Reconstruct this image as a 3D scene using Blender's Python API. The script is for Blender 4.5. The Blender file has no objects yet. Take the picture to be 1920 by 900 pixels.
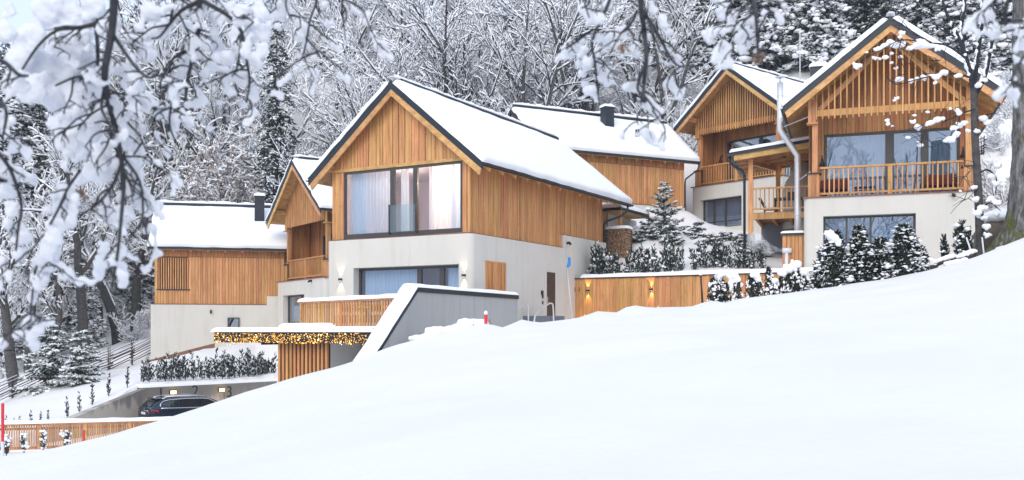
import bpy, bmesh, math, random
import numpy as np
from mathutils import Vector, Matrix, noise
R = math.radians
rng = random.Random(7)
nrng = np.random.default_rng(7)
SC = bpy.context.scene
COL = SC.collection

# ---------------------------------------------------------------- camera, sky, sun, exposure
cd = bpy.data.cameras.new('camera')
cd.sensor_width = 36.0
cd.lens = 1850.0 / 1920.0 * 36.0
cd.shift_y = 170.0 / 1920.0
cd.clip_start = 0.1
cd.clip_end = 1000.0
cd.dof.use_dof = True
cd.dof.focus_distance = 42.0
cd.dof.aperture_fstop = 3.6
cam = bpy.data.objects.new('camera', cd)
cam.rotation_euler = (R(90), 0, 0)
COL.objects.link(cam)
SC.camera = cam

SUN_EL, SUN_AZ = R(34), R(-24)      # azimuth measured from behind the camera, positive to its right
wd = bpy.data.worlds.new('World')
SC.world = wd
wd.use_nodes = True
wn = wd.node_tree.nodes
wl = wd.node_tree.links
sky = wn.new('ShaderNodeTexSky')
sky.sky_type = 'NISHITA'
sky.sun_disc = False
sky.sun_elevation = SUN_EL
sky.sun_rotation = R(180) + SUN_AZ
sky.air_density = 1.0
sky.dust_density = 3.0
sky.ozone_density = 1.0
# a closed cloud cover lies over the clear sky
cloud = wn.new('ShaderNodeMixRGB')
cloud.inputs['Fac'].default_value = 0.80
cloud.inputs['Color2'].default_value = (6.3, 7.35, 9.4, 1)
bgn = wn['Background']
bgn.inputs['Strength'].default_value = 0.12
wl.new(sky.outputs['Color'], cloud.inputs['Color1'])
wl.new(cloud.outputs['Color'], bgn.inputs['Color'])
sd = bpy.data.lights.new('sun', 'SUN')
sd.energy = 1.4
sd.angle = R(35)
sd.color = (1.0, 0.90, 0.76)
sun = bpy.data.objects.new('sun', sd)
sun.rotation_euler = (R(90) - SUN_EL, 0, SUN_AZ)
COL.objects.link(sun)
SC.view_settings.view_transform = 'Standard'
SC.view_settings.look = 'None'
SC.view_settings.exposure = 0.29
SC.view_settings.gamma = 1.0
try:
    SC.cycles.max_bounces = 10
    SC.cycles.volume_bounces = 3
    SC.cycles.diffuse_bounces = 6
    SC.cycles.transparent_max_bounces = 24
    SC.cycles.use_denoising = True
    SC.cycles.sample_clamp_indirect = 6.0
except Exception:
    pass

# ---------------------------------------------------------------- materials
def new_mat(name):
    m = bpy.data.materials.new(name)
    m.use_nodes = True
    nt = m.node_tree
    return m, nt.nodes, nt.links, nt.nodes['Principled BSDF']

def _noise(N, L, scale, vec, detail=3.0, rough=0.55):
    n = N.new('ShaderNodeTexNoise')
    n.inputs['Scale'].default_value = scale
    n.inputs['Detail'].default_value = detail
    n.inputs['Roughness'].default_value = rough
    L.new(vec, n.inputs['Vector'])
    return n.outputs['Fac']

def _ramp(N, L, fac, stops):
    r = N.new('ShaderNodeValToRGB')
    el = r.color_ramp.elements
    while len(el) < len(stops):
        el.new(0.5)
    for e, (p, c) in zip(el, stops):
        e.position = p
        e.color = (*c, 1)
    L.new(fac, r.inputs['Fac'])
    return r.outputs['Color']

def _mapped(N, L, scale, kind='pos'):
    if kind == 'pos':
        v = N.new('ShaderNodeNewGeometry').outputs['Position']
    else:
        v = N.new('ShaderNodeTexCoord').outputs['Object']
    m = N.new('ShaderNodeMapping')
    m.inputs['Scale'].default_value = scale
    L.new(v, m.inputs['Vector'])
    return m.outputs['Vector']

def _bump(N, L, b, h, strength, dist):
    bp = N.new('ShaderNodeBump')
    bp.inputs['Strength'].default_value = strength
    bp.inputs['Distance'].default_value = dist
    L.new(h, bp.inputs['Height'])
    L.new(bp.outputs['Normal'], b.inputs['Normal'])

def _rand_value(N, L, col, lo, hi, hue=0.0, sat=(1, 1)):
    oi = N.new('ShaderNodeObjectInfo')
    hs = N.new('ShaderNodeHueSaturation')
    mr = N.new('ShaderNodeMapRange')
    mr.inputs['To Min'].default_value = lo
    mr.inputs['To Max'].default_value = hi
    L.new(oi.outputs['Random'], mr.inputs['Value'])
    L.new(mr.outputs['Result'], hs.inputs['Value'])
    w = N.new('ShaderNodeMath'); w.operation = 'MULTIPLY'; w.inputs[1].default_value = 7.31
    L.new(oi.outputs['Random'], w.inputs[0])
    f = N.new('ShaderNodeMath'); f.operation = 'FRACT'
    L.new(w.outputs[0], f.inputs[0])
    m2 = N.new('ShaderNodeMapRange')
    m2.inputs['To Min'].default_value = 0.5 - hue
    m2.inputs['To Max'].default_value = 0.5 + hue
    L.new(f.outputs[0], m2.inputs['Value'])
    L.new(m2.outputs['Result'], hs.inputs['Hue'])
    L.new(col, hs.inputs['Color'])
    return hs.outputs['Color']

def wood_mat(name, dark, mid, light, grain=(16, 16, 0.9), lo=0.78, hi=1.18, knots=True, hue=0.012):
    m, N, L, b = new_mat(name)
    v = _mapped(N, L, grain)
    f = _noise(N, L, 1.0, v, 5.0, 0.6)
    c = _ramp(N, L, f, [(0.30, dark), (0.52, mid), (0.75, light)])
    if knots:
        kv = _mapped(N, L, (5.0, 5.0, 2.6))
        vo = N.new('ShaderNodeTexVoronoi')
        vo.inputs['Scale'].default_value = 1.0
        L.new(kv, vo.inputs['Vector'])
        k = _ramp(N, L, vo.outputs['Distance'], [(0.06, (0.35, 0.3, 0.25)), (0.13, (1, 1, 1))])
        mx = N.new('ShaderNodeMixRGB'); mx.blend_type = 'MULTIPLY'; mx.inputs['Fac'].default_value = 0.75
        L.new(c, mx.inputs['Color1']); L.new(k, mx.inputs['Color2'])
        c = mx.outputs['Color']
    sv = _mapped(N, L, (1.1, 1.1, 0.5))
    st = _ramp(N, L, _noise(N, L, 1.0, sv, 3.0), [(0.25, (0.80, 0.77, 0.75)), (0.7, (1.06, 1.04, 1.0))])
    mx = N.new('ShaderNodeMixRGB'); mx.blend_type = 'MULTIPLY'; mx.inputs['Fac'].default_value = 1.0
    L.new(c, mx.inputs['Color1']); L.new(st, mx.inputs['Color2'])
    c = _rand_value(N, L, mx.outputs['Color'], lo, hi, hue)
    L.new(c, b.inputs['Base Color'])
    b.inputs['Roughness'].default_value = 0.62
    _bump(N, L, b, f, 0.35, 0.01)
    return m

def plain_mat(name, col, rough=0.5, metal=0.0, var=0.12, scale=1.5, bump=0.0, bscale=20.0, rand=None, spec=None):
    m, N, L, b = new_mat(name)
    v = _mapped(N, L, (1, 1, 1))
    f = _noise(N, L, scale, v, 5.0)
    lo = tuple(x * (1 - var) for x in col)
    hi = tuple(min(1.0, x * (1 + var)) for x in col)
    c = _ramp(N, L, f, [(0.3, lo), (0.7, hi)])
    if rand:
        c = _rand_value(N, L, c, rand[0], rand[1], rand[2] if len(rand) > 2 else 0.0)
    L.new(c, b.inputs['Base Color'])
    b.inputs['Roughness'].default_value = rough
    b.inputs['Metallic'].default_value = metal
    if spec is not None:
        b.inputs['Specular IOR Level'].default_value = spec
    if bump > 0:
        _bump(N, L, b, _noise(N, L, bscale, v, 4.0), bump, 0.02)
    return m

def plaster_mat(name, col, sx=3.2, sk=.55):
    m, N, L, b = new_mat(name)
    v = _mapped(N, L, (1, 1, 1))
    f = _noise(N, L, .9, v, 6.0)
    c = _ramp(N, L, f, [(.3, tuple(x * .95 for x in col)), (.7, tuple(x * 1.02 for x in col))])
    s = _noise(N, L, 1.0, _mapped(N, L, (sx, sx, .22)), 5.0, .7)
    k = _ramp(N, L, s, [(.33, (.86, .855, .83)), (.48, (1, 1, 1))])
    mx = N.new('ShaderNodeMixRGB'); mx.blend_type = 'MULTIPLY'; mx.inputs['Fac'].default_value = sk
    L.new(c, mx.inputs['Color1']); L.new(k, mx.inputs['Color2'])
    L.new(mx.outputs[0], b.inputs['Base Color']); b.inputs['Roughness'].default_value = .88
    _bump(N, L, b, _noise(N, L, 45, v, 5.0), .35, .02)
    return m

def emit_mat(name, col, strength):
    m, N, L, b = new_mat(name)
    b.inputs['Base Color'].default_value = (*col, 1)
    b.inputs['Emission Color'].default_value = (*col, 1)
    b.inputs['Emission Strength'].default_value = strength
    return m

def glass_mat(name, tint=(0.9, 0.95, 1.0), base=0.10, rough=0.0):
    m = bpy.data.materials.new(name)
    m.use_nodes = True
    N, L = m.node_tree.nodes, m.node_tree.links
    N.remove(N['Principled BSDF'])
    out = N['Material Output']
    tr = N.new('ShaderNodeBsdfTransparent'); tr.inputs['Color'].default_value = (*tint, 1)
    gl = N.new('ShaderNodeBsdfGlossy'); gl.inputs['Roughness'].default_value = rough
    fw_ = N.new('ShaderNodeLayerWeight'); fw_.inputs['Blend'].default_value = 0.5
    pw = N.new('ShaderNodeMath'); pw.operation = 'POWER'; pw.inputs[1].default_value = 4.0
    L.new(fw_.outputs['Facing'], pw.inputs[0])
    lw = N.new('ShaderNodeMath'); lw.operation = 'MULTIPLY'; lw.inputs[1].default_value = 0.7
    L.new(pw.outputs[0], lw.inputs[0])
    ad = N.new('ShaderNodeMath'); ad.operation = 'ADD'; ad.inputs[1].default_value = base; ad.use_clamp = True
    L.new(lw.outputs[0], ad.inputs[0])
    mx = N.new('ShaderNodeMixShader')
    L.new(ad.outputs[0], mx.inputs['Fac'])
    L.new(tr.outputs[0], mx.inputs[1]); L.new(gl.outputs[0], mx.inputs[2])
    L.new(mx.outputs[0], out.inputs['Surface'])
    return m

def cloth_mat(name, col, transl=0.45, transp=0.12):
    m = bpy.data.materials.new(name)
    m.use_nodes = True
    N, L = m.node_tree.nodes, m.node_tree.links
    N.remove(N['Principled BSDF'])
    out = N['Material Output']
    d = N.new('ShaderNodeBsdfDiffuse'); d.inputs['Color'].default_value = (*col, 1)
    t = N.new('ShaderNodeBsdfTranslucent'); t.inputs['Color'].default_value = (*col, 1)
    p = N.new('ShaderNodeBsdfTransparent')
    a = N.new('ShaderNodeMixShader'); a.inputs[0].default_value = transl
    L.new(d.outputs[0], a.inputs[1]); L.new(t.outputs[0], a.inputs[2])
    c = N.new('ShaderNodeMixShader'); c.inputs[0].default_value = transp
    L.new(a.outputs[0], c.inputs[1]); L.new(p.outputs[0], c.inputs[2])
    L.new(c.outputs[0], out.inputs['Surface'])
    return m

def snow_mat(name, col=(0.93, 0.945, 0.965), bs=(3.0, 22.0), strength=0.25):
    m, N, L, b = new_mat(name)
    v = _mapped(N, L, (1, 1, 1))
    a = _noise(N, L, bs[0], v, 4.0)
    c = _noise(N, L, bs[1], v, 3.0)
    ad = N.new('ShaderNodeMath'); ad.operation = 'MULTIPLY_ADD'; ad.inputs[1].default_value = 0.3
    L.new(c, ad.inputs[0]); L.new(a, ad.inputs[2])
    L.new(_ramp(N, L, a, [(0.3, tuple(x * 0.985 for x in col)), (0.7, col)]), b.inputs['Base Color'])
    b.inputs['Roughness'].default_value = 0.65
    b.inputs['Specular IOR Level'].default_value = 0.2
    _bump(N, L, b, ad.outputs[0], strength, 0.06)
    return m

M = {}
M['snow'] = snow_mat('snow')
M['ground_snow'] = snow_mat('ground_snow', (0.815, 0.807, 0.805), bs=(0.8, 7.0), strength=0.5)
M['branch_snow'] = snow_mat('branch_snow', (0.93, 0.945, 0.965), bs=(9.0, 60.0), strength=0.3)
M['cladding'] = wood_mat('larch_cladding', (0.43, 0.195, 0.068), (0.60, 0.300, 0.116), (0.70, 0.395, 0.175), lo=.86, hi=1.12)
M['cladding_dark'] = wood_mat('larch_cladding_shade_dark', (0.28, 0.112, 0.038), (0.43, 0.190, 0.070), (0.55, 0.275, 0.112), lo=.84, hi=1.12)  # darker larch; shade of the recessed loggia walls is put into the colour
M['slat'] = wood_mat('larch_slat', (0.40, 0.180, 0.064), (0.62, 0.320, 0.125), (0.74, 0.44, 0.20), grain=(20, 20, 1.2))
M['beam'] = wood_mat('spruce_beam', (0.44, 0.225, 0.08), (0.62, 0.345, 0.135), (0.74, 0.46, 0.21), grain=(3, 3, 6), lo=0.9, hi=1.08)
M['backing'] = plain_mat('cladding_backing', (0.13, 0.058, 0.022), 0.8)
M['plaster'] = plaster_mat('plaster', (0.64, 0.62, 0.565))
M['concrete'] = plaster_mat('concrete', (0.40, 0.405, 0.40), 5.0, .9)
M['metal'] = plain_mat('anthracite_metal', (0.009, 0.017, 0.027), 0.45, metal=0.0, var=0.15)
M['frame'] = plain_mat('window_frame_metal', (0.050, 0.048, 0.047), 0.45, var=0.1)
M['black'] = plain_mat('black_metal', (0.012, 0.013, 0.015), 0.4)
M['steel'] = plain_mat('brushed_steel', (0.74, 0.75, 0.77), 0.38, metal=0.65, var=0.08)
M['white_metal'] = plain_mat('pale_metal', (0.7, 0.72, 0.74), 0.35, var=0.04)
M['copper'] = plain_mat('flashing', (0.20, 0.085, 0.05), 0.5)
M['door'] = plain_mat('dark_door_wood', (0.055, 0.035, 0.028), 0.5, var=0.3, scale=6)
M['glass'] = glass_mat('window_glass', base=0.06)
M['glass_reflective'] = glass_mat('window_glass_reflective', tint=(0.80, 0.89, 0.97), base=0.26)
M['glass_rail'] = glass_mat('glass_balustrade', tint=(0.86, 0.95, 0.97), base=0.12)
M['curtain'] = cloth_mat('sheer_curtain', (0.86, 0.87, 0.90), 0.5, 0.16)
M['curtain_blue'] = cloth_mat('pale_blue_curtain', (0.72, 0.82, 0.93), 0.4, 0.04)
M['room_pink'] = plain_mat('room_wall_lilac', (0.68, 0.59, 0.60), 0.8, var=0.03)
M['room_pale'] = plain_mat('room_wall_pale', (0.55, 0.55, 0.56), 0.8, var=0.04)
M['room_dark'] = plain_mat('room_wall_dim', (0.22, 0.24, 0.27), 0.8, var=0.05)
M['bark'] = plain_mat('bark', (0.072, 0.068, 0.068), 0.9, var=0.45, scale=7, bump=0.6, bscale=18)
M['twig'] = plain_mat('twig_bark', (0.022, 0.024, 0.034), 0.9, var=0.3, scale=6, rand=(0.7, 1.3))
M['needle'] = plain_mat('spruce_needles', (0.019, 0.037, 0.034), 0.7, var=0.5, scale=3, rand=(0.75, 1.3, 0.01))
M['needle_green'] = plain_mat('pine_needles', (0.034, 0.062, 0.042), 0.7, var=0.45, scale=3, rand=(0.8, 1.2))
M['thuja'] = plain_mat('thuja_leaves', (0.018, 0.034, 0.030), 0.7, var=0.5, scale=8, rand=(0.75, 1.3, 0.012))
M['thuja_dark'] = plain_mat('cherry_laurel_leaves', (0.011, 0.021, 0.014), 0.55, var=0.5, scale=8, rand=(0.8, 1.2))
M['brown_leaf'] = plain_mat('withered_leaves', (0.27, 0.185, 0.14), 0.8, var=0.4, scale=4)
M['moss'] = plain_mat('moss', (0.10, 0.12, 0.022), 0.95, var=0.5, scale=9, bump=0.8, bscale=25)
M['old_wood'] = plain_mat('grey_old_wood', (0.075, 0.052, 0.045), 0.85, var=0.4, scale=5, rand=(0.7, 1.3))
M['plank_brown'] = plain_mat('brown_edging_wood', (0.22, 0.115, 0.07), 0.8, var=0.25, scale=5)
M['red'] = plain_mat('red_paint', (0.72, 0.028, 0.045), 0.45, var=0.06)
M['blue'] = plain_mat('blue_plastic', (0.015, 0.27, 0.72), 0.4, var=0.06)
M['grey_plastic'] = plain_mat('grey_plastic', (0.12, 0.15, 0.19), 0.5)
M['warm_bulb'] = emit_mat('fairy_bulb', (1.0, 0.50, 0.07), 1.0)
M['hot_bulb'] = emit_mat('fairy_bulb_bright', (1.0, 0.70, 0.30), 3.0)
M['lamp_glow'] = emit_mat('lamp_glow', (1.0, 0.62, 0.25), 2.4)
M['lens_glow'] = emit_mat('lens_glow', (1.0, 0.75, 0.45), 1.5)
M['room_lamp'] = emit_mat('room_lamp_glow', (1.0, 0.78, 0.45), 7.0)
M['log_end'] = plain_mat('split_log', (0.34, 0.22, 0.14), 0.85, var=0.45, scale=14)
M['rock'] = plain_mat('rock', (0.12, 0.095, 0.075), 0.9, var=0.4, scale=2.5, bump=0.6, bscale=5)
M['car'] = plain_mat('car_paint', (0.012, 0.026, 0.050), 0.18, metal=0.3, var=0.03, spec=0.8)
M['car_glass'] = plain_mat('car_glass', (0.015, 0.022, 0.026), 0.05, var=0.03, spec=0.9)
M['chrome'] = plain_mat('chrome_trim', (0.75, 0.76, 0.78), 0.15, metal=1.0, var=0.03)
M['tyre'] = plain_mat('tyre_rubber', (0.015, 0.015, 0.016), 0.8)
M['tail_red'] = plain_mat('tail_lamp_red', (0.55, 0.012, 0.025), 0.2, var=0.05)
M['plate'] = plain_mat('number_plate_white', (0.72, 0.74, 0.78), 0.4, var=0.05)
M['cushion_red'] = plain_mat('dark_red_cushion', (0.10, 0.014, 0.014), 0.8)

# ---------------------------------------------------------------- building helpers
def fill(me, V, F):
    V = np.asarray(V, dtype=np.float32)
    if isinstance(F, np.ndarray):
        n, k = F.shape
        me.vertices.add(len(V)); me.vertices.foreach_set('co', V.ravel())
        me.loops.add(n * k); me.loops.foreach_set('vertex_index', F.astype(np.int32).ravel())
        me.polygons.add(n)
        me.polygons.foreach_set('loop_start', np.arange(0, n * k, k, dtype=np.int32))
        try:
            me.polygons.foreach_set('loop_total', np.full(n, k, dtype=np.int32))
        except Exception:
            pass
        me.update(calc_edges=True); me.validate()
    else:
        me.from_pydata([tuple(map(float, v)) for v in V], [], [tuple(f) for f in F])
        me.update()

def mk(name, V, F, mat, parent=None, smooth=False, fix=False):
    me = bpy.data.meshes.new(name)
    fill(me, V, F)
    if fix:
        bm = bmesh.new(); bm.from_mesh(me)
        bmesh.ops.remove_doubles(bm, verts=bm.verts, dist=1e-5)
        bmesh.ops.recalc_face_normals(bm, faces=bm.faces)
        bm.to_mesh(me); bm.free()
    if smooth:
        me.shade_smooth()
    me.materials.append(mat if not isinstance(mat, str) else M[mat])
    o = bpy.data.objects.new(name, me)
    COL.objects.link(o)
    if parent is not None:
        o.parent = parent
    return o

def tag(o, label=None, cat=None, group=None, kind=None):
    if label: o['label'] = label
    if cat: o['category'] = cat
    if group: o['group'] = group
    if kind: o['kind'] = kind
    return o

_CUBE = {}
def cube_mesh(mat):
    if mat not in _CUBE:
        me = bpy.data.meshes.new('piece_' + mat)
        v = [(x, y, z) for z in (-.5, .5) for y in (-.5, .5) for x in (-.5, .5)]
        f = [(0, 2, 3, 1), (4, 5, 7, 6), (0, 1, 5, 4), (2, 6, 7, 3), (0, 4, 6, 2), (1, 3, 7, 5)]
        me.from_pydata(v, [], f); me.update()
        me.materials.append(M[mat])
        _CUBE[mat] = me
    return _CUBE[mat]

class T:
    """A thing: an Empty at its base; parts given in its own u (right), v (back), z axes."""
    def __init__(s, name, label, cat, loc=(0, 0, 0), rz=0.0, group=None, absz=False):
        s.o = bpy.data.objects.new(name, None)
        s.o.empty_display_size = 0.3
        s.o.location = loc
        s.o.rotation_euler = (0, 0, rz)
        COL.objects.link(s.o)
        tag(s.o, label, cat, group)
        s.dz = loc[2] if absz else 0.0
    def add(s, name, V, F, mat, smooth=False, parent=None, fix=False):
        V = np.array(V, dtype=float).reshape(-1, 3).copy()
        V[:, 2] -= s.dz
        return mk(name, V, F, mat, parent or s.o, smooth, fix)
    def box(s, name, mat, u0, u1, v0, v1, z0, z1, parent=None, rot=None):
        o = bpy.data.objects.new(name, cube_mesh(mat))
        o.location = ((u0 + u1) / 2, (v0 + v1) / 2, (z0 + z1) / 2 - s.dz)
        o.scale = (abs(u1 - u0), abs(v1 - v0), abs(z1 - z0))
        if rot: o.rotation_euler = rot
        COL.objects.link(o)
        o.parent = parent or s.o
        return o
    def solid(s, name, mat, boxes, parent=None, fix=True):
        """several touching boxes joined into one part"""
        V, F = [], []
        for (u0, u1, v0, v1, z0, z1) in boxes:
            b = len(V)
            V += [(x, y, z) for z in (z0, z1) for y in (v0, v1) for x in (u0, u1)]
            F += [tuple(b + i for i in f) for f in ((0, 2, 3, 1), (4, 5, 7, 6), (0, 1, 5, 4), (2, 6, 7, 3), (0, 4, 6, 2), (1, 3, 7, 5))]
        return s.add(name, V, F, mat, parent=parent)
    def prism(s, name, mat, poly, axis, a, b, parent=None, smooth=False):
        n = len(poly)
        if axis == 'v':
            V = [(p[0], a, p[1]) for p in poly] + [(p[0], b, p[1]) for p in poly]
        elif axis == 'u':
            V = [(a, p[0], p[1]) for p in poly] + [(b, p[0], p[1]) for p in poly]
        else:
            V = [(p[0], p[1], a) for p in poly] + [(p[0], p[1], b) for p in poly]
        F = [tuple(range(n)), tuple(range(2 * n - 1, n - 1, -1))]
        F += [(i, i + n, (i + 1) % n + n, (i + 1) % n) for i in range(n)]
        return s.add(name, V, F, mat, smooth, parent, fix=True)
    def tube(s, name, mat, pts, r, n=8, parent=None, smooth=True):
        V, F = tube_geo(pts, r, n)
        return s.add(name, V, F, mat, smooth, parent)

def tube_geo(pts, r, n=8, cap=True):
    pts = [Vector(p) for p in pts]
    rs = r if isinstance(r, (list, tuple)) else [r] * len(pts)
    V, F = [], []
    prev = None
    for i, p in enumerate(pts):
        d = (pts[min(i + 1, len(pts) - 1)] - pts[max(i - 1, 0)]).normalized()
        if prev is None:
            a = d.orthogonal().normalized()
        else:
            a = (prev - d * prev.dot(d))
            a = a.normalized() if a.length > 1e-6 else d.orthogonal().normalized()
        prev = a
        b = d.cross(a)
        for k in range(n):
            t = 2 * math.pi * k / n
            V.append(tuple(p + (a * math.cos(t) + b * math.sin(t)) * rs[i]))
    for i in range(len(pts) - 1):
        for k in range(n):
            F.append((i * n + k, i * n + (k + 1) % n, (i + 1) * n + (k + 1) % n, (i + 1) * n + k))
    if cap:
        F.append(tuple(range(n - 1, -1, -1)))
        F.append(tuple((len(pts) - 1) * n + k for k in range(n)))
    return V, F

def lattice(us, zs, hole, v0, v1):
    """a sheet of thickness v0..v1 over the grid us x zs without the cells where hole(i, j)"""
    V, idx, F = [], {}, []
    def vid(i, j, k):
        if (i, j, k) not in idx:
            idx[(i, j, k)] = len(V)
            V.append((us[i], (v0, v1)[k], zs[j]))
        return idx[(i, j, k)]
    nu, nz = len(us) - 1, len(zs) - 1
    solid = lambda i, j: 0 <= i < nu and 0 <= j < nz and not hole(i, j)
    for i in range(nu):
        for j in range(nz):
            if not solid(i, j): continue
            F.append((vid(i, j, 0), vid(i + 1, j, 0), vid(i + 1, j + 1, 0), vid(i, j + 1, 0)))
            F.append((vid(i, j, 1), vid(i, j + 1, 1), vid(i + 1, j + 1, 1), vid(i + 1, j, 1)))
            if not solid(i - 1, j): F.append((vid(i, j, 0), vid(i, j + 1, 0), vid(i, j + 1, 1), vid(i, j, 1)))
            if not solid(i + 1, j): F.append((vid(i + 1, j, 0), vid(i + 1, j, 1), vid(i + 1, j + 1, 1), vid(i + 1, j + 1, 0)))
            if not solid(i, j - 1): F.append((vid(i, j, 0), vid(i, j, 1), vid(i + 1, j, 1), vid(i + 1, j, 0)))
            if not solid(i, j + 1): F.append((vid(i, j + 1, 0), vid(i + 1, j + 1, 0), vid(i + 1, j + 1, 1), vid(i, j + 1, 1)))
    return V, F

def _ico(k):
    b = bmesh.new(); bmesh.ops.create_icosphere(b, subdivisions=k, radius=1.0)
    out = (np.array([v.co[:] for v in b.verts]), np.array([[v.index for v in f.verts] for f in b.faces])); b.free()
    return out
ICO1, ICO2 = _ico(1), _ico(2)

def blob_mesh(name, balls, voxel, noise_amp=0.0, noise_scale=4.0, smooth_it=6, seed=0):
    """snow: overlapping ellipsoids (centre, radii) melted into one skin"""
    Cn = np.array([tuple(c) for c, r in balls])
    Rd = np.array([tuple(r) if isinstance(r, (tuple, list)) else (r, r, r) for c, r in balls])
    me = bpy.data.meshes.new(name + '_raw')
    iv, fc = ICO2
    fill(me, (iv[None] * Rd[:, None] + Cn[:, None]).reshape(-1, 3), (fc[None] + (np.arange(len(Cn)) * len(iv))[:, None, None]).reshape(-1, 3))
    o = bpy.data.objects.new(name + '_raw', me)
    COL.objects.link(o)
    m = o.modifiers.new('melt', 'REMESH'); m.mode = 'VOXEL'; m.voxel_size = voxel
    s = o.modifiers.new('soft', 'SMOOTH'); s.iterations = smooth_it; s.factor = 0.5
    dg = bpy.context.evaluated_depsgraph_get()
    out = bpy.data.meshes.new_from_object(o.evaluated_get(dg))
    bpy.data.objects.remove(o); bpy.data.meshes.remove(me)
    out.name = name
    if noise_amp > 0:  # a cheap smooth noise from crossed sine waves
        n = len(out.vertices)
        co = np.empty(n * 3, np.float32); out.vertices.foreach_get('co', co); co = co.reshape(-1, 3)
        no = np.empty(n * 3, np.float32); out.vertices.foreach_get('normal', no); no = no.reshape(-1, 3)
        x, y, z = (co * noise_scale * 1.9 + float(seed) * 1.37).T
        dsp = (np.sin(x + 1.3 * np.sin(y * 1.1)) * np.sin(y + 1.7 * np.sin(z * .9)) * .5 + np.sin(z * 1.7 + np.sin(x * 2.3) + y) * .3 + np.sin(x * 2.9 + z * 3.1) * np.sin(y * 3.3) * .3)
        co += no * (dsp * noise_amp)[:, None]
        out.vertices.foreach_set('co', co.ravel()); out.update()
    out.shade_smooth()
    return out

def mesh_part(name, me, mat, parent=None):
    me.materials.clear(); me.materials.append(M[mat])
    o = bpy.data.objects.new(name, me)
    COL.objects.link(o)
    if parent is not None: o.parent = parent
    return o

def copy_tree(o, loc=None, rz=None, sc=None, label=None, parent=None, group=None):
    c = o.copy()
    COL.objects.link(c)
    if parent is not None: c.parent = parent
    if loc is not None: c.location = loc
    if rz is not None: c.rotation_euler = (0, 0, rz)
    if sc is not None: c.scale = sc if isinstance(sc, tuple) else (sc, sc, sc)
    if label: c['label'] = label
    if group: c['group'] = group
    for ch in list(o.children):
        copy_tree(ch, parent=c)
    return c

def P(px, py, d):
    """the point of the place at depth d seen at photograph pixel px, py (measuring aid)"""
    return ((px - 960.0) / 1850.0 * d, d, (620.0 - py) / 1850.0 * d)
# ---------------------------------------------------------------- terrain
CREST_Y = 26.0
_cx = [-30, -20, -13.49, -12.09, -10.68, -9.28, -7.59, -6.18, -5.06, -4.22, -3.37, -2.25, -0.84, 0.56, 1.41, 3.09, 5.06, 7.87, 10.68, 12.51, 13.49, 16, 20, 30]
_cz = [-6.2, -4.45, -3.30, -3.06, -2.78, -2.39, -1.76, -1.34, -1.05, -0.77, -0.49, -0.17, 0.07, 0.31, 0.39, 0.63, 0.70, 1.05, 1.48, 2.04, 2.46, 3.4, 4.9, 8.0]
def crest_z(x):
    k = np.array([-1.2, -0.6, 0, 0.6, 1.2])
    return np.mean([np.interp(x + q * 0.6, _cx, _cz) for q in k], axis=0)

_ctl = [P(0,757,52), P(60,733,53), P(215,691,57), P(282,667,60), P(20,780,45), P(130,775,44), P(200,740,46), P(268,712,47.2),
        P(400,690,51), P(450,670,54), P(400,655,58), P(500,640,58), (-13,60,-.6), (-10,58,.1), (-20,59,-1.7), (-9,50,-1.2),
        (-7.5,44,.0), (-4,41,.0), (0,39,.2), (2.4,44.5,.5), (5,43,.6), (9,40,.8), (13.5,39,2.0), (18.5,38.5,2.7),
        (3.2,46.0,2.45), (5.9,44.5,2.4), (8.6,43,2.35), (11.2,41.8,2.3), P(1180,440,50), P(1160,478,48.5), P(1245,440,52), P(1300,448,56),
        P(1330,470,50), P(1240,472,49), P(1300,425,61), P(1400,470,50), P(1440,480,48), P(1480,505,43), P(1182,400,57), P(1283,396,59), P(1290,300,68), P(1292,362,66),
        P(1850,430,45), P(1850,330,55), P(1850,250,65), P(1915,445,32), (25,40,6), (30,60,14), (22,70,17), (12,72,14.5), (0,70,11), (-10,72,5),
        P(30,722,60), P(155,668,64), P(230,635,72), P(270,560,80), (-45,60,-6), (-45,80,0), (-40,100,14), (-20,100,22), (0,100,28), (20,100,33), (45,100,40),
        (-60,130,22), (0,130,44), (60,130,58), (-60,40,-9), (-32,40,-5.5), (40,30,9), (60,60,24), (-20,36,-4.5), (-14,33,-4.4), (-60,170,40), (0,170,62), (60,170,80)]
_ctl = np.array(_ctl)
def _tps(ctl):
    n = len(ctl); X = ctl[:, :2] / 50.0
    d = np.linalg.norm(X[:, None] - X[None], axis=2)
    K = np.where(d > 0, d * d * np.log(np.maximum(d, 1e-9)), 0) + np.eye(n) * 2e-4
    Pm = np.hstack([np.ones((n, 1)), X])
    A = np.vstack([np.hstack([K, Pm]), np.hstack([Pm.T, np.zeros((3, 3))])])
    w = np.linalg.solve(A, np.concatenate([ctl[:, 2], np.zeros(3)]))
    return X, w
_TX, _TW = _tps(_ctl)
def site_z(x, y):
    q = np.stack([np.ravel(x), np.ravel(y)], 1) / 50.0
    d = np.linalg.norm(q[:, None] - _TX[None], axis=2)
    K = np.where(d > 0, d * d * np.log(np.maximum(d, 1e-9)), 0)
    z = K @ _TW[:len(_TX)] + _TW[-3] + q @ _TW[-2:]
    return z.reshape(np.shape(x))

YARD = [(-18.35, 40.8), (-17.0, 46.0), (-12.4, 51.85), (-9.5, 49.5), (-6.0, 41), (-5.0, 38), (-5.0, 33), (-19.5, 33)]
YARD_Z = -4.5
YARD_CUT = [(-18.75, 40.6), (-17.42, 46.12), (-12.7, 52.12), (-9.5, 50.2), (-6.0, 41), (-5.0, 38), (-5.0, 33), (-19.5, 33)]     # reaches into the wall's thickness
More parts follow.
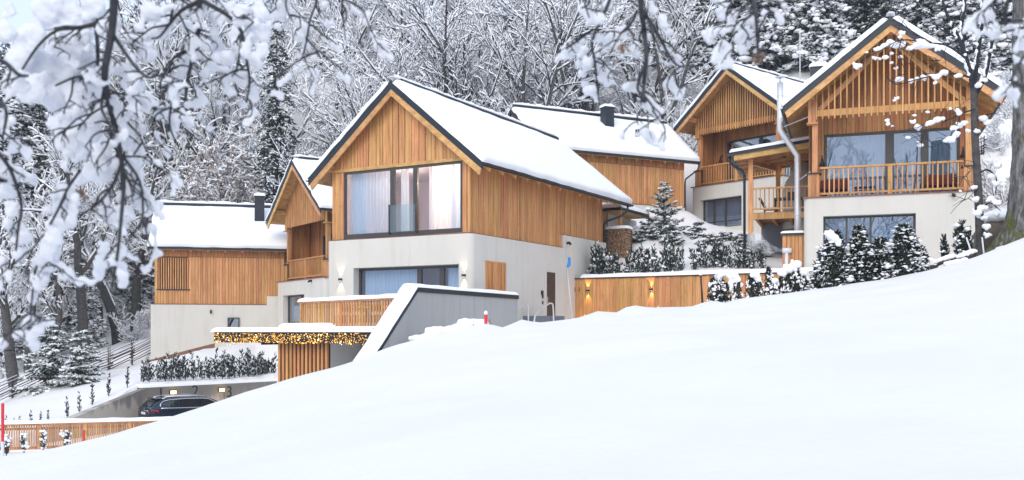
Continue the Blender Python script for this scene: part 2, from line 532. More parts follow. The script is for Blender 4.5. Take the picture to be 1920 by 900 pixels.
# the garden terrace behind the boarded retaining fence
GF0 = np.array((2.48, 44.93)); GFD = np.array((0.8693, -0.4943)); GFN = np.array((0.4943, 0.8693)); GFL = 11.6
MOUNDS = [(P(px, 460, d)[0], d, r_, h_) for (px, d, r_, h_) in ((1215, 48.5, .8, .35), (1255, 50, .7, .45), (1285, 49, .9, .4), (1320, 50.5, .8, .5), (1350, 49, .9, .35), (1375, 51, .8, .45), (1230, 47.2, .7, .3), (1300, 47.3, .9, .35), (1340, 46.8, .7, .3), (1385, 47.5, .8, .35), (1270, 52, .8, .4))]
def inside(x, y, poly):
    c = np.zeros(np.shape(x), bool)
    n = len(poly)
    for i in range(n):
        (x0, y0), (x1, y1) = poly[i], poly[(i + 1) % n]
        with np.errstate(divide='ignore', invalid='ignore'):
            t = ((y0 > y) != (y1 > y)) & (x < (x1 - x0) * (y - y0) / (y1 - y0 + 1e-12) + x0)
        c ^= t
    return c
def sstep(a, b, t):
    t = np.clip((t - a) / (b - a), 0, 1)
    return t * t * (3 - 2 * t)
def ground(x, y):
    x = np.asarray(x, float); y = np.asarray(y, float)
    zc = crest_z(x * CREST_Y / np.maximum(y, CREST_Y) if False else x)
    near0 = -1.72 + 0.105 * x
    t = np.clip(y / CREST_Y, -0.5, 1)
    near = near0 + (zc - near0) * np.clip(t, -0.5, 1)
    near = near - 0.25 * np.sin(np.clip(t, 0, 1) * math.pi) * 0.8
    site = site_z(x, y)
    # garden terrace: level behind the fence, cut down in front of it
    q0 = (x - GF0[0]) * GFD[0] + (y - GF0[1]) * GFD[1]
    q1 = (x - GF0[0]) * GFN[0] + (y - GF0[1]) * GFN[1]
    front = (q1 < 0.22) & (q1 > -9) & (q0 > -1.0) & (q0 < GFL + 2)
    site = np.where(front, np.minimum(site, 0.55), site)
    behind = (q1 >= 0.22) & (q1 < 1.2) & (q0 > -1.0) & (q0 < GFL + .4)
    site = np.where(behind, 2.34, site)
    site = np.where((q1 >= 1.2) & (q1 < 14) & (q0 > -1) & (q0 < GFL), np.maximum(site, 2.34), site)
    site = np.where(inside(x, y, YARD_CUT), YARD_Z, site)
    # level planting strip behind the parking wall
    p0 = (x + 17.0) * .618 + (y - 46.0) * .786
    p1 = -(x + 17.0) * .786 + (y - 46.0) * .618
    strip = (p0 > -.8) & (p0 < 10) & (p1 > .25) & (p1 < 4.5)
    site = np.where(strip, np.minimum(site, -2.44 + np.maximum(p1 - 1.6, 0) * .35), site)
    for (mx_, my_, mr_, mh_) in MOUNDS:
        site = site + mh_ * np.exp(-((x - mx_) ** 2 + (y - my_) ** 2) / mr_ ** 2)
    drop = zc - 1.25 * sstep(0, 3.0, y - CREST_Y) - 0.10 * np.maximum(y - CREST_Y - 3, 0)
    k = sstep(30.5, 35.5, y)
    far = np.where(y < 30.5, drop, drop * (1 - k) + site * k)
    # never higher than the line of sight over the crest until the houses
    lim = zc * y / CREST_Y - 0.12 - 0.02 * (y - CREST_Y)
    far = np.where((y > CREST_Y + .6) & (y < 37.5), np.minimum(far, np.where(x > 13, far, lim)), far)
    return np.where(y <= CREST_Y, near, far)

def gz(x, y):
    return float(ground(np.array([x]), np.array([y]))[0])

def build_ground():
    xs = np.concatenate([np.arange(-110, -32, 3.0), np.arange(-32, -22, 0.6), np.arange(-22, 22, 0.25), np.arange(22, 34, 0.6), np.arange(34, 111, 3.0)])
    ys = np.concatenate([np.arange(-60, 0, 3.0), np.arange(0, 22, 0.5), np.arange(22, 54, 0.22), np.arange(54, 80, 0.7), np.arange(80, 190, 3.0)])
    X, Y = np.meshgrid(xs, ys)
    Z = ground(X, Y)
    nz = np.empty(X.size)
    fx, fy = X.ravel(), Y.ravel()
    for i in range(X.size):
        a = noise.noise((fx[i] * 0.35, fy[i] * 0.35, 1.3)) * 0.085
        b = noise.noise((fx[i] * 1.1, fy[i] * 1.1, 5.1)) * 0.04
        nz[i] = a + b
    amp = np.where(Y < 30, 1.0, np.where(Y < 52, 0.8, 4.0))
    yard = inside(X, Y, YARD)
    amp = np.where(yard, 0.3, amp)
    cl = np.exp(-((Y - CREST_Y) / 2.0) ** 2) * ((X > -1.5) & (X < 6))
    Z = Z + nz.reshape(X.shape) * amp + cl * 0.07 * np.sin(X * 4.1 + np.sin(X * 2.3) * 1.5)
    V = np.stack([X, Y, Z], -1).reshape(-1, 3)
    nx, ny = len(xs), len(ys)
    i = np.arange(nx * ny).reshape(ny, nx)
    F = np.stack([i[:-1, :-1], i[:-1, 1:], i[1:, 1:], i[1:, :-1]], -1).reshape(-1, 4)
    o = mk('snow_ground', V, F, 'ground_snow', smooth=True)
    tag(o, kind='structure')
    # beyond the first ridge the land goes on to the horizon
    a = np.linspace(0, 2 * math.pi, 49)[:-1]
    rr = [108.0, 260.0, 900.0]
    V = []
    for r_ in rr:
        for t in a:
            x, y = math.cos(t) * r_, math.sin(t) * r_ + 60
            if r_ == rr[0]:
                z = float(ground(np.array([np.clip(x, -110, 110)]), np.array([np.clip(y, -60, 188)]))[0]) - 1.5
            else:
                z = (-14 if y < 40 else 60) if r_ == rr[1] else (-30 if y < 40 else 40)
            V.append((x, y, z))
    n = len(a)
    F = [(k * n + j, k * n + (j + 1) % n, (k + 1) * n + (j + 1) % n, (k + 1) * n + j) for k in range(2) for j in range(n)]
    tag(mk('snow_hills', V, F, 'ground_snow', smooth=True, fix=True), kind='structure')
build_ground()
# ---------------------------------------------------------------- house parts
def gable_z(c, za, slope):
    return lambda u: za - slope * abs(u - c)

def boards(h, plane, a0, a1, zlo, ztop, pos, th=0.024, mat='cladding', widths=(0.095, 0.12, 0.14, 0.16), gap=0.017, name='cladding_board', zlo_f=None, skip=None):
    """upright boards side by side on the face u = pos ('u') or v = pos ('v'); ztop(a) is the cut at the top"""
    a = a0
    while a < a1 - 0.03:
        w = rng.choice(widths)
        if a1 - a - w < 0.06: w = a1 - a
        b = a + w - gap
        t = th * rng.choice((0.6, 1.0, 1.0, 1.7))
        z0 = zlo_f((a + b) / 2) if zlo_f else zlo
        za_, zb_ = ztop(a), ztop(b)
        if not (skip and skip((a + b) / 2)) and max(za_, zb_) > z0 + 0.04:
            if abs(za_ - zb_) < 1e-4:
                if plane == 'v': h.box(name, mat, a, b, pos - t, pos, z0, za_)
                elif plane == 'u': h.box(name, mat, pos, pos + t, a, b, z0, za_)
                else: h.box(name, mat, pos - t, pos, a, b, z0, za_)
            else:
                poly = [(a, z0), (b, z0), (b, max(zb_, z0 + .01)), (a, max(za_, z0 + .01))]
                h.prism(name, mat, poly, plane if plane != 'u-' else 'u', pos - t if plane == 'v' else pos, pos if plane == 'v' else pos + t)
        a += w

def snow_sheet(h, name, A, Bv, Cv, nrm, na, nb, thick, edge=0.10, seed=0, parent=None, amp=0.35, droop=0.04):
    """snow lying on the parallelogram A + s*Bv + t*Cv, rounded at its rims"""
    A, Bv, Cv, nrm = map(Vector, (A, Bv, Cv, nrm))
    la, lb = Bv.length, Cv.length
    S = sorted(set([0, edge * .12 / la, edge * .4 / la, edge / la, 1 - edge / la, 1 - edge * .4 / la, 1 - edge * .12 / la, 1] + [i / na for i in range(1, na) if edge * 1.2 < i / na * la < la - edge * 1.2]))
    Tt = sorted(set([0, edge * .12 / lb, edge * .4 / lb, edge / lb, 1 - edge / lb, 1 - edge * .4 / lb, 1 - edge * .12 / lb, 1] + [i / nb for i in range(1, nb) if edge * 1.2 < i / nb * lb < lb - edge * 1.2]))
    V, F = [], []
    prof = lambda d: math.sqrt(max(0.0, 1 - (1 - min(1, d / edge)) ** 2))
    for s in S:
        for t in Tt:
            p = A + Bv * s + Cv * t
            k = prof(min(s, 1 - s) * la) * prof(min(t, 1 - t) * lb)
            n = noise.noise((p.x * 0.9 + seed, p.y * 0.9, p.z * 0.9)) * 0.6 + noise.noise((p.x * 3.1, p.y * 3.1 + seed, p.z * 3.1)) * 0.35
            q = p + nrm * (thick * k * (1 + amp * n))
            if k < 0.99:
                j = noise.noise((p.x * 2.3, p.y * 2.3, p.z * 2.3 + seed)) * droop
                q += Bv.normalized() * (j * (1 if s > .5 else -1) * (1 if min(s, 1 - s) * la < edge else 0))
                q += Cv.normalized() * (j * (1 if t > .5 else -1) * (1 if min(t, 1 - t) * lb < edge else 0))
            V.append(q)
    nt = len(Tt)
    for i in range(len(S) - 1):
        for j in range(nt - 1):
            F.append((i * nt + j, i * nt + j + 1, (i + 1) * nt + j + 1, (i + 1) * nt + j))
    # underside
    b0 = len(V)
    V += [A, A + Cv, A + Bv + Cv, A + Bv]
    ring = [j for j in range(nt)] + [i * nt + nt - 1 for i in range(1, len(S))] + [(len(S) - 1) * nt + j for j in range(nt - 2, -1, -1)] + [i * nt for i in range(len(S) - 2, 0, -1)]
    F.append(tuple(ring))
    return h.add(name, V[:b0], F, 'snow', smooth=True, parent=parent)

def lump_ridge(h, name, p0, p1, r, seed, parent=None, n=None):
    """a lumpy bar of snow from p0 to p1"""
    p0, p1 = Vector(p0), Vector(p1)
    L = (p1 - p0).length
    n = n or max(6, int(L / 0.14))
    d = (p1 - p0).normalized()
    side = d.cross(Vector((0, 0, 1))).normalized()
    V, F = [], []
    K = 7
    for i in range(n + 1):
        p = p0 + (p1 - p0) * (i / n)
        k = 1 + 0.45 * noise.noise((i * 0.31, seed, 0.5)) + 0.3 * noise.noise((i * 0.9, seed, 3.5))
        k *= min(1.0, .25 + .25 * min(i, n - i))
        for j in range(K):
            t = math.pi * j / (K - 1)
            V.append(p + side * (math.cos(t) * r * (0.9 + 0.1 * k)) + Vector((0, 0, 1)) * (math.sin(t) * r * k))
    for i in range(n):
        for j in range(K - 1):
            F.append((i * K + j, i * K + j + 1, (i + 1) * K + j + 1, (i + 1) * K + j))
        F.append((i * K, (i + 1) * K, (i + 1) * K + K - 1, i * K + K - 1))
    F.append(tuple(range(K))); F.append(tuple(n * K + j for j in range(K - 1, -1, -1)))
    return h.add(name, V, F, 'snow', smooth=True, parent=parent)

def gable_roof(h, c, half, za, ze, v0, v1, snow=0.22, purlins=(), seed=0, rafters=None, gutter=(True, True), near=None):
    sl = (za - ze) / half
    al = math.atan(sl)
    tm = 0.16
    sec = lambda t, e=0.0: [(c - half + e, ze + sl * e - t), (c, za - t), (c + half - e, ze + sl * e - t)]
    def chev(t0, t1, e=0.0):
        a, b = sec(t0, e), sec(t1, e)
        return [a[0], a[1], a[2], b[2], b[1], b[0]]
    def chevron(name, mat, t0, t1, e, a, b):
        p = chev(t0, t1, e)
        V = [(q[0], a, q[1]) for q in p] + [(q[0], b, q[1]) for q in p]
        F = [(0, 1, 4, 5), (1, 2, 3, 4), (6, 11, 10, 7), (7, 10, 9, 8)] + [(i, i + 6, (i + 1) % 6 + 6, (i + 1) % 6) for i in range(6)]
        return h.add(name, V, F, mat, fix=True)
    roof = chevron('roof', 'metal', 0.0, tm, 0.0, v0 + .05, v1)
    chevron('verge_trim', 'metal', -0.05, 0.30, 0.0, v0, v0 + 0.05)
    chevron('soffit', 'beam', tm, tm + 0.05, 0.05, v0 + 0.12, v1 - .05)
    for sgn in (-1, 1):
        e0, e1 = (c, c + sgn * (half - 0.06))
        t0, t1 = 0.30, 0.56
        poly = [(e0, za - t0), (e1, za - sl * (half - .06) - t0), (e1 - sgn * 0.10, za - sl * (half - .06) - t1 + .02), (e1 - sgn * .22, za - sl * (half - .22) - t1), (e0, za - t1)]
        h.prism('bargeboard', 'beam', poly, 'v', v0 + 0.015, v0 + 0.085)
        A = (c + sgn * 0.10, v0 - 0.03, za - sl * 0.10)
        Bv = (sgn * (half + 0.02 - 0.10), 0, -sl * (half + 0.02 - 0.10))
        Cv = (0, v1 - v0 + 0.06, 0)
        nr = (sgn * math.sin(al), 0, math.cos(al))
        snow_sheet(h, 'roof_snow', A, Bv, Cv, nr, 12, int((v1 - v0) * 2.2), snow, seed=seed + sgn, amp=0.30, droop=.07)
    # ridge cap with its own snow
    h.prism('ridge_cap', 'metal', [(c - .20, za - .14), (c - .20, za + 0.17), (c, za + 0.24), (c + .20, za + 0.17), (c + .20, za - .14)], 'v', v0 + .45, v1 - 0.02)
    lump_ridge(h, 'ridge_snow', (c, v0 - .02, za + 0.16), (c, v1, za + 0.21), 0.17, seed + 3.3)
    for (pu, pz, w, hh, vb) in purlins:
        h.box('purlin', 'beam', pu - w / 2, pu + w / 2, v0 + 0.14, vb, pz - hh, pz)
    for k, sgn in enumerate((-1, 1)):
        if not gutter[k]: continue
        ue, z = c + sgn * (half + 0.055), ze - 0.10
        pts = []
        n = 7
        V, F = [], []
        for i, v in enumerate((v0 - .03, v1 + .02)):
            for j in range(n):
                t = math.pi + math.pi * j / (n - 1)
                V.append((ue + math.cos(t) * 0.075, v, z + .03 + math.sin(t) * 0.075))
            for j in range(n):
                t = 2 * math.pi - math.pi * j / (n - 1)
                V.append((ue + math.cos(t) * 0.06, v, z + .03 + math.sin(t) * 0.06))
        m = 2 * n
        F = [(j, (j + 1) % m, (j + 1) % m + m, j + m) for j in range(m)] + [tuple(range(m)), tuple(range(2 * m - 1, m - 1, -1))]
        h.add('gutter', V, F, 'metal', fix=True)
    if rafters:
        side, vs, depth = rafters
        for v in vs:
            e1 = c + side * (half - 0.07); e0 = c + side * (half - depth)
            z1 = za - sl * (half - .07) - tm - .05; z0 = za - sl * (half - depth) - tm - .05
            h.prism('rafter', 'beam', [(e0, z0), (e1, z1), (e1 - side * .03, z1 - .13), (e0, z0 - .17)], 'v', v - .05, v + .05)
    return sl

def plaster_body(h, u0, u1, v0, v1, z0, z1, holes, r=0.28, th=0.42, mat='plaster', name='plaster_wall', back=True):
    """render-coated storey with one softened front corner on each side; holes (a0,a1,b0,b1) in its front"""
    us = sorted(set([u0 + r, u1 - r] + [x for q in holes for x in q[:2]]))
    zs = sorted(set([z0, z1] + [x for q in holes for x in q[2:]]))
    hole = lambda i, j: any(q[0] - 1e-6 <= us[i] and us[i + 1] <= q[1] + 1e-6 and q[2] - 1e-6 <= zs[j] and zs[j + 1] <= q[3] + 1e-6 for q in holes)
    V, F = lattice(us, zs, hole, v0, v0 + th)
    V = list(V)
    # corners and sides, as tall strips
    for sg in (-1, 1):
        cu = u0 + r if sg < 0 else u1 - r
        pts = []
        for k in range(7):
            t = math.pi / 2 * k / 6
            pts.append((cu + sg * math.sin(t) * r, v0 + r - math.cos(t) * r))
        pts.append((u0 if sg < 0 else u1, v1))
        for k in range(len(pts) - 1):
            b = len(V)
            for zz in zs:
                V.append((pts[k][0], pts[k][1], zz)); V.append((pts[k + 1][0], pts[k + 1][1], zz))
            for j in range(len(zs) - 1):
                F.append((b + 2 * j, b + 2 * j + 1, b + 2 * j + 3, b + 2 * j + 2))
    b = len(V)
    V += [(u0, v1, z0), (u1, v1, z0), (u1, v1, z1), (u0, v1, z1)]
    F.append((b, b + 1, b + 2, b + 3))
    # top: one cap
    b = len(V)
    top = []
    for k in range(7):
        t = math.pi / 2 * k / 6
        top.append((u1 - r + math.sin(t) * r, v0 + r - math.cos(t) * r, z1))
    top += [(u1, v1, z1), (u0, v1, z1)]
    for k in range(6, -1, -1):
        t = math.pi / 2 * k / 6
        top.append((u0 + r - math.sin(t) * r, v0 + r - math.cos(t) * r, z1))
    V += top
    F.append(tuple(range(b, b + len(top))))
    return h.add(name, V, F, mat, fix=True)

def wave(n, a, b, seed, amp=0.05, period=0.17):
    out = []
    for i in range(n + 1):
        u = a + (b - a) * i / n
        ph = 2 * math.pi * u / period + 2.2 * noise.noise((u * 1.7, seed, 0.0))
        out.append((u, amp * (math.sin(ph) + .45 * math.sin(2.3 * ph + 1) + .5 * noise.noise((u * 4, seed, 2.0)))))
    return out

def curtain(h, a, b, z0, z1, v, seed, mat='curtain', parent=None, plane='v', amp=0.045):
    n = max(24, int((b - a) / 0.024))
    w = wave(n, a, b, seed, amp)
    V, F = [], []
    for (zz, k) in ((z0, 1.25), (z0 + (z1 - z0) * .5, 1.0), (z1, 0.6)):
        for (u, q) in w:
            V.append((u, v + q * k, zz) if plane == 'v' else (v + q * k, u, zz))
    m = n + 1
    for r_ in range(2):
        for i in range(n):
            F.append((r_ * m + i, r_ * m + i + 1, (r_ + 1) * m + i + 1, (r_ + 1) * m + i))
    return h.add('curtain', V, F, mat, smooth=True, parent=parent)

def window(h, v, u0, u1, z0, z1, mull=(), transom=None, f=0.07, mw=0.09, glass='glass', curtains=(), cmat='curtain', seed=0, depth=0.09, sill=0.0, name='window'):
    us = [u0, u0 + f]
    for m in mull:
        w = m[1] if isinstance(m, tuple) else mw
        c = m[0] if isinstance(m, tuple) else m
        us += [c - w / 2, c + w / 2]
    us += [u1 - f, u1]
    zs = [z0, z0 + f + sill] + ([transom - .03, transom + .03] if transom else []) + [z1 - f, z1]
    V, F = lattice(us, zs, lambda i, j: i % 2 == 1 and j % 2 == 1, v, v + depth)
    fr = h.add(name, V, F, 'frame')
    for i in range(1, len(us) - 1, 2):
        for j in range(1, len(zs) - 1, 2):
            h.box('pane', glass, us[i], us[i + 1], v + depth * .5, v + depth * .5 + .012, zs[j], zs[j + 1], parent=fr)
    for k, q in enumerate(curtains):
        a, b = q[:2]
        curtain(h, a, b, z0 + .04, z1 - .02, v + depth + (q[3] if len(q) > 3 else 0.22), seed + k * 3.7, q[2] if len(q) > 2 else cmat, parent=fr)
    return fr

def room(h, u0, u1, v0, v1, z0, z1, mat, name='room_lining'):
    V = [(x, y, z) for z in (z0, z1) for y in (v0, v1) for x in (u0, u1)]
    F = [(0, 1, 3, 2), (4, 6, 7, 5), (2, 3, 7, 6), (0, 2, 6, 4), (1, 5, 7, 3)]
    return h.add(name, V, F, mat)

def glow(h, u, v, z, energy, col, radius=0.05, spot=None, rx=0.0, name='lamp_light', parent=None):
    ld = bpy.data.lights.new(name, 'SPOT' if spot else 'POINT')
    ld.energy = energy; ld.color = col; ld.shadow_soft_size = radius
    if spot:
        ld.spot_size = R(spot); ld.spot_blend = 0.55
    o = bpy.data.objects.new(name, ld)
    o.location = (u, v, z - h.dz)
    o.rotation_euler = (rx, 0, 0)
    COL.objects.link(o); o.parent = parent or h.o
    return o

def world(h_loc, rz, u, v, z):
    c, s = math.cos(rz), math.sin(rz)
    return (h_loc[0] + c * u - s * v, h_loc[1] + s * u + c * v, z)

def sconce(loc, rz, label, col=(1.0, 0.72, 0.42), energy=7.0, group='up and down wall lamps', spot=66):
    """small wall lamp that throws light up and down; its back lies on the wall behind it (local v = 0)"""
    t = T('wall_lamp', label, 'wall lamp', loc, rz, group)
    t.box('lamp_body', 'black', -.065, .065, -.10, 0, -.045, .045)
    t.box('lamp_lens', 'lens_glow', -.04, .04, -.085, -.015, .0455, .048)
    t.box('lamp_lens', 'lens_glow', -.04, .04, -.085, -.015, -.048, -.0455)
    glow(t, 0, -.055, .075, energy, col, 0.012, spot, math.pi)
    glow(t, 0, -.055, -.075, energy, col, 0.012, spot, 0.0)
    return t

def lantern(loc, rz, label):
    t = T('lantern', label, 'lantern', loc, rz, 'bell shaped loggia lanterns')
    t.tube('lamp_arm', 'black', [(0, 0, .12), (0, -.13, .16), (0, -.22, .10), (0, -.22, .02)], .022, 6)
    V, F = lathe([(0.02, .03), (.05, 0.0), (.07, -.12), (.15, -.26), (.16, -.28)], 10)
    t.add('lamp_shade', [(x, y - .22, z) for x, y, z in V], F, 'black', smooth=True)
    t.box('wall_plate', 'black', -.05, .05, -.02, 0, .02, .22)
    return t

def lathe(prof, n):
    V, F = [], []
    for (r, z) in prof:
        for k in range(n):
            t = 2 * math.pi * k / n
            V.append((r * math.cos(t), r * math.sin(t), z))
    for i in range(len(prof) - 1):
        for k in range(n):
            F.append((i * n + k, i * n + (k + 1) % n, (i + 1) * n + (k + 1) % n, (i + 1) * n + k))
    F.append(tuple(range(n - 1, -1, -1))); F.append(tuple((len(prof) - 1) * n + k for k in range(n)))
    return V, F

def chimney_box(h, u0, u1, v0, v1, z0, z1, seed):
    ch = h.solid('chimney', 'metal', [(u0, u1, v0, v1, z0, z1)])
    h.box('chimney_cap', 'metal', u0 - .03, u1 + .03, v0 - .03, v1 + .03, z1, z1 + .06, parent=ch)
    snow_sheet(h, 'chimney_snow', (u0 - .06, v0 - .06, z1 + .06), (u1 - u0 + .12, 0, 0), (0, v1 - v0 + .12, 0), (0, 0, 1), 5, 5, .2, seed=seed, parent=ch, edge=.16)
    return ch

# ---------------------------------------------------------------- the big gabled chalet in the middle
A_LOC, A_RZ = (-7.56, 40.54, 0.0), R(60.4 - 90)
def big_chalet():
    h = T('chalet', 'big gabled chalet with a wide lit window above pale plaster, tallest in the middle', 'chalet', A_LOC, A_RZ, absz=True)
    W0, W1, LW = .25, 6.85, 12.0
    c, half, za, ze = 3.55, 4.17, 9.70, 6.24
    v0, v1 = -0.5, 13.6
    sl = gable_roof(h, c, half, za, ze, v0, v1, purlins=[(c, za - .30, .2, .26, 0.02), (W0 + .02, ze + sl_at(za, ze, half, .9) - .26, .2, .24, 0.02), (W1 - .02, ze + sl_at(za, ze, half, .9) - .26, .2, .24, 0.02)],
                    seed=1.0, rafters=(1, [0.2 + .98 * k for k in range(13)], 0.98))
    under = lambda u: za - sl * abs(u - c) - 0.215
    # plaster ground floor; the house steps up towards its back
    plaster_body(h, 0.0, 7.0, -.12, 7.62, -2.2, 3.66, [(1.42, 6.45, -.05, 2.52)], r=.26)
    h.solid('plaster_wall', 'plaster', [(0.0, 6.995, 7.62, 12.2, -2.2, 4.24)])
    h.solid('plaster_wall', 'plaster', [(2.0, 6.2, 12.2, 13.2, 0, 5.6)])
    # timber storey: dark backing behind boards
    poly = [(W0, 3.66), (W1, 3.66), (W1, under(W1)), (c, under(c)), (W0, under(W0))]
    V, F = lattice([W0, .86, 6.53, W1], [3.66, 6.42, 6.56], lambda i, j: i == 1 and j == 0, 0.0, 0.14)
    h.add('front_wall_core', V, F, 'backing')
    h.prism('gable_core', 'backing', [(W0, 6.56), (W1, 6.56), (W1, under(W1)), (c, under(c)), (W0, under(W0))], 'v', 0.0, 0.14)
    h.box('side_wall_core', 'backing', W1 - .14, W1, 0.14, 7.62, 3.66, under(W1))
    h.box('side_wall_core', 'backing', W1 - .14, W1, 7.62, LW, 4.24, under(W1))
    h.box('side_wall_core', 'backing', W0, W0 + .14, 0.14, LW, 3.66, under(W0))
    h.prism('back_wall', 'cladding_dark', poly, 'v', LW - .1, LW)
    h.box('ledge_flashing', 'copper', W0 - .05, W1 + .06, -.06, 0.0, 3.655, 3.70)
    h.box('ledge_flashing', 'copper', W1, W1 + .07, 0.0, 7.6, 3.655, 3.695)
    h.box('ledge_flashing', 'copper', W1, W1 + .07, 7.63, LW, 4.235, 4.275)
    boards(h, 'v', W0, .84, 3.71, lambda u: 6.42, 0.0)
    boards(h, 'v', 6.55, W1, 3.71, lambda u: 6.42, 0.0)
    h.box('lintel', 'beam', W0, W1, -.055, 0.0, 6.43, 6.56)
    boards(h, 'v', W0, W1, 6.565, lambda u: under(u) - .01, 0.0, widths=(.12, .15, .17, .19))
    boards(h, 'u', 0.0, 7.62, 3.70, lambda v: under(W1) - .02, W1)
    boards(h, 'u', 7.62, LW, 4.28, lambda v: under(W1) - .02, W1, mat='cladding')
    boards(h, 'u', 7.30, 7.62, 3.72, lambda v: 4.26, W1 + .03)
    h.box('corner_post', 'cladding', W1 - .06, W1 + .035, -.035, .06, 3.70, 6.42)
    # upper window, lit room behind
    w = window(h, -.02, .86, 6.53, 3.72, 6.41, mull=((3.285, .23), (4.38, .2)), f=.075, sill=.10,
               curtains=((.98, 3.15, 'curtain'), (.98, 1.75, 'curtain_blue', .34), (4.85, 6.0, 'curtain'), (5.85, 6.44, 'curtain_blue', .34), (3.42, 3.78, 'curtain', .3)), seed=2)
    h.box('glass_balustrade', 'glass_rail', 3.2, 4.48, -.115, -.10, 3.86, 4.93, parent=w)
    h.box('balustrade_post', 'black', 3.17, 3.20, -.13, -.02, 3.80, 4.96, parent=w)
    h.box('balustrade_post', 'black', 4.45, 4.48, -.13, -.02, 3.80, 4.96, parent=w)
    room(h, .5, 6.6, .16, 4.2, 3.68, 6.55, 'room_pink')
    h.box('room_partition', 'room_pink', 4.0, 4.12, 1.6, 4.18, 3.7, 6.5)
    # ground floor window
    window(h, .22, 1.44, 6.43, -.05, 2.50, mull=((4.4, .2), (5.46, .22)), f=.085,
           curtains=((1.55, 4.3, 'curtain_blue', .12), (5.6, 6.33, 'curtain_blue', .12)), seed=9)
    room(h, 1.3, 6.6, .4, 4.0, -.06, 2.6, 'room_pink')
    # side wall fittings: timber shutter, entrance door
    boards(h, 'u', .90, 2.44, 0.2, lambda v: 2.64, 7.0, th=.03, name='shutter_board', widths=(.10, .12))
    h.box('shutter_rail', 'beam', 6.99, 7.025, .88, 2.46, 2.645, 2.70)
    d = h.solid('door', 'door', [(6.985, 7.012, 5.95, 6.78, .2, 2.52)])
    for k in range(9):
        h.box('door_groove', 'black', 7.0125, 7.0135, 5.97, 6.76, .42 + k * .23, .428 + k * .23, parent=d)
    h.box('door_handle', 'steel', 7.013, 7.05, 6.0, 6.03, 1.15, 1.45, parent=d)
    h.box('door_reveal', 'plaster', 6.99, 7.02, 6.78, 7.2, .2, 2.56)
    h.box('door_reveal', 'plaster', 6.995, 7.03, 5.75, 5.95, .2, 2.60)
    h.box('intercom', 'black', 7.0, 7.045, 5.47, 5.62, 1.52, 1.70)
    h.box('intercom', 'black', 7.0, 7.05, 5.55, 5.62, 1.38, 1.52)
    h.box('switch_plate', 'black', 7.0, 7.03, 5.56, 5.64, 1.12, 1.26)
    h.tube('spotlight', 'black', [(7.0, 7.95, 3.9), (7.12, 7.95, 3.92), (7.2, 7.9, 3.84)], .06, 8)
    # downpipe at the far end of the eave
    h.tube('downpipe', 'metal', [(7.78, 13.0, 6.12), (7.78, 13.0, 5.85), (7.62, 12.6, 5.55), (6.98, 12.15, 5.25), (6.93, 12.12, 5.1), (6.93, 12.12, 4.2)], .055, 8)
    return h
def sl_at(za, ze, half, d): return (za - ze) / half * d

A = big_chalet()
for (u, lab) in ((.78, 'warm white wall lamp beside the terrace window, next to the loggia chalet'), (6.70, 'warm white wall lamp on the plaster corner near the timber shutter')):
    sconce(world(A_LOC, A_RZ, u, -.12, 2.08), A_RZ, lab, (1.0, .72, .44), 22.0, 'white wall lamps of the big chalet')
# ceiling lamp in the upper room
t = T('ceiling_lamp', 'glowing ceiling lamp seen through the upper window of the big chalet', 'lamp', world(A_LOC, A_RZ, 5.75, 1.7, 6.5), A_RZ)
t.tube('lamp_cord', 'black', [(0, 0, .04), (0, 0, -.16)], .01, 5)
V, F = lathe([(.05, -.16), (.26, -.20), (.28, -.26), (.2, -.31), (.03, -.33)], 14)
t.add('lamp_shade', V, F, 'room_lamp', smooth=True)
glow(t, 0, 0, -.5, 190.0, (1.0, .74, .46), .15)
glow(t, -2.9, -.3, -.6, 40.0, (1.0, .80, .62), .2)  # fill light added to brighten the room, no fitting hangs there
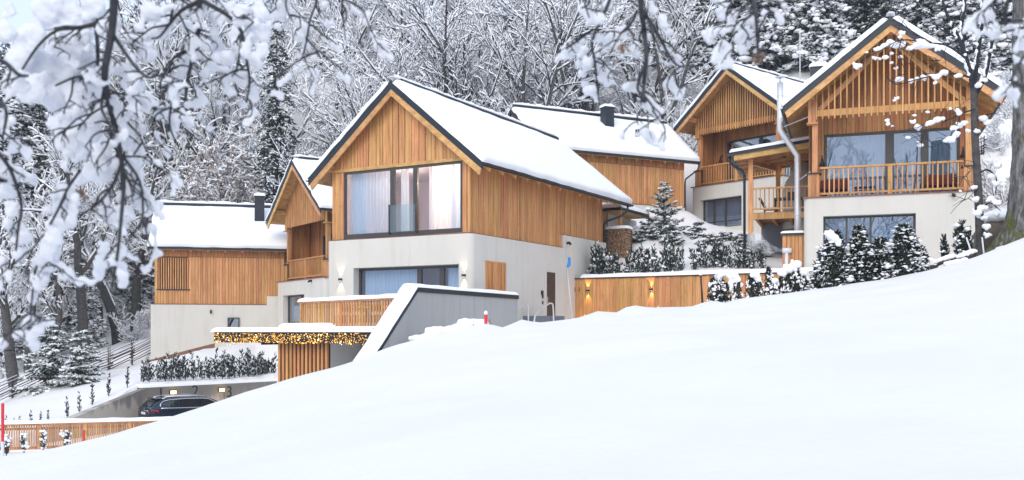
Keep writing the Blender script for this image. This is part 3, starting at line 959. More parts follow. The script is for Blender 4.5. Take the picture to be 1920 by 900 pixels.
# ---------------------------------------------------------------- loggia chalets
def loggia_chalet(label, loc, rz, z1, zg, L, gf, o=0.75, W=6.3, slat_pitch=0.2, slat_w=0.075, seed=0, sides=(True, True), wall_mat='cladding', front_win=(0.7, 5.85), back=1.7, brace=False, base_in=0.0, gf_kw=None, winspec=None, roof_half=4.1, mid_post=True, rail_pitch=.19):
    h = T('chalet', label, 'chalet', (loc[0], loc[1], zg), rz, absz=True)
    c = W / 2
    half, ze, za = roof_half, z1 + 3.72, z1 + 6.92
    sl = gable_roof(h, c, half, za, ze, -o, L + .5, seed=seed,
                    purlins=[(c, za - .30, .22, .26, .1), (.14, ze + sl_at(za, ze, half, half - c + .14) - .28, .22, .26, .1), (W - .14, ze + sl_at(za, ze, half, half - c + .14) - .28, .22, .26, .1)],
                    rafters=(1, [k * 1.0 for k in range(int(L))], .95))
    under = lambda u: za - sl * abs(u - c) - 0.215
    zb = z1 + 3.2                                  # underside of the gable screen
    plaster_body(h, -.16 - base_in, W + .16, -.16, L, zg - 2.5, z1 - .03, [gf['hole']] if gf else [], r=.22)
    if gf:
        window(h, .14, gf['hole'][0] + .01, gf['hole'][1] - .01, gf['hole'][2], gf['hole'][3] - .01, mull=gf['mull'], transom=gf.get('transom'), f=.07, mw=.08, glass='glass_reflective',
               curtains=[(gf['hole'][0] + .1, gf['hole'][1] - .1, gf.get('cmat', 'curtain_blue'), .13)], seed=seed + 5)
        room(h, gf['hole'][0] - .3, gf['hole'][1] + .3, .5, 3.5, gf['hole'][2] - .3, gf['hole'][3] + .3, 'room_dark')
    h.box('ledge_flashing', 'copper', -.20 - base_in, W + .20, -.21, L, z1 - .03, z1 + .02)
    # corner pedestals, posts, railing
    for (a, b) in ((0.0, .46), (W - .46, W)):
        h.box('pedestal_core', 'backing', a + .03, b - .03, .03, .43, z1 + .02, z1 + .98)
        boards(h, 'v', a, b, z1 + .02, lambda u: z1 + .98, .03, widths=(.14, .16), mat='slat', name='pedestal_board')
        boards(h, 'u-' if a < 1 else 'u', .03, .43, z1 + .02, lambda u: z1 + .98, a + .03 if a < 1 else b - .03, widths=(.14,), mat='slat', name='pedestal_board')
        h.box('pedestal_cap', 'metal', a - .06, b + .06, -.06, .48, z1 + .98, z1 + 1.03)
        pa = a + .16 if a < 1 else a + .08
        h.box('post', 'slat', pa, pa + .22, .10, .32, z1 + 1.03, zb + .02)
    r0, r1 = .46, W - .46
    h.box('top_rail', 'slat', r0, r1, .02, .14, z1 + 1.17, z1 + 1.25)
    h.box('bottom_rail', 'slat', r0, r1, .05, .11, z1 + .12, z1 + .20)
    if mid_post: h.box('rail_post', 'slat', c - .09, c + .09, .03, .13, z1 + .04, z1 + 1.17)
    n = int((r1 - r0) / rail_pitch)
    for k in range(1, n):
        u = r0 + (r1 - r0) * k / n
        if abs(u - c) > .12 or not mid_post:
            h.box('baluster', 'slat', u - .026, u + .026, .055, .105, z1 + .20, z1 + 1.17)
    # gable screen
    h.box('tie_beam', 'slat', .2, W - .2, .06, .22, zb + .14, zb + .40)
    zsl = lambda u: under(u) - .30
    n = int(W / slat_pitch)
    for k in range(n + 1):
        u = .34 + (W - .68) * k / n
        if zsl(u) > zb + .15:
            h.box('screen_slat', 'slat', u - slat_w / 2, u + slat_w / 2, -.045, .0, zb, zsl(u) + .18)
    for (a, b) in ((0.0, .34), (W - .34, W)):
        boards(h, 'v', a, b, zb - .12, lambda u: under(u) - .02, .06, widths=(.16,), mat='slat')
        h.box('gable_corner_core', 'backing', a + .01, b - .01, .06, .3, zb - .1, min(under(a), under(b)) - .06)
        h.box('screen_foot', 'beam', a - .05, b + .05, -.06, .34, zb - .17, zb - .12)
    if sides[0]:
        h.prism('screen_gap_shade', 'backing', [(.34, zb + .10), (W - .34, zb + .10), (W - .34, under(W - .34) - .04), (c, under(c) - .04), (.34, under(.34) - .04)], 'v', .30, .34)  # dark sheet added behind the slats so their gaps look shaded
    h.box('rafter_beam', 'beam', c - .11, c + .11, .06, back, za - .85, za - .30)
    if brace:
        for sg in (-1, 1):
            a, b = Vector((c + sg * (c - .45), .14, zb + .40)), Vector((c + sg * .35, .14, za - 1.0))
            d = (b - a); n_ = Vector((-d.z, 0, d.x)).normalized() * .1
            h.prism('brace', 'slat', [((a + n_).x, (a + n_).z), ((b + n_).x, (b + n_).z), ((b - n_).x, (b - n_).z), ((a - n_).x, (a - n_).z)], 'v', .08, .2)
    # loggia: side walls, back wall with its window, floor, far gable wall
    for k, (uu, pl) in enumerate(((0.0, 'u'), (W, 'u-'))):
        s0 = .46 if sides[k] else back - .02
        a0, a1 = (uu, uu + .12) if k == 0 else (uu - .12, uu)
        h.box('side_wall', 'backing', a0, a1, s0, L - .1, z1 + .02, under(uu) + .02)
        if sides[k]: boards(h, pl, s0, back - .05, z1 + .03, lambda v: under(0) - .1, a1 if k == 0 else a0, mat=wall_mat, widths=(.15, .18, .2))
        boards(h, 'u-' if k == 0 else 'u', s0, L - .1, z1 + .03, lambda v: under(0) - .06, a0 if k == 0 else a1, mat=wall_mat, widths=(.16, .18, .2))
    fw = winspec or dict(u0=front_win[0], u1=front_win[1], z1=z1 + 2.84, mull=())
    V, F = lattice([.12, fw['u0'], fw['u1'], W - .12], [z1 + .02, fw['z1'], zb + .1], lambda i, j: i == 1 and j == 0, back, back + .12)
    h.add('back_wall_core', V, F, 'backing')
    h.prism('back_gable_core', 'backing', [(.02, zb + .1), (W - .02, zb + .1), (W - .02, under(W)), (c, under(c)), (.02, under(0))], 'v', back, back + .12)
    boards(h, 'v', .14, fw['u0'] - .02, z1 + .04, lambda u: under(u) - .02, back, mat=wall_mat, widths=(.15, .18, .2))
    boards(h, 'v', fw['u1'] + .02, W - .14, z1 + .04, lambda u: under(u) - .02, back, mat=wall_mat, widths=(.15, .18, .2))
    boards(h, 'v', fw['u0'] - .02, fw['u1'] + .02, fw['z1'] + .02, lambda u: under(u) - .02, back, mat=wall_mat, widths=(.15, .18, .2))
    window(h, back + .0, fw['u0'], fw['u1'], z1 + .06, fw['z1'], mull=fw['mull'], f=.09, glass='glass_reflective', curtains=fw.get('curtains', ()), seed=seed + 2)
    room(h, .2, W - .2, back + .3, back + 4, z1, z1 + 2.95, 'room_dark')
    h.box('loggia_floor', 'cladding_dark', .05, W - .05, .1, back, z1 + .021, z1 + .05)
    h.prism('far_wall', 'cladding_dark', [(0, z1), (W, z1), (W, under(W)), (c, under(c)), (0, under(0))], 'v', L - .1, L)
    return h, under

C_LOC, C_RZ = (P(1303, 620, 62)[0], 62.0), R(40.1 - 90)
D_LOC, D_RZ = (P(1515, 620, 40.5)[0], 40.5), R(71.3 - 90)
F_LOC, F_RZ = (P(533, 620, 60)[0], 60.0), R(34.3 - 90)
Dh, D_under = loggia_chalet('timber chalet with open slatted gable, dark curtained windows and a balcony above pale plaster', D_LOC, D_RZ, 5.44, 1.6, 12.0,
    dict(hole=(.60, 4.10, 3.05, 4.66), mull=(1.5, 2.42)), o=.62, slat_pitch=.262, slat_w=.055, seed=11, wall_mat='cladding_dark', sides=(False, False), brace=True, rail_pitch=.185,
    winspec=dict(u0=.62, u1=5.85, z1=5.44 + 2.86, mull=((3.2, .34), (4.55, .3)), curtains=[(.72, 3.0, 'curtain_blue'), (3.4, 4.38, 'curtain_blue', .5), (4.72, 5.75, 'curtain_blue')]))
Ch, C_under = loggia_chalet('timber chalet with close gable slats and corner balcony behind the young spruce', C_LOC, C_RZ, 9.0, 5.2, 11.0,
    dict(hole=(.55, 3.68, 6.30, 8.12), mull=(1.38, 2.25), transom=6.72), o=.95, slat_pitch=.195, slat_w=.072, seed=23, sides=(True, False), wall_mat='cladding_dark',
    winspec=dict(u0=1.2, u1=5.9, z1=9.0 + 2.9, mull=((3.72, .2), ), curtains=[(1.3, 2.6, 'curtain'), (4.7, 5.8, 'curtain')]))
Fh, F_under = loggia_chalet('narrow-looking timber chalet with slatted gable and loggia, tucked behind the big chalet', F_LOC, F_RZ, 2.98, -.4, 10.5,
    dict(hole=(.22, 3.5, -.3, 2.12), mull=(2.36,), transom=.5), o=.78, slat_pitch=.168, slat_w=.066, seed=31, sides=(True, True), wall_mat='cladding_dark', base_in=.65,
    winspec=dict(u0=1.9, u1=4.4, z1=2.98 + 2.75, mull=((3.1, .15), ), curtains=[(2.0, 2.6, 'curtain_blue')]))

lantern(world(D_LOC, D_RZ, .52, 1.68, 7.25), D_RZ, 'black bell lantern on the loggia wall near the flue, on the slatted-gable chalet')
lantern(world(D_LOC, D_RZ, 5.98, 1.68, 7.3), D_RZ, 'black bell lantern on the loggia wall behind the slim tree')
lantern(world(F_LOC, F_RZ, .13, 1.1, 5.0), F_RZ - R(90), 'black bell lantern in the loggia of the chalet behind the big one')
lantern(world(C_LOC, C_RZ, .85, 1.68, 10.9), C_RZ, 'black bell lantern in the loggia of the chalet behind the young spruce')
for (loc, rz, z, u, lab) in ((D_LOC, D_RZ, 5.30, 5.45, 'small black spotlight under the balcony ledge of the slatted-gable chalet'), (F_LOC, F_RZ, 2.82, 4.6, 'small black spotlight under the loggia ledge behind the big chalet')):
    t = T('spotlight', lab, 'spotlight', world(loc, rz, u, -.16, z), rz, 'ledge spotlights')
    t.tube('lamp_head', 'black', [(0, -.02, .02), (0, -.14, 0), (.03, -.22, -.05)], .06, 8)
    t.box('wall_plate', 'black', -.05, .05, -.03, 0, -.05, .06)
# bench and table on the balcony
t = T('bench', 'dark bench with red cushions behind the balcony railing', 'bench', world(D_LOC, D_RZ, 1.05, 1.25, 5.5), D_RZ, 'balcony benches')
t.box('seat', 'cushion_red', -.6, .55, -.25, .25, .38, .48); t.box('backrest', 'cushion_red', -.6, .55, .2, .27, .48, .85)
for x in (-.52, .46):
    for y in (-.2, .16): t.box('leg', 'black', x, x + .05, y, y + .05, 0, .38)
b2 = copy_tree(t.o, world(D_LOC, D_RZ, 5.15, 1.25, 5.5), D_RZ, label='dark bench with red cushions behind the railing, near the slim tree')
t = T('table', 'low dark table between the balcony benches', 'table', world(D_LOC, D_RZ, 2.2, 1.2, 5.5), D_RZ)
t.box('table_top', 'black', -.4, .4, -.25, .25, .42, .46)
for x in (-.36, .3):
    for y in (-.21, .15): t.box('leg', 'black', x, x + .05, y, y + .05, 0, .42)

# ---------------------------------------------------------------- long chalets, eaves towards the viewer
def long_chalet(label, loc, rz, x0, x1, zp, zwood, zeave, zg, roof_u, band, seed, stepped=None, louver=None, half=3.6, dp=6.2, chim=None):
    """u along the eave; ridge parallel to u at v = dp / 2"""
    h = T('chalet', label, 'chalet', (loc[0], loc[1], zg), rz, absz=True)
    vc = dp / 2
    e = .42                                        # eave overhang
    hv = vc + e
    sl = 0.80
    ze, za = zeave, zeave + sl * hv
    al = math.atan(sl)
    tm = .16
    prof = lambda t: [(-e, ze - t), (vc, za - t), (dp + e, ze - t)]
    def chev(name, mat, t0, t1, a, b):
        p = prof(t0) + prof(t1)[::-1]
        V = [(a, q[0], q[1]) for q in p] + [(b, q[0], q[1]) for q in p]
        F = [(0, 1, 4, 5), (1, 2, 3, 4), (6, 11, 10, 7), (7, 10, 9, 8)] + [(i, i + 6, (i + 1) % 6 + 6, (i + 1) % 6) for i in range(6)]
        return h.add(name, V, F, mat, fix=True)
    chev('roof', 'metal', 0, tm, roof_u[0], roof_u[1])
    chev('verge_trim', 'metal', -.04, .26, roof_u[0] - .05, roof_u[0])
    chev('verge_trim', 'metal', -.04, .26, roof_u[1], roof_u[1] + .05)
    chev('soffit', 'beam', tm, tm + .05, roof_u[0] + .1, roof_u[1] - .1)
    Lr = roof_u[1] - roof_u[0]
    for sg in (-1, 1):
        A_ = (roof_u[0] - .06, vc + sg * .1, za - sl * .1)
        Bv = (0, sg * (hv - .08), -sl * (hv - .08))
        snow_sheet(h, 'roof_snow', A_, Bv, (Lr + .12, 0, 0), (0, sg * math.sin(al), math.cos(al)), 12, int(Lr * 2.2), .22, seed=seed + sg, amp=.30, droop=.07)
    h.prism('ridge_cap', 'metal', [(vc - .2, za - .14), (vc - .2, za + .19), (vc, za + .26), (vc + .2, za + .19), (vc + .2, za - .14)], 'u', roof_u[0] + .15, roof_u[1])
    lump_ridge(h, 'ridge_snow', (roof_u[0], vc, za + .22), (roof_u[1], vc, za + .22), .17, seed + 8)
    h.box('gutter', 'metal', roof_u[0], roof_u[1], -e - .13, -e - .005, ze - .16, ze - .03)
    for k in range(int(Lr / 1.0)):
        u = roof_u[0] + .4 + k * 1.0
        if x0 < u < x1: h.prism('rafter', 'beam', [(0.0, ze + sl * e - tm - .05), (-e + .02, ze - tm - .03), (-e + .04, ze - tm - .15), (0.0, ze + sl * e - tm - .2)], 'u', u - .05, u + .05)
    top = ze + sl * e - tm - .03
    st = stepped or (x1, zwood)
    h.solid('plaster_wall', 'plaster', [(x0 - .22, x1, -.08, dp, zp, zwood)])
    if stepped:
        h.solid('plaster_wall', 'plaster', [(st[0], x1 + 1.0, -.075, dp, zwood, st[1])])
        h.solid('plaster_wall', 'plaster', [(x1, x1 + 1.0, -.078, dp, zp, zwood)])
    holes = [louver] if louver else []
    us = sorted(set([x0, x1] + [q for p in holes for q in p[:2]])); zs = sorted(set([zwood, top] + [q for p in holes for q in p[2:]]))
    V, F = lattice(us, zs, lambda i, j: any(p[0] - 1e-6 <= us[i] and us[i + 1] <= p[1] + 1e-6 and p[2] - 1e-6 <= zs[j] and zs[j + 1] <= p[3] + 1e-6 for p in holes), 0, .12)
    h.add('front_wall_core', V, F, 'backing')
    for (ua, ub) in ((x0, x0 + .12), (x1 - .12, x1)):
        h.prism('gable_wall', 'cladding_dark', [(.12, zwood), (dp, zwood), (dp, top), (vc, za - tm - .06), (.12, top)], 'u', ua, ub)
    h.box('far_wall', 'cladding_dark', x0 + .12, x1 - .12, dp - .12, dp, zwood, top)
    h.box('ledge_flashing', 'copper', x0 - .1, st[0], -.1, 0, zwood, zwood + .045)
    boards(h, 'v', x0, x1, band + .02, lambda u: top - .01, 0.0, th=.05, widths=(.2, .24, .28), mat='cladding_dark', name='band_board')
    zl = lambda u: (st[1] if u > st[0] else zwood + .045)
    if louver:
        l0, l1, lz0, lz1 = louver
        boards(h, 'v', x0, l0, 0, lambda u: band, 0.0, zlo_f=zl, mat='cladding', widths=(.13, .16, .19))
        boards(h, 'v', l0, l1, 0, lambda u: lz0 - .06, 0.0, zlo_f=zl, mat='cladding', widths=(.13, .16, .19))
        boards(h, 'v', l1, x1, 0, lambda u: band, 0.0, zlo_f=zl, mat='cladding', widths=(.13, .16, .19))
        n = 13
        for k in range(n):
            u = l0 + (l1 - l0) * (k + .5) / n
            h.box('louver_slat', 'slat', u - .035, u + .035, -.03, .06, lz0, lz1)
        h.box('louver_sill', 'metal', l0 - .08, l1 + .08, -.07, .0, lz0 - .06, lz0)
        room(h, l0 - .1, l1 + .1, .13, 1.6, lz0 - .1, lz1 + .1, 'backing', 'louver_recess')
    else:
        boards(h, 'v', x0, x1, 0, lambda u: band, 0.0, zlo_f=zl, mat='cladding', widths=(.12, .14, .17))
    if chim:
        u0, u1, w0, w1, zc0, zc1 = chim
        chimney_box(h, u0, u1, w0, w1, zc0, zc1, seed)
    return h, za

E_LOC, E_RZ = (P(290, 620, 59.3)[0], 59.3), R(90 - 76.6)
B_LOC, B_RZ = (P(1080, 620, 56)[0], 56.0), R(90 - 63.7)
Eh, _ = long_chalet('long low timber chalet with louvered opening and plain snowy roof, beside the forest', E_LOC, E_RZ, 0.0, 7.6, -3.2, 1.58, 5.05, -1.6, (-.3, 8.2), 4.46, 41,
                    stepped=(6.55, 2.12), louver=(.18, 1.95, 2.5, 4.40), chim=(5.78, 6.38, 1.55, 2.0, 6.2, 8.45))
w = window(Eh, -.175, 4.22, 4.92, -.35, .80, f=.07, glass='glass_reflective')
Eh.box('window_recess', 'black', 4.25, 4.9, -.10, -.085, -.34, .79)
Eh.tube('spotlight', 'black', [(3.25, -.08, 1.22), (3.25, -.16, 1.22), (3.25, -.18, 1.05)], .055, 8)
Bh, _ = long_chalet('long timber chalet with vent pipes and a dark square chimney on its snowy roof', B_LOC, B_RZ, -2.2, 7.48, 4.5, 7.38, 10.18, 7.0, (-2.55, 8.3), 9.66, 53,
                    chim=(3.05, 3.65, 1.75, 2.35, 11.3, 13.35))
for (u, v) in ((4.72, 1.0), (4.92, 1.06)):
    zr = 10.18 + .8 * (v + .42)
    Bh.tube('vent_pipe', 'black', [(u, v, zr - .1), (u, v, zr + .55), (u - .05, v - .10, zr + .68)], .06, 8)
Bh.tube('downpipe', 'metal', [(8.2, -.5, 10.08), (8.2, -.5, 9.85), (8.15, -.45, 9.65), (7.55, -.07, 9.1), (7.52, -.05, 8.9), (7.52, -.05, 7.0)], .05, 8)
# ---------------------------------------------------------------- terrace, carport, concrete wall
def add_stains(mat, dark, light):
    pass

conc_wall = T('concrete_wall', 'grey concrete wall with slanted snowy edge and dark coping below the big chalet', 'wall', A_LOC, A_RZ, absz=True)
cw_poly = [(-9.9, -3.0), (-5.36, 1.33), (1.32, 1.28), (1.32, -1.2), (-4.0, -3.0)]
conc_wall.prism('wall_core', 'concrete', cw_poly, 'u', 7.76, 8.19)
for k in range(9):                                # formwork panels, each a little proud of the joint
    a, b = -7.9 + k * 1.03, -7.9 + k * 1.03 + 1.02
    b = min(b, 1.31)
    zt = lambda v: min(1.30, -0.86 + (v + 7.62) * .966 - .06) if v < -5.36 else 1.29
    poly = [(a, -2.6), (b, -2.6), (b, zt(b))] + ([(-5.36, 1.30)] if a < -5.36 < b else []) + [(a, zt(a))]
    conc_wall.prism('formwork_panel', 'concrete', poly, 'u', 8.19, 8.197 + .002 * (k % 3))
conc_wall.prism('coping', 'metal', [(-9.85, -3.06), (-5.33, 1.25), (1.34, 1.20), (1.34, 1.38), (-5.41, 1.43), (-9.95, -2.86)], 'u', 7.72, 8.24)
snow_sheet(conc_wall, 'coping_snow', (7.69, -5.40, 1.40), (.58, 0, 0), (0, 6.72, -.05), (0, 0, 1), 5, 20, .13, seed=61, edge=.13)
d_ = Vector((0, 4.55, 4.30)).normalized()
snow_sheet(conc_wall, 'coping_snow', (7.69, -9.9, -2.88), (.58, 0, 0), (0, 4.60, 4.36), (0, -d_.z, d_.y), 5, 16, .16, seed=62, edge=.13)

tr0, tr1 = (-8.32, 38.7), (-3.72, 33.45)
trz = math.atan2(tr1[1] - tr0[1], tr1[0] - tr0[0]); trl = math.hypot(tr1[0] - tr0[0], tr1[1] - tr0[1])
terr = T('terrace', 'raised terrace in front of the big chalet, covered with snow', 'terrace', (-6, 38, 0), 0, absz=True)
tp = [(-8.40, 38.68), (-3.75, 33.36), (-1.9, 35.2), (-2.0, 37.1), (-7.6, 40.4)]
terr.prism('terrace_slab', 'concrete', [(x + 6, y - 38) for x, y in tp], 'z', -.35, .06)
terr.prism('terrace_snow', 'snow', [(x + 6, y - 38) for x, y in tp], 'z', .06, .16)
def railing(name, label, p0, rz, L, ztop, h, pitch, sw, post_pitch, snow_t, seed, first_post=.6, post_w=.1, sink=.1):
    t = T(name, label, 'railing', (p0[0], p0[1], ztop - h), rz, absz=True)
    t.box('top_rail', 'slat', 0, L, -.05, .07, ztop - .06, ztop)
    t.box('cross_rail', 'slat', 0, L, .045, .085, ztop - h * .22, ztop - h * .22 + .08)
    t.box('cross_rail', 'slat', 0, L, .045, .085, ztop - h + .12, ztop - h + .20)
    n = int(L / pitch)
    for k in range(n + 1):
        u = L * k / n
        t.box('slat', 'slat', max(0, u - sw / 2), min(L, u + sw / 2), 0.0, .045, ztop - h + rng.uniform(-.01, .01), ztop - .06)
    u = first_post
    while u < L:
        t.box('rail_post', 'beam', u - post_w / 2, u + post_w / 2, -.045, .0, ztop - h - sink, ztop - .06)
        u += post_pitch
    snow_sheet(t, 'rail_snow', (-.03, -.10, ztop), (L + .06, 0, 0), (0, .24, 0), (0, 0, 1), int(L * 4), 4, snow_t, edge=.10, seed=seed, amp=.4)
    return t
railing('terrace_railing', 'larch slat railing with a thick snow cap round the terrace', tr0, trz, trl, 1.12, 1.15, .175, .085, 1.42, .15, 71, first_post=.12)
# snow-covered terrace furniture
tt = T('terrace_table', 'dark terrace table under a slab of snow behind the slat railing', 'table', (-5.6, 37.6, .12), A_RZ)
tt.box('table_top', 'black', -.75, .75, -.4, .4, .70, .74)
for x in (-.7, .65):
    for y in (-.36, .3): tt.box('leg', 'black', x, x + .05, y, y + .05, 0, .70)
snow_sheet(tt, 'table_snow', (-.77, -.42, .74), (1.54, 0, 0), (0, .84, 0), (0, 0, 1), 6, 5, .16, seed=5)
ch = T('terrace_chair', 'dark terrace chair with snow on its seat, beside the snowy table', 'chair', (-6.35, 37.3, .12), A_RZ, 'snowy terrace chairs')
ch.box('seat', 'black', -.24, .24, -.24, .24, .42, .46); ch.box('backrest', 'black', -.24, .24, .2, .24, .46, .88)
for x in (-.24, .2):
    for y in (-.24, .2): ch.box('leg', 'black', x, x + .04, y, y + .04, 0, .42)
snow_sheet(ch, 'seat_snow', (-.25, -.25, .46), (.5, 0, 0), (0, .44, 0), (0, 0, 1), 4, 4, .14, seed=6)
copy_tree(ch.o, (-4.95, 36.75, .12), A_RZ + 1.0, label='dark terrace chair with snow on its seat, nearest the slanted concrete wall')
copy_tree(ch.o, (-5.75, 37.0, .12), A_RZ + .2, label='dark terrace chair with snow on its seat, between the railing and the table')

# carport with fairy lights
cp0, cp1 = (-11.16, 37.0), (-4.75, 33.95)
cprz = math.atan2(cp1[1] - cp0[1], cp1[0] - cp0[0]); cpl = math.hypot(cp1[0] - cp0[0], cp1[1] - cp0[1])
cp = T('carport', 'flat snowy carport roof on a slatted timber wall below the terrace', 'carport', (cp0[0], cp0[1], -3.6), cprz, absz=True)
cp.box('roof_slab', 'metal', 0, cpl, .04, 4.6, -.36, -.05)
cp.box('fascia', 'metal', -.02, cpl, 0, .04, -.44, -.03)
cp.box('fascia', 'metal', -.02, .02, .04, 4.6, -.44, -.03)
snow_sheet(cp, 'roof_snow', (-.10, -.12, -.05), (cpl + .1, 0, 0), (0, 2.1, 0), (0, 0, 1), 26, 8, .17, edge=.15, seed=81, amp=.2)
cp.box('roof_slab', 'concrete', 1.75, cpl, 1.9, 4.6, -.05, .10)
snow_sheet(cp, 'roof_snow', (1.55, 1.72, .10), (cpl - 1.62, 0, 0), (0, 2.8, 0), (0, 0, 1), 22, 8, .19, edge=.18, seed=82, amp=.25)
cp.box('cross_beam', 'metal', 1.95, 2.05, .3, 4.4, -.52, -.37)
cp.box('slat_wall_core', 'black', 2.66, 4.86, .52, .58, -4.5, -.37)
for k in range(13):
    u = 2.70 + k * (2.10 / 12)
    cp.box('wall_slat', 'cladding', u - .045, u + .045, .40, .515, -4.5, -.37)
cp.box('back_wall', 'concrete', 4.9, cpl + .6, 2.4, 2.6, -4.5, -.37)
cp.box('side_wall', 'concrete', 2.66, 2.80, .6, 2.6, -4.5, -.37)
cp.box('lamp_body', 'black', 5.55, 5.95, 2.1, 2.35, -1.95, -1.72)
cp.box('lamp_lens', 'lamp_glow', 5.62, 5.80, 2.09, 2.098, -1.9, -1.78)
glow(cp, 5.5, 1.9, -1.9, 9.0, (1.0, .62, .3), .05)
fl = T('fairy_lights', 'dense string of golden fairy lights along the carport fascia', 'fairy lights', (cp0[0], cp0[1], -3.6), cprz, absz=True)
bulb = bpy.data.meshes.new('bulb')
bm = bmesh.new(); bmesh.ops.create_icosphere(bm, subdivisions=1, radius=1.0); bm.to_mesh(bulb); bm.free()
bulb.materials.append(M['warm_bulb'])
bulb_hot = bulb.copy(); bulb_hot.materials.clear(); bulb_hot.materials.append(M['hot_bulb'])
rest = []
for k in range(820):
    u = rng.uniform(0, cpl); z = -.09 - .36 * rng.random() ** .9 - (.10 if rng.random() < .06 else 0) + .02 * math.sin(u * 9)
    v = -.03 - rng.random() * .03
    r_ = rng.choice((.011, .014, .017, .022)) * (1 if k < 300 else .8)
    if k < 300:
        o = bpy.data.objects.new('bulb', bulb if k % 4 else bulb_hot)
        o.location = (u, v, z - fl.dz); o.scale = (r_,) * 3
        COL.objects.link(o); o.parent = fl.o
    else:
        rest.append((u, v, z, r_))
ico = [(v.co.x, v.co.y, v.co.z) for v in bulb.vertices]; icf = [tuple(p.vertices) for p in bulb.polygons]
V, F = [], []
for (u, v, z, r_) in rest:
    b = len(V); V += [(u + x * r_, v + y * r_, z + w_ * r_) for x, y, w_ in ico]; F += [tuple(b + i for i in f) for f in icf]
tag(fl.add('small_bulbs', V, F, 'warm_bulb'), kind='stuff')
for k in range(3):
    pts = [(cpl * i / 60, -.045, -.12 - .11 * k + .04 * math.sin(i * 1.9 + k * 2) + .03 * rng.uniform(-1, 1)) for i in range(61)]
    fl.tube('cable', 'black', pts, .006, 4)

# ---------------------------------------------------------------- parking yard: retaining wall, railing, car
def wall_mat_with_runs():
    m, N, L, b = new_mat('stained_concrete')
    v = _mapped(N, L, (1.6, 1.6, .35))
    f = _noise(N, L, 1.0, v, 5.0, .65)
    g = N.new('ShaderNodeNewGeometry'); sp = N.new('ShaderNodeSeparateXYZ'); L.new(g.outputs['Position'], sp.inputs[0])
    mr = N.new('ShaderNodeMapRange'); mr.inputs['From Min'].default_value = -3.9; mr.inputs['From Max'].default_value = -2.8
    mr.inputs['To Min'].default_value = -.28; mr.inputs['To Max'].default_value = .22
    L.new(sp.outputs['Z'], mr.inputs['Value'])
    ad = N.new('ShaderNodeMath'); ad.operation = 'ADD'; L.new(f, ad.inputs[0]); L.new(mr.outputs[0], ad.inputs[1])
    c = _ramp(N, L, ad.outputs[0], [(.40, (.50, .46, .40)), (.52, (.27, .25, .225)), (.70, (.215, .205, .19))])
    L.new(c, b.inputs['Base Color']); b.inputs['Roughness'].default_value = .85
    return m
M['stained'] = wall_mat_with_runs()
rw = T('retaining_wall', 'grey stained concrete retaining wall round the sunken parking space', 'wall', (-17.0, 46.0, -4.5), 0, absz=True)
bw = (.618, .786); bn = (-.786, .618)
L2 = 11.0
q = lambda s, n_: (bw[0] * s + bn[0] * n_, bw[1] * s + bn[1] * n_)
rw.prism('back_wall', 'stained', [q(0, 0), q(L2, 0), q(L2, .45), q(-.3, .45)], 'z', -4.7, -2.66)
wa = Vector((-1.72, -6.65)); wl_ = wa.length; wd_ = wa.normalized(); wn_ = Vector((-wd_.y, wd_.x)) * -1
wn_ = Vector((-.966, .26))
V = []
for (s, n_) in ((0, 0), (wl_, 0), (wl_, .42), (-.25, .42)):
    p = wd_ * s + wn_ * n_
    V.append((p.x, p.y, -4.7))
for (s, n_, z) in ((0, 0, -2.66), (wl_, 0, -3.98), (wl_, .42, -3.98), (-.25, .42, -2.66)):
    p = wd_ * s + wn_ * n_
    V.append((p.x, p.y, z))
rw.add('wing_wall', V, [(0, 3, 2, 1), (4, 5, 6, 7), (0, 1, 5, 4), (1, 2, 6, 5), (2, 3, 7, 6), (3, 0, 4, 7)], 'stained', fix=True)
snow_sheet(rw, 'wall_snow', (*q(-.2, .12), -2.66), (bw[0] * L2, bw[1] * L2, 0), (bn[0] * .75, bn[1] * .75, 0), (0, 0, 1), 40, 5, .14, edge=.12, seed=91)
yrz = math.atan2(bw[1], bw[0])
def numeral(txt, s, z, size):
    cu = bpy.data.curves.new('numeral', 'FONT'); cu.body = txt; cu.size = size; cu.extrude = .003; cu.align_x = 'CENTER'
    o = bpy.data.objects.new('numeral_tmp', cu); COL.objects.link(o)
    me = bpy.data.meshes.new_from_object(o.evaluated_get(bpy.context.evaluated_depsgraph_get()))
    bpy.data.objects.remove(o)
    me.materials.clear(); me.materials.append(M['black'])
    o = bpy.data.objects.new('numeral', me); COL.objects.link(o)
    x, y = q(s, -.006)
    o.parent = rw.o; o.location = (x, y, z - rw.dz); o.rotation_euler = (R(90), 0, yrz)
    return o
numeral('3', 4.53, -3.33, .80)
numeral('2', 2.56, -3.20, .80)
numeral('1', .70, -3.25, .80)
for (s, z, lab) in ((4.03, -2.95, 'glowing bulkhead lamp beside the number 3 on the parking wall'), (1.31, -2.93, 'glowing bulkhead lamp on the parking wall above the car roof')):
    x, y = q(s, 0)
    t = T('bulkhead_lamp', lab, 'wall lamp', (-17 + x, 46 + y, z), yrz, 'bulkhead lamps of the parking wall')
    t.box('lamp_body', 'black', -.15, .15, -.06, 0, -.09, .09)
    t.box('lamp_lens', 'lamp_glow', -.135, .135, -.12, -.06, -.075, .075)
    glow(t, 0, -.22, -.02, 3.5, (1.0, .66, .34), .06)
    t.tube('cable', 'black', [(.17, -.01, -.05), (.19, -.01, -.3), (.19, -.01, -1.2)], .012, 5)

pr0 = (-21.5, 35.7)
railing('parking_railing', 'low larch slat railing with a snow cap beside the parking yard', pr0, 0.305, 9.3, -3.47, 1.06, .083, .046, 1.58, .14, 101, first_post=.85, post_w=.13, sink=.4)
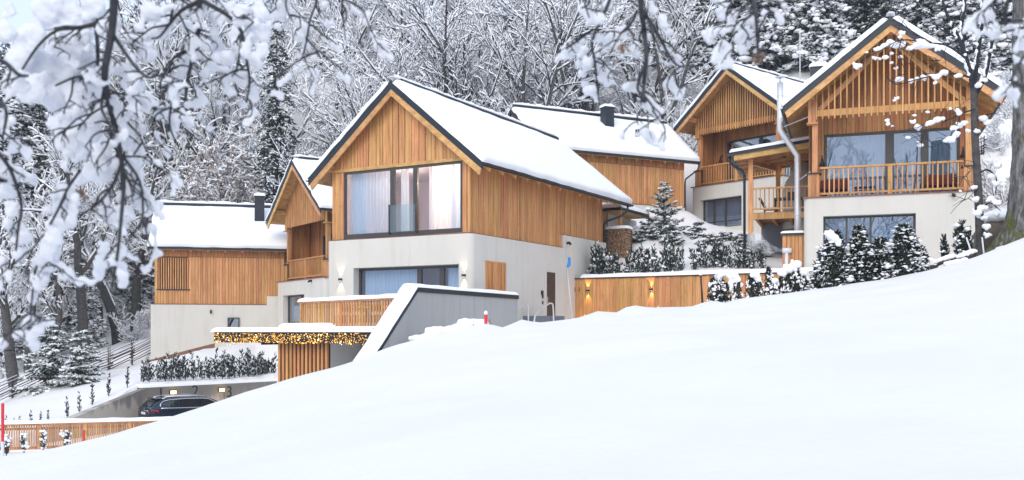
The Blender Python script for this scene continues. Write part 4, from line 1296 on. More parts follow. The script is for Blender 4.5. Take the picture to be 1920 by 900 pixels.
# kerb step below it
kb = T('kerb_ledge', 'dark snow-topped ledge under the parking railing', 'ledge', (pr0[0], pr0[1], -4.6), .305, absz=True)
kb.box('ledge_stone', 'concrete', 0, 9.2, -.16, .3, -4.75, -4.56)
snow_sheet(kb, 'ledge_snow', (0, -.18, -4.56), (9.2, 0, 0), (0, .4, 0), (0, 0, 1), 30, 4, .12, seed=33)

def build_car(loc, rz):
    t = T('parked_car', 'dark blue estate car with chrome window line parked in the sunken yard', 'car', loc, rz)
    # stations along the car, x from tail to nose: (x, half width, sill z, belt z, roof z, roof half width)
    st = [(0.00, .70, .42, .80, .80, .66), (.03, .82, .34, .98, .99, .74), (.10, .88, .28, 1.00, 1.06, .72), (.32, .905, .24, 1.005, 1.30, .66), (.55, .915, .22, 1.005, 1.425, .61),
          (.80, .92, .2, 1.00, 1.455, .60), (1.4, .925, .2, .985, 1.48, .61), (2.1, .925, .2, .97, 1.485, .62), (2.7, .92, .2, .955, 1.45, .61), (3.15, .915, .2, .945, 1.28, .63), (3.55, .91, .2, .935, 1.03, .70), (3.75, .905, .2, .93, .94, .76),
          (4.2, .88, .22, .86, .87, .74), (4.6, .80, .26, .76, .77, .66), (4.78, .62, .34, .62, .63, .50)]
    V, F = [], []
    prof = []
    for (x, w, s, b, r, rw_) in st:
        pr = [(0, s), (w * .86, s), (w * .985, s + .12), (w, s + (b - s) * .55), (w * .965, b - .02), (w * .93, b + .01), (rw_ + (w * .93 - rw_) * .12, r - .07 if r - b > .12 else r - .01), (rw_ * .9, r - .015), (rw_ * .5, r), (0, r + .008)]
        prof.append(pr)
    n = len(prof[0])
    for (x, *_), pr in zip(st, prof):
        for (y, z) in pr: V.append((x, y, z))
        for (y, z) in pr: V.append((x, -y, z))
    m = 2 * n
    for i in range(len(st) - 1):
        for s in (0, n):
            for j in range(n - 1):
                a = i * m + s + j
                f = (a, a + 1, a + m + 1, a + m)
                F.append(f if s == 0 else f[::-1])
    F.append(tuple(range(n)) + tuple(range(2 * n - 1, n - 1, -1)))
    e = (len(st) - 1) * m
    F.append(tuple(range(e + n - 1, e - 1, -1)) + tuple(range(e + n, e + 2 * n)))
    body = t.add('body', V, F, 'car', smooth=False, fix=True)
    sub = body.modifiers.new('round', 'SUBSURF'); sub.levels = 1; sub.render_levels = 2
    body.data.shade_smooth()
    def at(x, f):
        """point of the side glass zone at x, f = 0 belt, 1 roof edge"""
        for k in range(len(st) - 1):
            if st[k][0] <= x <= st[k + 1][0]:
                g = (x - st[k][0]) / (st[k + 1][0] - st[k][0])
                a, b = prof[k], prof[k + 1]
                p5 = [a[5][i] * (1 - g) + b[5][i] * g for i in (0, 1)]; p6 = [a[6][i] * (1 - g) + b[6][i] * g for i in (0, 1)]
                return (p5[0] * (1 - f) + p6[0] * f, p5[1] * (1 - f) + p6[1] * f)
    for sg in (-1, 1):
        for (xa, xb) in ((.52, 1.28), (1.33, 2.28), (2.33, 3.30)):
            V, F = [], []
            N_ = 6
            for i in range(N_ + 1):
                x = xa + (xb - xa) * i / N_
                lo, hi = .10, .90
                if xa < .6: lo, hi = .12 + .35 * (1 - i / N_) ** 3, .9 - .45 * (1 - i / N_) ** 3
                if xb > 3: hi = .90 - .62 * max(0, (i / N_ - .35) / .65) ** 1.6
                for f in (lo, hi):
                    y, z = at(x, f); V.append((x, sg * (y + .012), z))
            for i in range(N_): F.append((2 * i, 2 * i + 1, 2 * i + 3, 2 * i + 2))
            t.add('side_window', V, F, 'car_glass')
        pts = [(.46, .28), (.50, .62), (.62, .86), (.9, .97), (1.6, .99), (2.3, .99), (2.7, .97), (3.0, .86), (3.35, .36)]
        t.tube('window_trim', 'chrome', [(x, sg * (at(x, f)[0] + .016), at(x, f)[1]) for x, f in pts], .024, 5)
        t.tube('window_trim', 'chrome', [(x, sg * (at(x, .04)[0] + .016), at(x, .04)[1]) for x in (.47, .8, 1.4, 2.1, 2.8, 3.4)], .02, 5)
        t.tube('roof_rail', 'chrome', [(.62, sg * .56, 1.43), (.85, sg * .57, 1.50), (1.6, sg * .575, 1.525), (2.3, sg * .575, 1.52), (2.6, sg * .57, 1.475)], .018, 6)
        t.tube('mirror', 'car', [(3.25, sg * .92, 1.0), (3.27, sg * 1.05, 1.04)], [.05, .08], 8)
        t.add('tail_lamp', [(.012, sg * .52, .84), (.0, sg * .70, .83), (.05, sg * .865, .83), (.36, sg * .925, .87), (.34, sg * .925, .95), (.05, sg * .872, .965), (.005, sg * .70, .955), (.01, sg * .52, .93)], [tuple(range(8))], 'tail_red')
        for xw in (.88, 3.72):
            V, F = lathe([(.20, -.11), (.31, -.11), (.33, -.08), (.33, .08), (.31, .11), (.20, .11)], 20)
            o = t.add('wheel', [(xw + x, sg * .82 + z, .33 + y) for x, y, z in V], F, 'tyre', smooth=True)
            V, F = lathe([(.05, .06), (.20, .075), (.215, .09)], 20)
            t.add('rim', [(xw + x, sg * (.84 + z * .6), .33 + y) for x, y, z in V], F, 'chrome', parent=o)
    # rear screen, spoiler, plate, chrome strip, badge, aerial
    V = [(.155, -.58, 1.09), (.155, .58, 1.09), (.415, .50, 1.345), (.415, -.50, 1.345)]
    t.add('rear_window', [(x - .045, y, z + .02) for x, y, z in V], [(0, 1, 2, 3)], 'car_glass')
    t.box('spoiler', 'car', .36, .66, -.56, .56, 1.405, 1.44)
    t.box('number_plate', 'plate', -.02, -.008, -.26, .26, .74, .85)
    t.tube('boot_trim', 'chrome', [(-.008, -.62, .92), (-.012, 0, .925), (-.008, .62, .92)], .014, 5)
    V, F = lathe([(.055, 0), (.06, .01), (.04, .014)], 14)
    t.add('badge', [(.03 - z, x, 1.005 + y) for x, y, z in V], F, 'chrome')
    t.box('bumper', 'black', -.03, .05, -.72, .72, .38, .52)
    t.add('aerial', *[[(.95, -.03, 1.46), (.95, .03, 1.46), (.78, 0, 1.55), (1.06, 0, 1.46)], [(0, 2, 1), (0, 3, 2), (3, 1, 2), (0, 1, 3)]], 'car')
    sn = snow_sheet(t, 'roof_snow', (1.0, -.42, 1.487), (1.3, 0, 0), (0, .84, 0), (0, 0, 1), 8, 6, .014, seed=7, edge=.2)
    return t
build_car((-16.45, 44.05, YARD_Z + .03), R(39))
asph = mk('yard_snow', [(-19.3, 33.2, YARD_Z + .02), (-5.2, 33.2, YARD_Z + .02), (-6.0, 40.8, YARD_Z + .02), (-12.3, 51.6, YARD_Z + .02), (-16.9, 45.9, YARD_Z + .02), (-18.3, 40.8, YARD_Z + .02)], [(0, 1, 2, 3, 4, 5)], 'ground_snow')
tag(asph, kind='structure')

# ---------------------------------------------------------------- boarded retaining fence, shovel, rails, small things
GF_RZ = math.atan2(GFD[1], GFD[0])
gf = T('boarded_fence', 'tall larch board fence with two glowing lamps and snow along its top', 'fence', (GF0[0], GF0[1], -.6), GF_RZ, absz=True)
gf.box('fence_core', 'backing', -.05, GFL, .02, .3, -.6, 2.33)
boards(gf, 'v', -.05, GFL, -.6, lambda u: 2.33, .02, th=.028, widths=(.14, .17, .20), name='fence_board', gap=.007)
gf.box('coping', 'metal', -.1, GFL + .02, -.07, .36, 2.33, 2.375)
snow_sheet(gf, 'coping_snow', (.7, -.10, 2.375), (GFL - .75, 0, 0), (0, .55, 0), (0, 0, 1), 46, 5, .17, edge=.14, seed=111, amp=.35)
for k, u in enumerate((.22, .44, .66)):
    gf.tube('coat_hook', 'black', [(u, -.02, 1.95), (u, -.05, 1.95), (u + .035, -.07, 1.88), (u + .03, -.08, 1.80), (u - .02, -.10, 1.78)], .012, 5)
for (u, lab) in ((1.09, 'yellow glowing fence lamp nearest the blue shovel'), (4.13, 'yellow glowing fence lamp farther along the boards, towards the snowy hedge')):
    sconce(world((GF0[0], GF0[1]), GF_RZ, u, -.012, 1.80), GF_RZ, lab, (1.0, .60, .17), 33.0, 'yellow lamps of the board fence', 62)
t = T('padded_cover', 'small blue grey padded cover lying at the foot of the fence', 'cover', (P(1195, 578, 40.5)[0], 40.5, P(1195, 584, 40.5)[2]), GF_RZ)
me = blob_mesh('padded_cover', [((-.18, 0, .08), (.22, .18, .10)), ((.12, 0, .1), (.22, .18, .10))], .03)
mesh_part('cover', me, 'grey_plastic', t.o)

sh = T('snow_shovel', 'blue snow shovel standing upside down against the plaster wall', 'shovel', P(1074, 604, 43.3), R(-10))
b0, b1 = Vector((0, 0, 0)), Vector(P(1062.5, 500, 44.0)) - Vector(P(1074, 604, 43.3))
sh.o.rotation_euler = (0, 0, 0)
sh.tube('handle', 'white_metal', [b0, b1], .028, 8)
dirn = b1.normalized(); sd_ = Vector((1, 0, 0)); sd_ = (sd_ - dirn * sd_.dot(dirn)).normalized(); nn = sd_.cross(dirn)
V = []
for (a, w, k) in ((-.04, .07, 0.02), (.06, .19, 0.0), (.30, .215, -.015), (.42, .22, .03)):
    for s in (-1, -.5, 0, .5, 1):
        V.append(b1 + dirn * a + sd_ * (w * s) + nn * (k - .05 * abs(s) ** 2))
V2 = [v + nn * .02 for v in V]
F = [(r_ * 5 + c_, r_ * 5 + c_ + 1, (r_ + 1) * 5 + c_ + 1, (r_ + 1) * 5 + c_) for r_ in range(3) for c_ in range(4)]
nV = len(V)
ring = [0, 1, 2, 3, 4, 9, 14, 19, 18, 17, 16, 15, 10, 5]
F2 = F + [tuple(nV + i for i in f[::-1]) for f in F] + [(ring[i], ring[(i + 1) % 14], nV + ring[(i + 1) % 14], nV + ring[i]) for i in range(14)]
sh.add('blade', V + V2, F2, 'blue', fix=True)

def arc_pts(pts, n=6):
    out = []
    pts = [Vector(p) for p in pts]
    for i in range(len(pts) - 1):
        p0, p1, p2, p3 = pts[max(i - 1, 0)], pts[i], pts[i + 1], pts[min(i + 2, len(pts) - 1)]
        for k in range(n):
            t = k / n
            out.append(0.5 * ((2 * p1) + (-p0 + p2) * t + (2 * p0 - 5 * p1 + 4 * p2 - p3) * t * t + (-p0 + 3 * p1 - 3 * p2 + p3) * t ** 3))
    out.append(pts[-1]); return out
for (lab, pp) in (('curved chrome pool handrail nearer the concrete wall', [(951, 612, 37.6), (952, 601, 37.8), (956, 592, 38.1), (979, 574, 39.5), (986, 571, 39.8), (990, 576, 39.9), (991, 612, 39.9)]),
                  ('curved chrome pool handrail nearer the entrance door', [(1001, 608, 37.6), (1003, 594, 37.8), (1008, 587, 38.2), (1027, 571, 39.4), (1033, 569, 39.6), (1037, 574, 39.7), (1038, 605, 39.7)])):
    base = Vector(P(*pp[0]))
    t = T('pool_handrail', lab, 'handrail', base, 0, 'chrome pool handrails')
    t.tube('rail_tube', 'steel', arc_pts([Vector(P(*q_)) - base for q_ in pp], 5), .033, 8)
t = T('tub_cover', 'dark blue grey cover box behind the chrome handrails', 'cover', (1.0, 40.6, .1), A_RZ)
t.solid('cover', 'grey_plastic', [(-.9, 1.0, -.4, .6, -.3, .50)])

def stake(label, px, d, ytop, ybot, w, white_from=None, cap=True):
    x, y, z0 = P(px, ybot, d); z1 = P(px, ytop, d)[2]
    g = gz(x, d)
    t = T('snow_stake', label, 'snow stake', (x, d, min(z0, g) - .1), 0, 'red snow stakes')
    b = min(z0, g) - .1
    zw = P(px, white_from, d)[2] if white_from else z0 - .3
    V, F = lathe([(w, 0), (w, zw - b)], 10)
    t.add('lower_pole', V, F, 'white_metal' if white_from else 'red', smooth=False)
    V, F = lathe([(w, zw - b), (w, z1 - b - .02), (w * .7, z1 - b)], 10)
    t.add('red_pole', V, F, 'red')
    if cap:
        mesh_part('snow_cap', blob_mesh('stake_snow', [((0, 0, z1 - b + .03), (w * 1.15, w * 1.15, .07))], .012, smooth_it=2), 'snow', t.o)
stake('short red snow stake with a snow cap in front of the concrete wall', 911, 26.6, 589, 622, .045)
stake('tall red and white snow stake beside the parking railing', 5, 30.0, 756, 862, .045, 828, False)
stake('short red stake peeping out behind the parking railing slats', 157.5, 35.2, 806, 840, .035, None, False)

# ---------------------------------------------------------------- porch annex and firewood behind the big chalet
an = T('porch_annex', 'small flat-roofed porch with timber post behind the big chalet', 'porch', A_LOC, A_RZ, absz=True)
an.box('roof_slab', 'metal', 4.0, 7.15, 13.62, 17.4, 5.98, 6.12)
an.box('soffit', 'beam', 4.1, 7.1, 13.66, 17.3, 5.93, 5.98)
snow_sheet(an, 'roof_snow', (3.95, 13.55, 6.12), (3.25, 0, 0), (0, 3.9, 0), (0, 0, 1), 8, 10, .24, seed=121, edge=.16)
an.box('post', 'slat', 6.95, 7.11, 13.7, 13.86, 2.5, 5.93)
an.box('wall', 'plaster', 5.6, 6.1, 13.25, 18.2, 2.0, 5.93)
an.tube('downpipe', 'metal', [(7.2, 17.3, 5.95), (7.15, 17.25, 5.6), (6.6, 17.25, 5.3), (6.2, 17.25, 5.1), (6.2, 17.25, 4.0)], .05, 7)
for k in range(3): an.box('screen_slat', 'slat', 6.15, 6.2, 13.5 + k * .32, 13.58 + k * .32, 4.6, 5.93)
fw = T('firewood_stack', 'tall stack of split firewood with snow on top beside the hedge', 'firewood', (*P(1160, 480, 48.3)[:2], 3.2), A_RZ)
V, F = [], []
for i in range(13):
    for j in range(26):
        cx, cz = -.52 + i * .085 + rng.uniform(-.02, .02) + (j % 2) * .04, .03 + j * .068
        k = rng.choice((3, 4, 5)); a0 = rng.uniform(0, 6.28); yy = -.28 + rng.uniform(-.06, .05)
        b = len(V); rr_ = rng.uniform(.034, .05)
        for s in (yy, yy + .5):
            for q_ in range(k): V.append((cx + math.cos(a0 + 6.28 * q_ / k) * rr_, s, cz + math.sin(a0 + 6.28 * q_ / k) * rr_))
        F.append(tuple(range(b + k - 1, b - 1, -1)))
        F += [(b + q_, b + (q_ + 1) % k, b + k + (q_ + 1) % k, b + k + q_) for q_ in range(k)]
tag(fw.add('split_logs', V, F, 'log_end'), kind='stuff')
fw.box('rack_side', 'black', -.62, -.57, -.2, .28, 0, 1.78); fw.box('rack_back', 'backing', -.57, .60, .24, .28, 0, 1.7)
snow_sheet(fw, 'stack_snow', (-.62, -.36, 1.76), (1.25, 0, 0), (0, .68, 0), (0, 0, 1), 8, 5, .14, seed=131)

# ---------------------------------------------------------------- covered deck between the two upper chalets (frame of the slatted-gable chalet)
dk = T('covered_deck', 'covered timber deck with sloping roof between the two upper chalets', 'deck', (D_LOC[0], D_LOC[1], 3.0), D_RZ, absz=True)
V0 = 4.0
dk.box('edge_beam', 'slat', -2.55, -.03, V0 - .02, V0 + .14, 5.08, 5.36)
dk.box('deck_floor', 'cladding_dark', -2.6, -.03, V0 + .14, 8.6, 5.30, 5.40)
for k in range(4): dk.box('floor_joist', 'cladding_dark', -2.5 + k * .75, -2.38 + k * .75, V0 + .15, 8.5, 5.1, 5.3)
dk.box('top_rail', 'slat', -2.55, .0, V0, V0 + .1, 6.46, 6.53); dk.box('bottom_rail', 'slat', -2.55, .0, V0 + .02, V0 + .08, 5.52, 5.59)
for k in range(13): dk.box('baluster', 'slat', -2.45 + k * .195, -2.40 + k * .195, V0 + .025, V0 + .075, 5.59, 6.46)
dk.box('post', 'slat', -2.76, -2.55, V0 - .05, V0 + .16, 4.42, 7.86)
dk.box('post_foot', 'concrete', -2.80, -2.50, V0 - .1, V0 + .22, 2.6, 4.42)
dk.box('post', 'slat', -1.75, -1.54, 7.2, 7.4, 5.4, 8.05)
V = [(-2.74, V0 + .16, 7.82), (-2.56, V0 + .16, 7.82), (-2.56, V0 + .16, 7.62), (-2.74, V0 + .16, 7.62), (-1.74, 8.3, 8.05), (-1.56, 8.3, 8.05), (-1.56, 8.3, 7.85), (-1.74, 8.3, 7.85)]
dk.add('roof_beam', V, [(0, 1, 2, 3), (7, 6, 5, 4), (0, 4, 5, 1), (1, 5, 6, 2), (2, 6, 7, 3), (3, 7, 4, 0)], 'beam', fix=True)
zr = lambda u: 8.10 + (u + 3.45) * .118
def slab(name, mat, u0, u1, v0, v1, t0, t1):
    return dk.prism(name, mat, [(u0, zr(u0) - t1), (u1, zr(u1) - t1), (u1, zr(u1) - t0), (u0, zr(u0) - t0)], 'v', v0, v1)
slab('roof', 'metal', -3.5, .22, 3.42, 8.9, 0.0, .13)
slab('front_beam', 'beam', -3.35, .22, 3.50, 3.62, .13, .38)
for k in range(24):
    slab('ceiling_board', 'beam', -3.35, .2, 3.64 + k * .21, 3.64 + k * .21 + .20, .13 + .004 * (k % 2), .17 + .008 * (k % 2))
for k in range(5): slab('rafter', 'beam', -3.4, .2, 3.9 + k * 1.1, 4.02 + k * 1.1, .17, .29)
sl_ = math.atan(.118)
snow_sheet(dk, 'roof_snow', (-3.55, 3.36, zr(-3.55)), (3.75, 0, 3.75 * .118), (0, 5.4, 0), (-math.sin(sl_), 0, math.cos(sl_)), 12, 14, .16, seed=141, edge=.13)
dk.box('gutter', 'metal', -3.64, -3.5, 3.4, 8.9, 7.92, 8.06)
dk.tube('downpipe', 'metal', [(-3.56, 3.62, 7.96), (-3.54, 3.62, 7.7), (-3.35, 3.75, 7.5), (-3.0, 3.85, 7.3), (-2.92, 3.88, 7.1), (-2.92, 3.88, 3.2)], .06, 8)
dk.tube('ceiling_lamp', 'black', [(-1.3, 5.2, 8.2), (-1.3, 5.2, 8.1), (-1.3, 5.2, 8.03)], [.05, .14, .16], 10)
V, F = lathe([(.95, 5.0), (.95, 6.9), (.8, 7.35), (.55, 7.7), (.5, 8.2)], 20)
dk.add('plaster_oven', [(x - .55, y + 8.2, z) for x, y, z in V], F, 'plaster', smooth=True)
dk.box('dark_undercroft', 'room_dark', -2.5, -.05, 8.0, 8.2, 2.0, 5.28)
dk.box('side_wall', 'plaster', -.62, -.2, 5.6, 9.5, 1.5, 5.28)
for (x, lab) in ((-1.0, 'black grill table on the covered deck behind the flue'),):
    t = T('grill_table', lab, 'table', world(D_LOC, D_RZ, x, 5.6, 5.4), D_RZ)
    t.box('table_top', 'black', -.75, .65, -.3, .3, .72, .80); t.box('grill_hood', 'black', -.1, .25, -.22, .22, .80, 1.06)
    for xx in (-.7, .55):
        for y in (-.28, .22): t.box('leg', 'black', xx, xx + .05, y, y + .05, 0, .72)
t = T('deck_chair', 'dark reclining chair with pale seat on the covered deck', 'chair', world(D_LOC, D_RZ, -1.95, 5.0, 5.4), D_RZ)
t.box('seat', 'plate', -.2, .45, -.22, .22, .20, .30); t.box('backrest', 'black', -.32, -.2, -.22, .22, .28, .80, rot=(0, R(-28), 0))
for xx in (-.18, .36):
    for y in (-.2, .14): t.box('leg', 'black', xx, xx + .05, y, y + .05, 0, .20)

cb = T('timber_cabinet', 'larch board cabinet with dark snowy lid beside the plaster corner', 'cabinet', world(D_LOC, D_RZ, -.52, .9, 2.0), D_RZ)
cb.box('cabinet_core', 'backing', -.46, .32, -.28, .5, 0, 1.98)
boards(cb, 'v', -.5, .34, 0, lambda u: 2.0, -.28, widths=(.15, .18), name='cabinet_board')
boards(cb, 'u-', -.28, .5, 0, lambda u: 2.0, -.49, widths=(.15, .18), name='cabinet_board')
cb.box('lid', 'metal', -.60, .36, -.40, .6, 2.0, 2.08)
snow_sheet(cb, 'lid_snow', (-.6, -.4, 2.08), (.95, 0, 0), (0, 1.0, 0), (0, 0, 1), 5, 5, .10, seed=151)

fx = T('steel_flue', 'shiny steel flue pipe bent twice, beside the slatted-gable chalet', 'flue', world(D_LOC, D_RZ, -1.24, 2.2, 4.0), D_RZ)
q0, q1, q2, q3 = (0, 0, 6.8), (0, 0, 4.75), (.72, .25, 3.62), (.72, .25, -1.2)
fx.tube('flue_pipe', 'steel', [q3, (.72, .25, 1.0), q2, q1, (0, 0, 5.8), q0], .135, 14)
for zz in (-.2, 1.0, 2.2, 3.4): fx.tube('pipe_collar', 'steel', [(.72, .25, zz), (.72, .25, zz + .06)], .148, 14)
for zz in (5.2, 6.2): fx.tube('pipe_collar', 'steel', [(0, 0, zz), (0, 0, zz + .06)], .148, 14)
fx.tube('flue_neck', 'steel', [(0, 0, 6.8), (0, 0, 7.02)], .05, 8)
V, F = lathe([(.02, 7.12), (.22, 7.05), (.22, 7.03), (.02, 7.05)], 14); fx.add('rain_cap', V, F, 'steel')
fx.tube('wall_bracket', 'steel', [(.1, .0, 4.85), (1.35, -1.6, 4.95)], .03, 6)
fx.tube('wall_bracket', 'steel', [(.8, .2, 2.55), (1.3, -1.6, 2.6)], .03, 6)

vp = T('steam_pipe', 'pale horizontal vent pipe blowing steam beside the timber cabinet', 'vent pipe', P(1475, 505, 41.3), D_RZ)
zp_ = P(1475, 470, 41.3)[2] - P(1475, 505, 41.3)[2]
vp.tube('pipe', 'white_metal', [(-.17, 0, zp_), (.20, .0, zp_)], .12, 12)
vp.tube('stand', 'white_metal', [(0, 0, -.5), (0, 0, zp_ - .08)], .075, 10)

ch = T('chimney', 'dark chimney with snow cap behind the roof of the slatted-gable chalet', 'chimney', (14.35, 46.4, 9.0), D_RZ)
ch.solid('chimney_stack', 'metal', [(-.30, .45, -.3, .3, 0, 3.35)])
snow_sheet(ch, 'chimney_snow', (-.36, -.36, 3.35), (.87, 0, 0), (0, .72, 0), (0, 0, 1), 5, 5, .22, seed=161, edge=.16)
t = T('lightning_rod', 'thin snowy rod standing above the roof between the upper chalets', 'rod', P(1500, 150, 60), 0)
t.tube('rod', 'white_metal', [(0, 0, 0), (0, 0, 3.1)], .03, 6)
t = T('edging_plank', 'brown plank edging the slope below the long low chalet', 'plank', (P(278, 680, 57)[0], 57, P(278, 680, 57)[2]), 0)
a_, b_ = Vector((0, 0, 0)), Vector(P(402, 648, 58.5)) - Vector(P(278, 680, 57))
V = []
for p in (a_, b_):
    for (y, z) in ((0, -.5), (.1, -.5), (.1, .14), (0, .14)): V.append((p.x, p.y + y, p.z + z))
t.add('plank', V, [(0, 3, 2, 1), (4, 5, 6, 7), (0, 1, 5, 4), (1, 2, 6, 5), (2, 3, 7, 6), (3, 0, 4, 7)], 'plank_brown', fix=True)

# ---------------------------------------------------------------- rustic pole fences
def pole_fence(label, pts, h=1.1, rails=7, r=.035, sec=1.9, snow=True, seed=0):
    rg = random.Random(seed)
    base = Vector(pts[0])
    t = T('pole_fence', label, 'fence', base, 0)
    pts = [Vector(p) - base for p in pts]
    L = [0]
    for i in range(1, len(pts)): L.append(L[-1] + (pts[i] - pts[i - 1]).length)
    def at(s):
        for i in range(1, len(pts)):
            if s <= L[i] or i == len(pts) - 1:
                return pts[i - 1].lerp(pts[i], (s - L[i - 1]) / (L[i] - L[i - 1]))
    s = 0
    while s <= L[-1] + .01:
        p = at(s)
        for k in (0, 1):
            tw = Vector((rg.uniform(-.03, .03), .08 * k - .04, 0))
            t.tube('fence_post', 'old_wood', [p + tw + Vector((0, 0, -.4)), p + tw * 1.6 + Vector((rg.uniform(-.05, .05), 0, h * rg.uniform(1.05, 1.25)))], [r * 1.15, r * .8], 6)
        e = min(s + sec * 1.12, L[-1])
        if e - s > .3:
            for k in range(rails):
                a = at(max(0, s - .15)) + Vector((0, rg.uniform(-.05, .05), .10 + (h - .2) * k / (rails - 1) + rg.uniform(-.04, .04) - .10))
                b = at(e) + Vector((0, rg.uniform(-.05, .05), .10 + (h - .2) * k / (rails - 1) + rg.uniform(-.04, .04) + .12))
                t.tube('fence_rail', 'old_wood', [a, (a + b) / 2 + Vector((0, 0, rg.uniform(-.03, .03))), b], r * rg.uniform(.7, 1.05), 5)
                if snow and (k >= rails - 2 or rg.random() < .4):
                    up = Vector((0, 0, r * .9))
                    t.tube('rail_snow', 'snow', [a + up, (a + b) / 2 + up * 1.2, b + up], r * .8, 5)
        s += sec
    return t
def gp(px, py, d):
    x, y, z = P(px, py, d)
    return (x, y, gz(x, y))
pole_fence('weathered split-rail fence climbing the slope below the forest', [gp(-90, 800, 49), gp(0, 757, 52), gp(60, 733, 53), gp(140, 712, 55), gp(215, 691, 57), gp(290, 664, 60.5)], seed=3)
pole_fence('snowy pole fence glimpsed between two chalets in the upper gap', [P(1255, 372, 67), P(1325, 366, 68)], h=1.15, rails=6, seed=4)
pole_fence('dark pole fence on the snowy bank beside the slatted-gable chalet', [P(1818, 297, 56), P(1878, 291, 57)], h=1.1, rails=5, seed=5, sec=1.0)
# ---------------------------------------------------------------- plants
def unit(v):
    return v / np.maximum(np.linalg.norm(v, axis=-1, keepdims=True), 1e-9)

def kites(P0, D, Lg, Wd, g):
    """leaf blades: from P0 along D, length Lg, width Wd, turned about their axis at random"""
    n = len(P0)
    D = unit(D)
    r = unit(np.cross(D, unit(g.normal(size=(n, 3)))))
    Lg = np.broadcast_to(Lg, (n,))[:, None]; Wd = np.broadcast_to(Wd, (n,))[:, None]
    mid = P0 + D * Lg * .45
    V = np.stack([P0, mid + r * Wd * .5, P0 + D * Lg, mid - r * Wd * .5], 1).reshape(-1, 3)
    return V, np.arange(4 * n).reshape(n, 4)

def lumps(Cn, Rd, g, ico=ICO1, jit=.22, axis=None):
    """small irregular snow pads at Cn with radii Rd (n,3); axis: horizontal heading of the long side"""
    n = len(Cn); iv, fc = ico
    S = iv[None] * (1 + g.normal(size=(n, len(iv), 1)) * jit)
    S = S * Rd[:, None, :]
    if axis is not None:
        c, s = np.cos(axis)[:, None], np.sin(axis)[:, None]
        S = np.stack([S[..., 0] * c - S[..., 1] * s, S[..., 0] * s + S[..., 1] * c, S[..., 2]], -1)
    V = (S + Cn[:, None, :]).reshape(-1, 3)
    F = (fc[None] + (np.arange(n) * len(iv))[:, None, None]).reshape(-1, 3)
    return V, F

def clumps3(Cn, Rd, g):
    # three overlapping lumps in place of each one: an uneven pad
    k = 3
    c = np.repeat(Cn, k, 0) + g.normal(size=(len(Cn) * k, 3)) * np.repeat(Rd, k, 0) * .55
    return c, np.repeat(Rd, k, 0) * g.uniform(.45, .85, (len(Cn) * k, 1))

def tubes(P0, P1, R0, R1, n=3, up=None, flat=1.0):
    """one tapered prism per segment"""
    D = unit(P1 - P0)
    ref = np.where(np.abs(D[:, 2:3]) < .9, np.array([[0, 0, 1.0]]), np.array([[1.0, 0, 0]]))
    a = unit(np.cross(D, ref)); b = np.cross(a, D)
    t = 2 * np.pi * np.arange(n) / n + .4
    off = a[:, None, :] * np.cos(t)[None, :, None] + b[:, None, :] * (np.sin(t) * flat)[None, :, None]
    A = P0[:, None] + off * R0[:, None, None]; B = P1[:, None] + off * R1[:, None, None]
    V = np.concatenate([A, B], 1).reshape(-1, 3)
    k = np.arange(n)
    f = np.stack([k, (k + 1) % n, (k + 1) % n + n, k + n], -1)
    F = (f[None] + (np.arange(len(P0)) * 2 * n)[:, None, None]).reshape(-1, 4)
    return V, F

def join(parts):
    V, F, b = [], [], 0
    for v, f in parts:
        V.append(v); F.append(f + b); b += len(v)
    return np.concatenate(V), np.concatenate(F)

# ---- thuja: a few upright fingers of scale leaves with snow in the forks
def thuja(name, label, h, r, seed, group=None, mat='thuja', fingers=5, n=230, snow=22, snow_size=.07, loc=(0, 0, 0), top=False, spread=.5):
    g = np.random.default_rng(seed)
    t = T(name, label, 'conifer shrub', loc, 0, group)
    ps, ds, ls = [], [], []
    tips = []
    for k in range(fingers):
        a = g.uniform(0, 6.28); q = g.uniform(0.0, 1.0) * r * spread
        hh = h * (1.0 if k == 0 else g.uniform(.55, .95))
        base = np.array([math.cos(a) * q * .5, math.sin(a) * q * .5, 0.0]); tip = np.array([math.cos(a) * q * 1.6, math.sin(a) * q * 1.6, hh])
        m = n // fingers
        s = g.uniform(0.06, 1.0, m)
        c = base + (tip - base) * s[:, None]
        rad = r * .40 * np.sin(np.clip(s, 0, 1) ** .8 * 2.6 + .35)
        th = g.uniform(0, 6.28, m)
        out = np.stack([np.cos(th), np.sin(th), np.zeros(m)], 1)
        p = c + out * (rad * np.sqrt(g.random(m)))[:, None]
        ps.append(p); ds.append(out * .55 + np.array([0, 0, 1.0]) + g.normal(size=(m, 3)) * .25); ls.append(np.full(m, h * .13) * g.uniform(.7, 1.4, m))
        tips.append((c, rad, out))
    p, d, l = np.concatenate(ps), np.concatenate(ds), np.concatenate(ls)
    V, F = kites(p, d, l, l * .42, g)
    t.add('foliage', V, F, mat)
    t.tube('stem', 'bark', [(0, 0, -.25), (0, 0, h * .5)], .02, 5)
    i = g.random(len(p)) < .26
    V, F = kites(p[i] + np.array([0, 0, .02]), d[i], l[i] * .7, l[i] * .3, g)
    tag(t.add('frosted_leaves', V, F, 'branch_snow'), kind='stuff')
    if snow:
        i = g.integers(0, len(p), snow)
        th = np.arctan2(p[i, 1], p[i, 0])
        C_ = p[i] + np.stack([np.cos(th) * r * .22, np.sin(th) * r * .22, np.full(snow, .02)], 1)
        sz = snow_size * g.uniform(.5, 1.35, snow)
        if top:
            C_ = np.concatenate([C_, [[0, 0, h * .97], [.05 * r, 0, h * .86]]]); sz = np.concatenate([sz, [r * .55, r * .65]])
        C_, R_ = clumps3(C_, np.stack([sz, sz, sz * .8], 1), g)
        V, F = lumps(C_, R_, g, ICO1, .15)
        tag(t.add('snow_pads', V, F, 'branch_snow', smooth=True), kind='stuff')
    return t

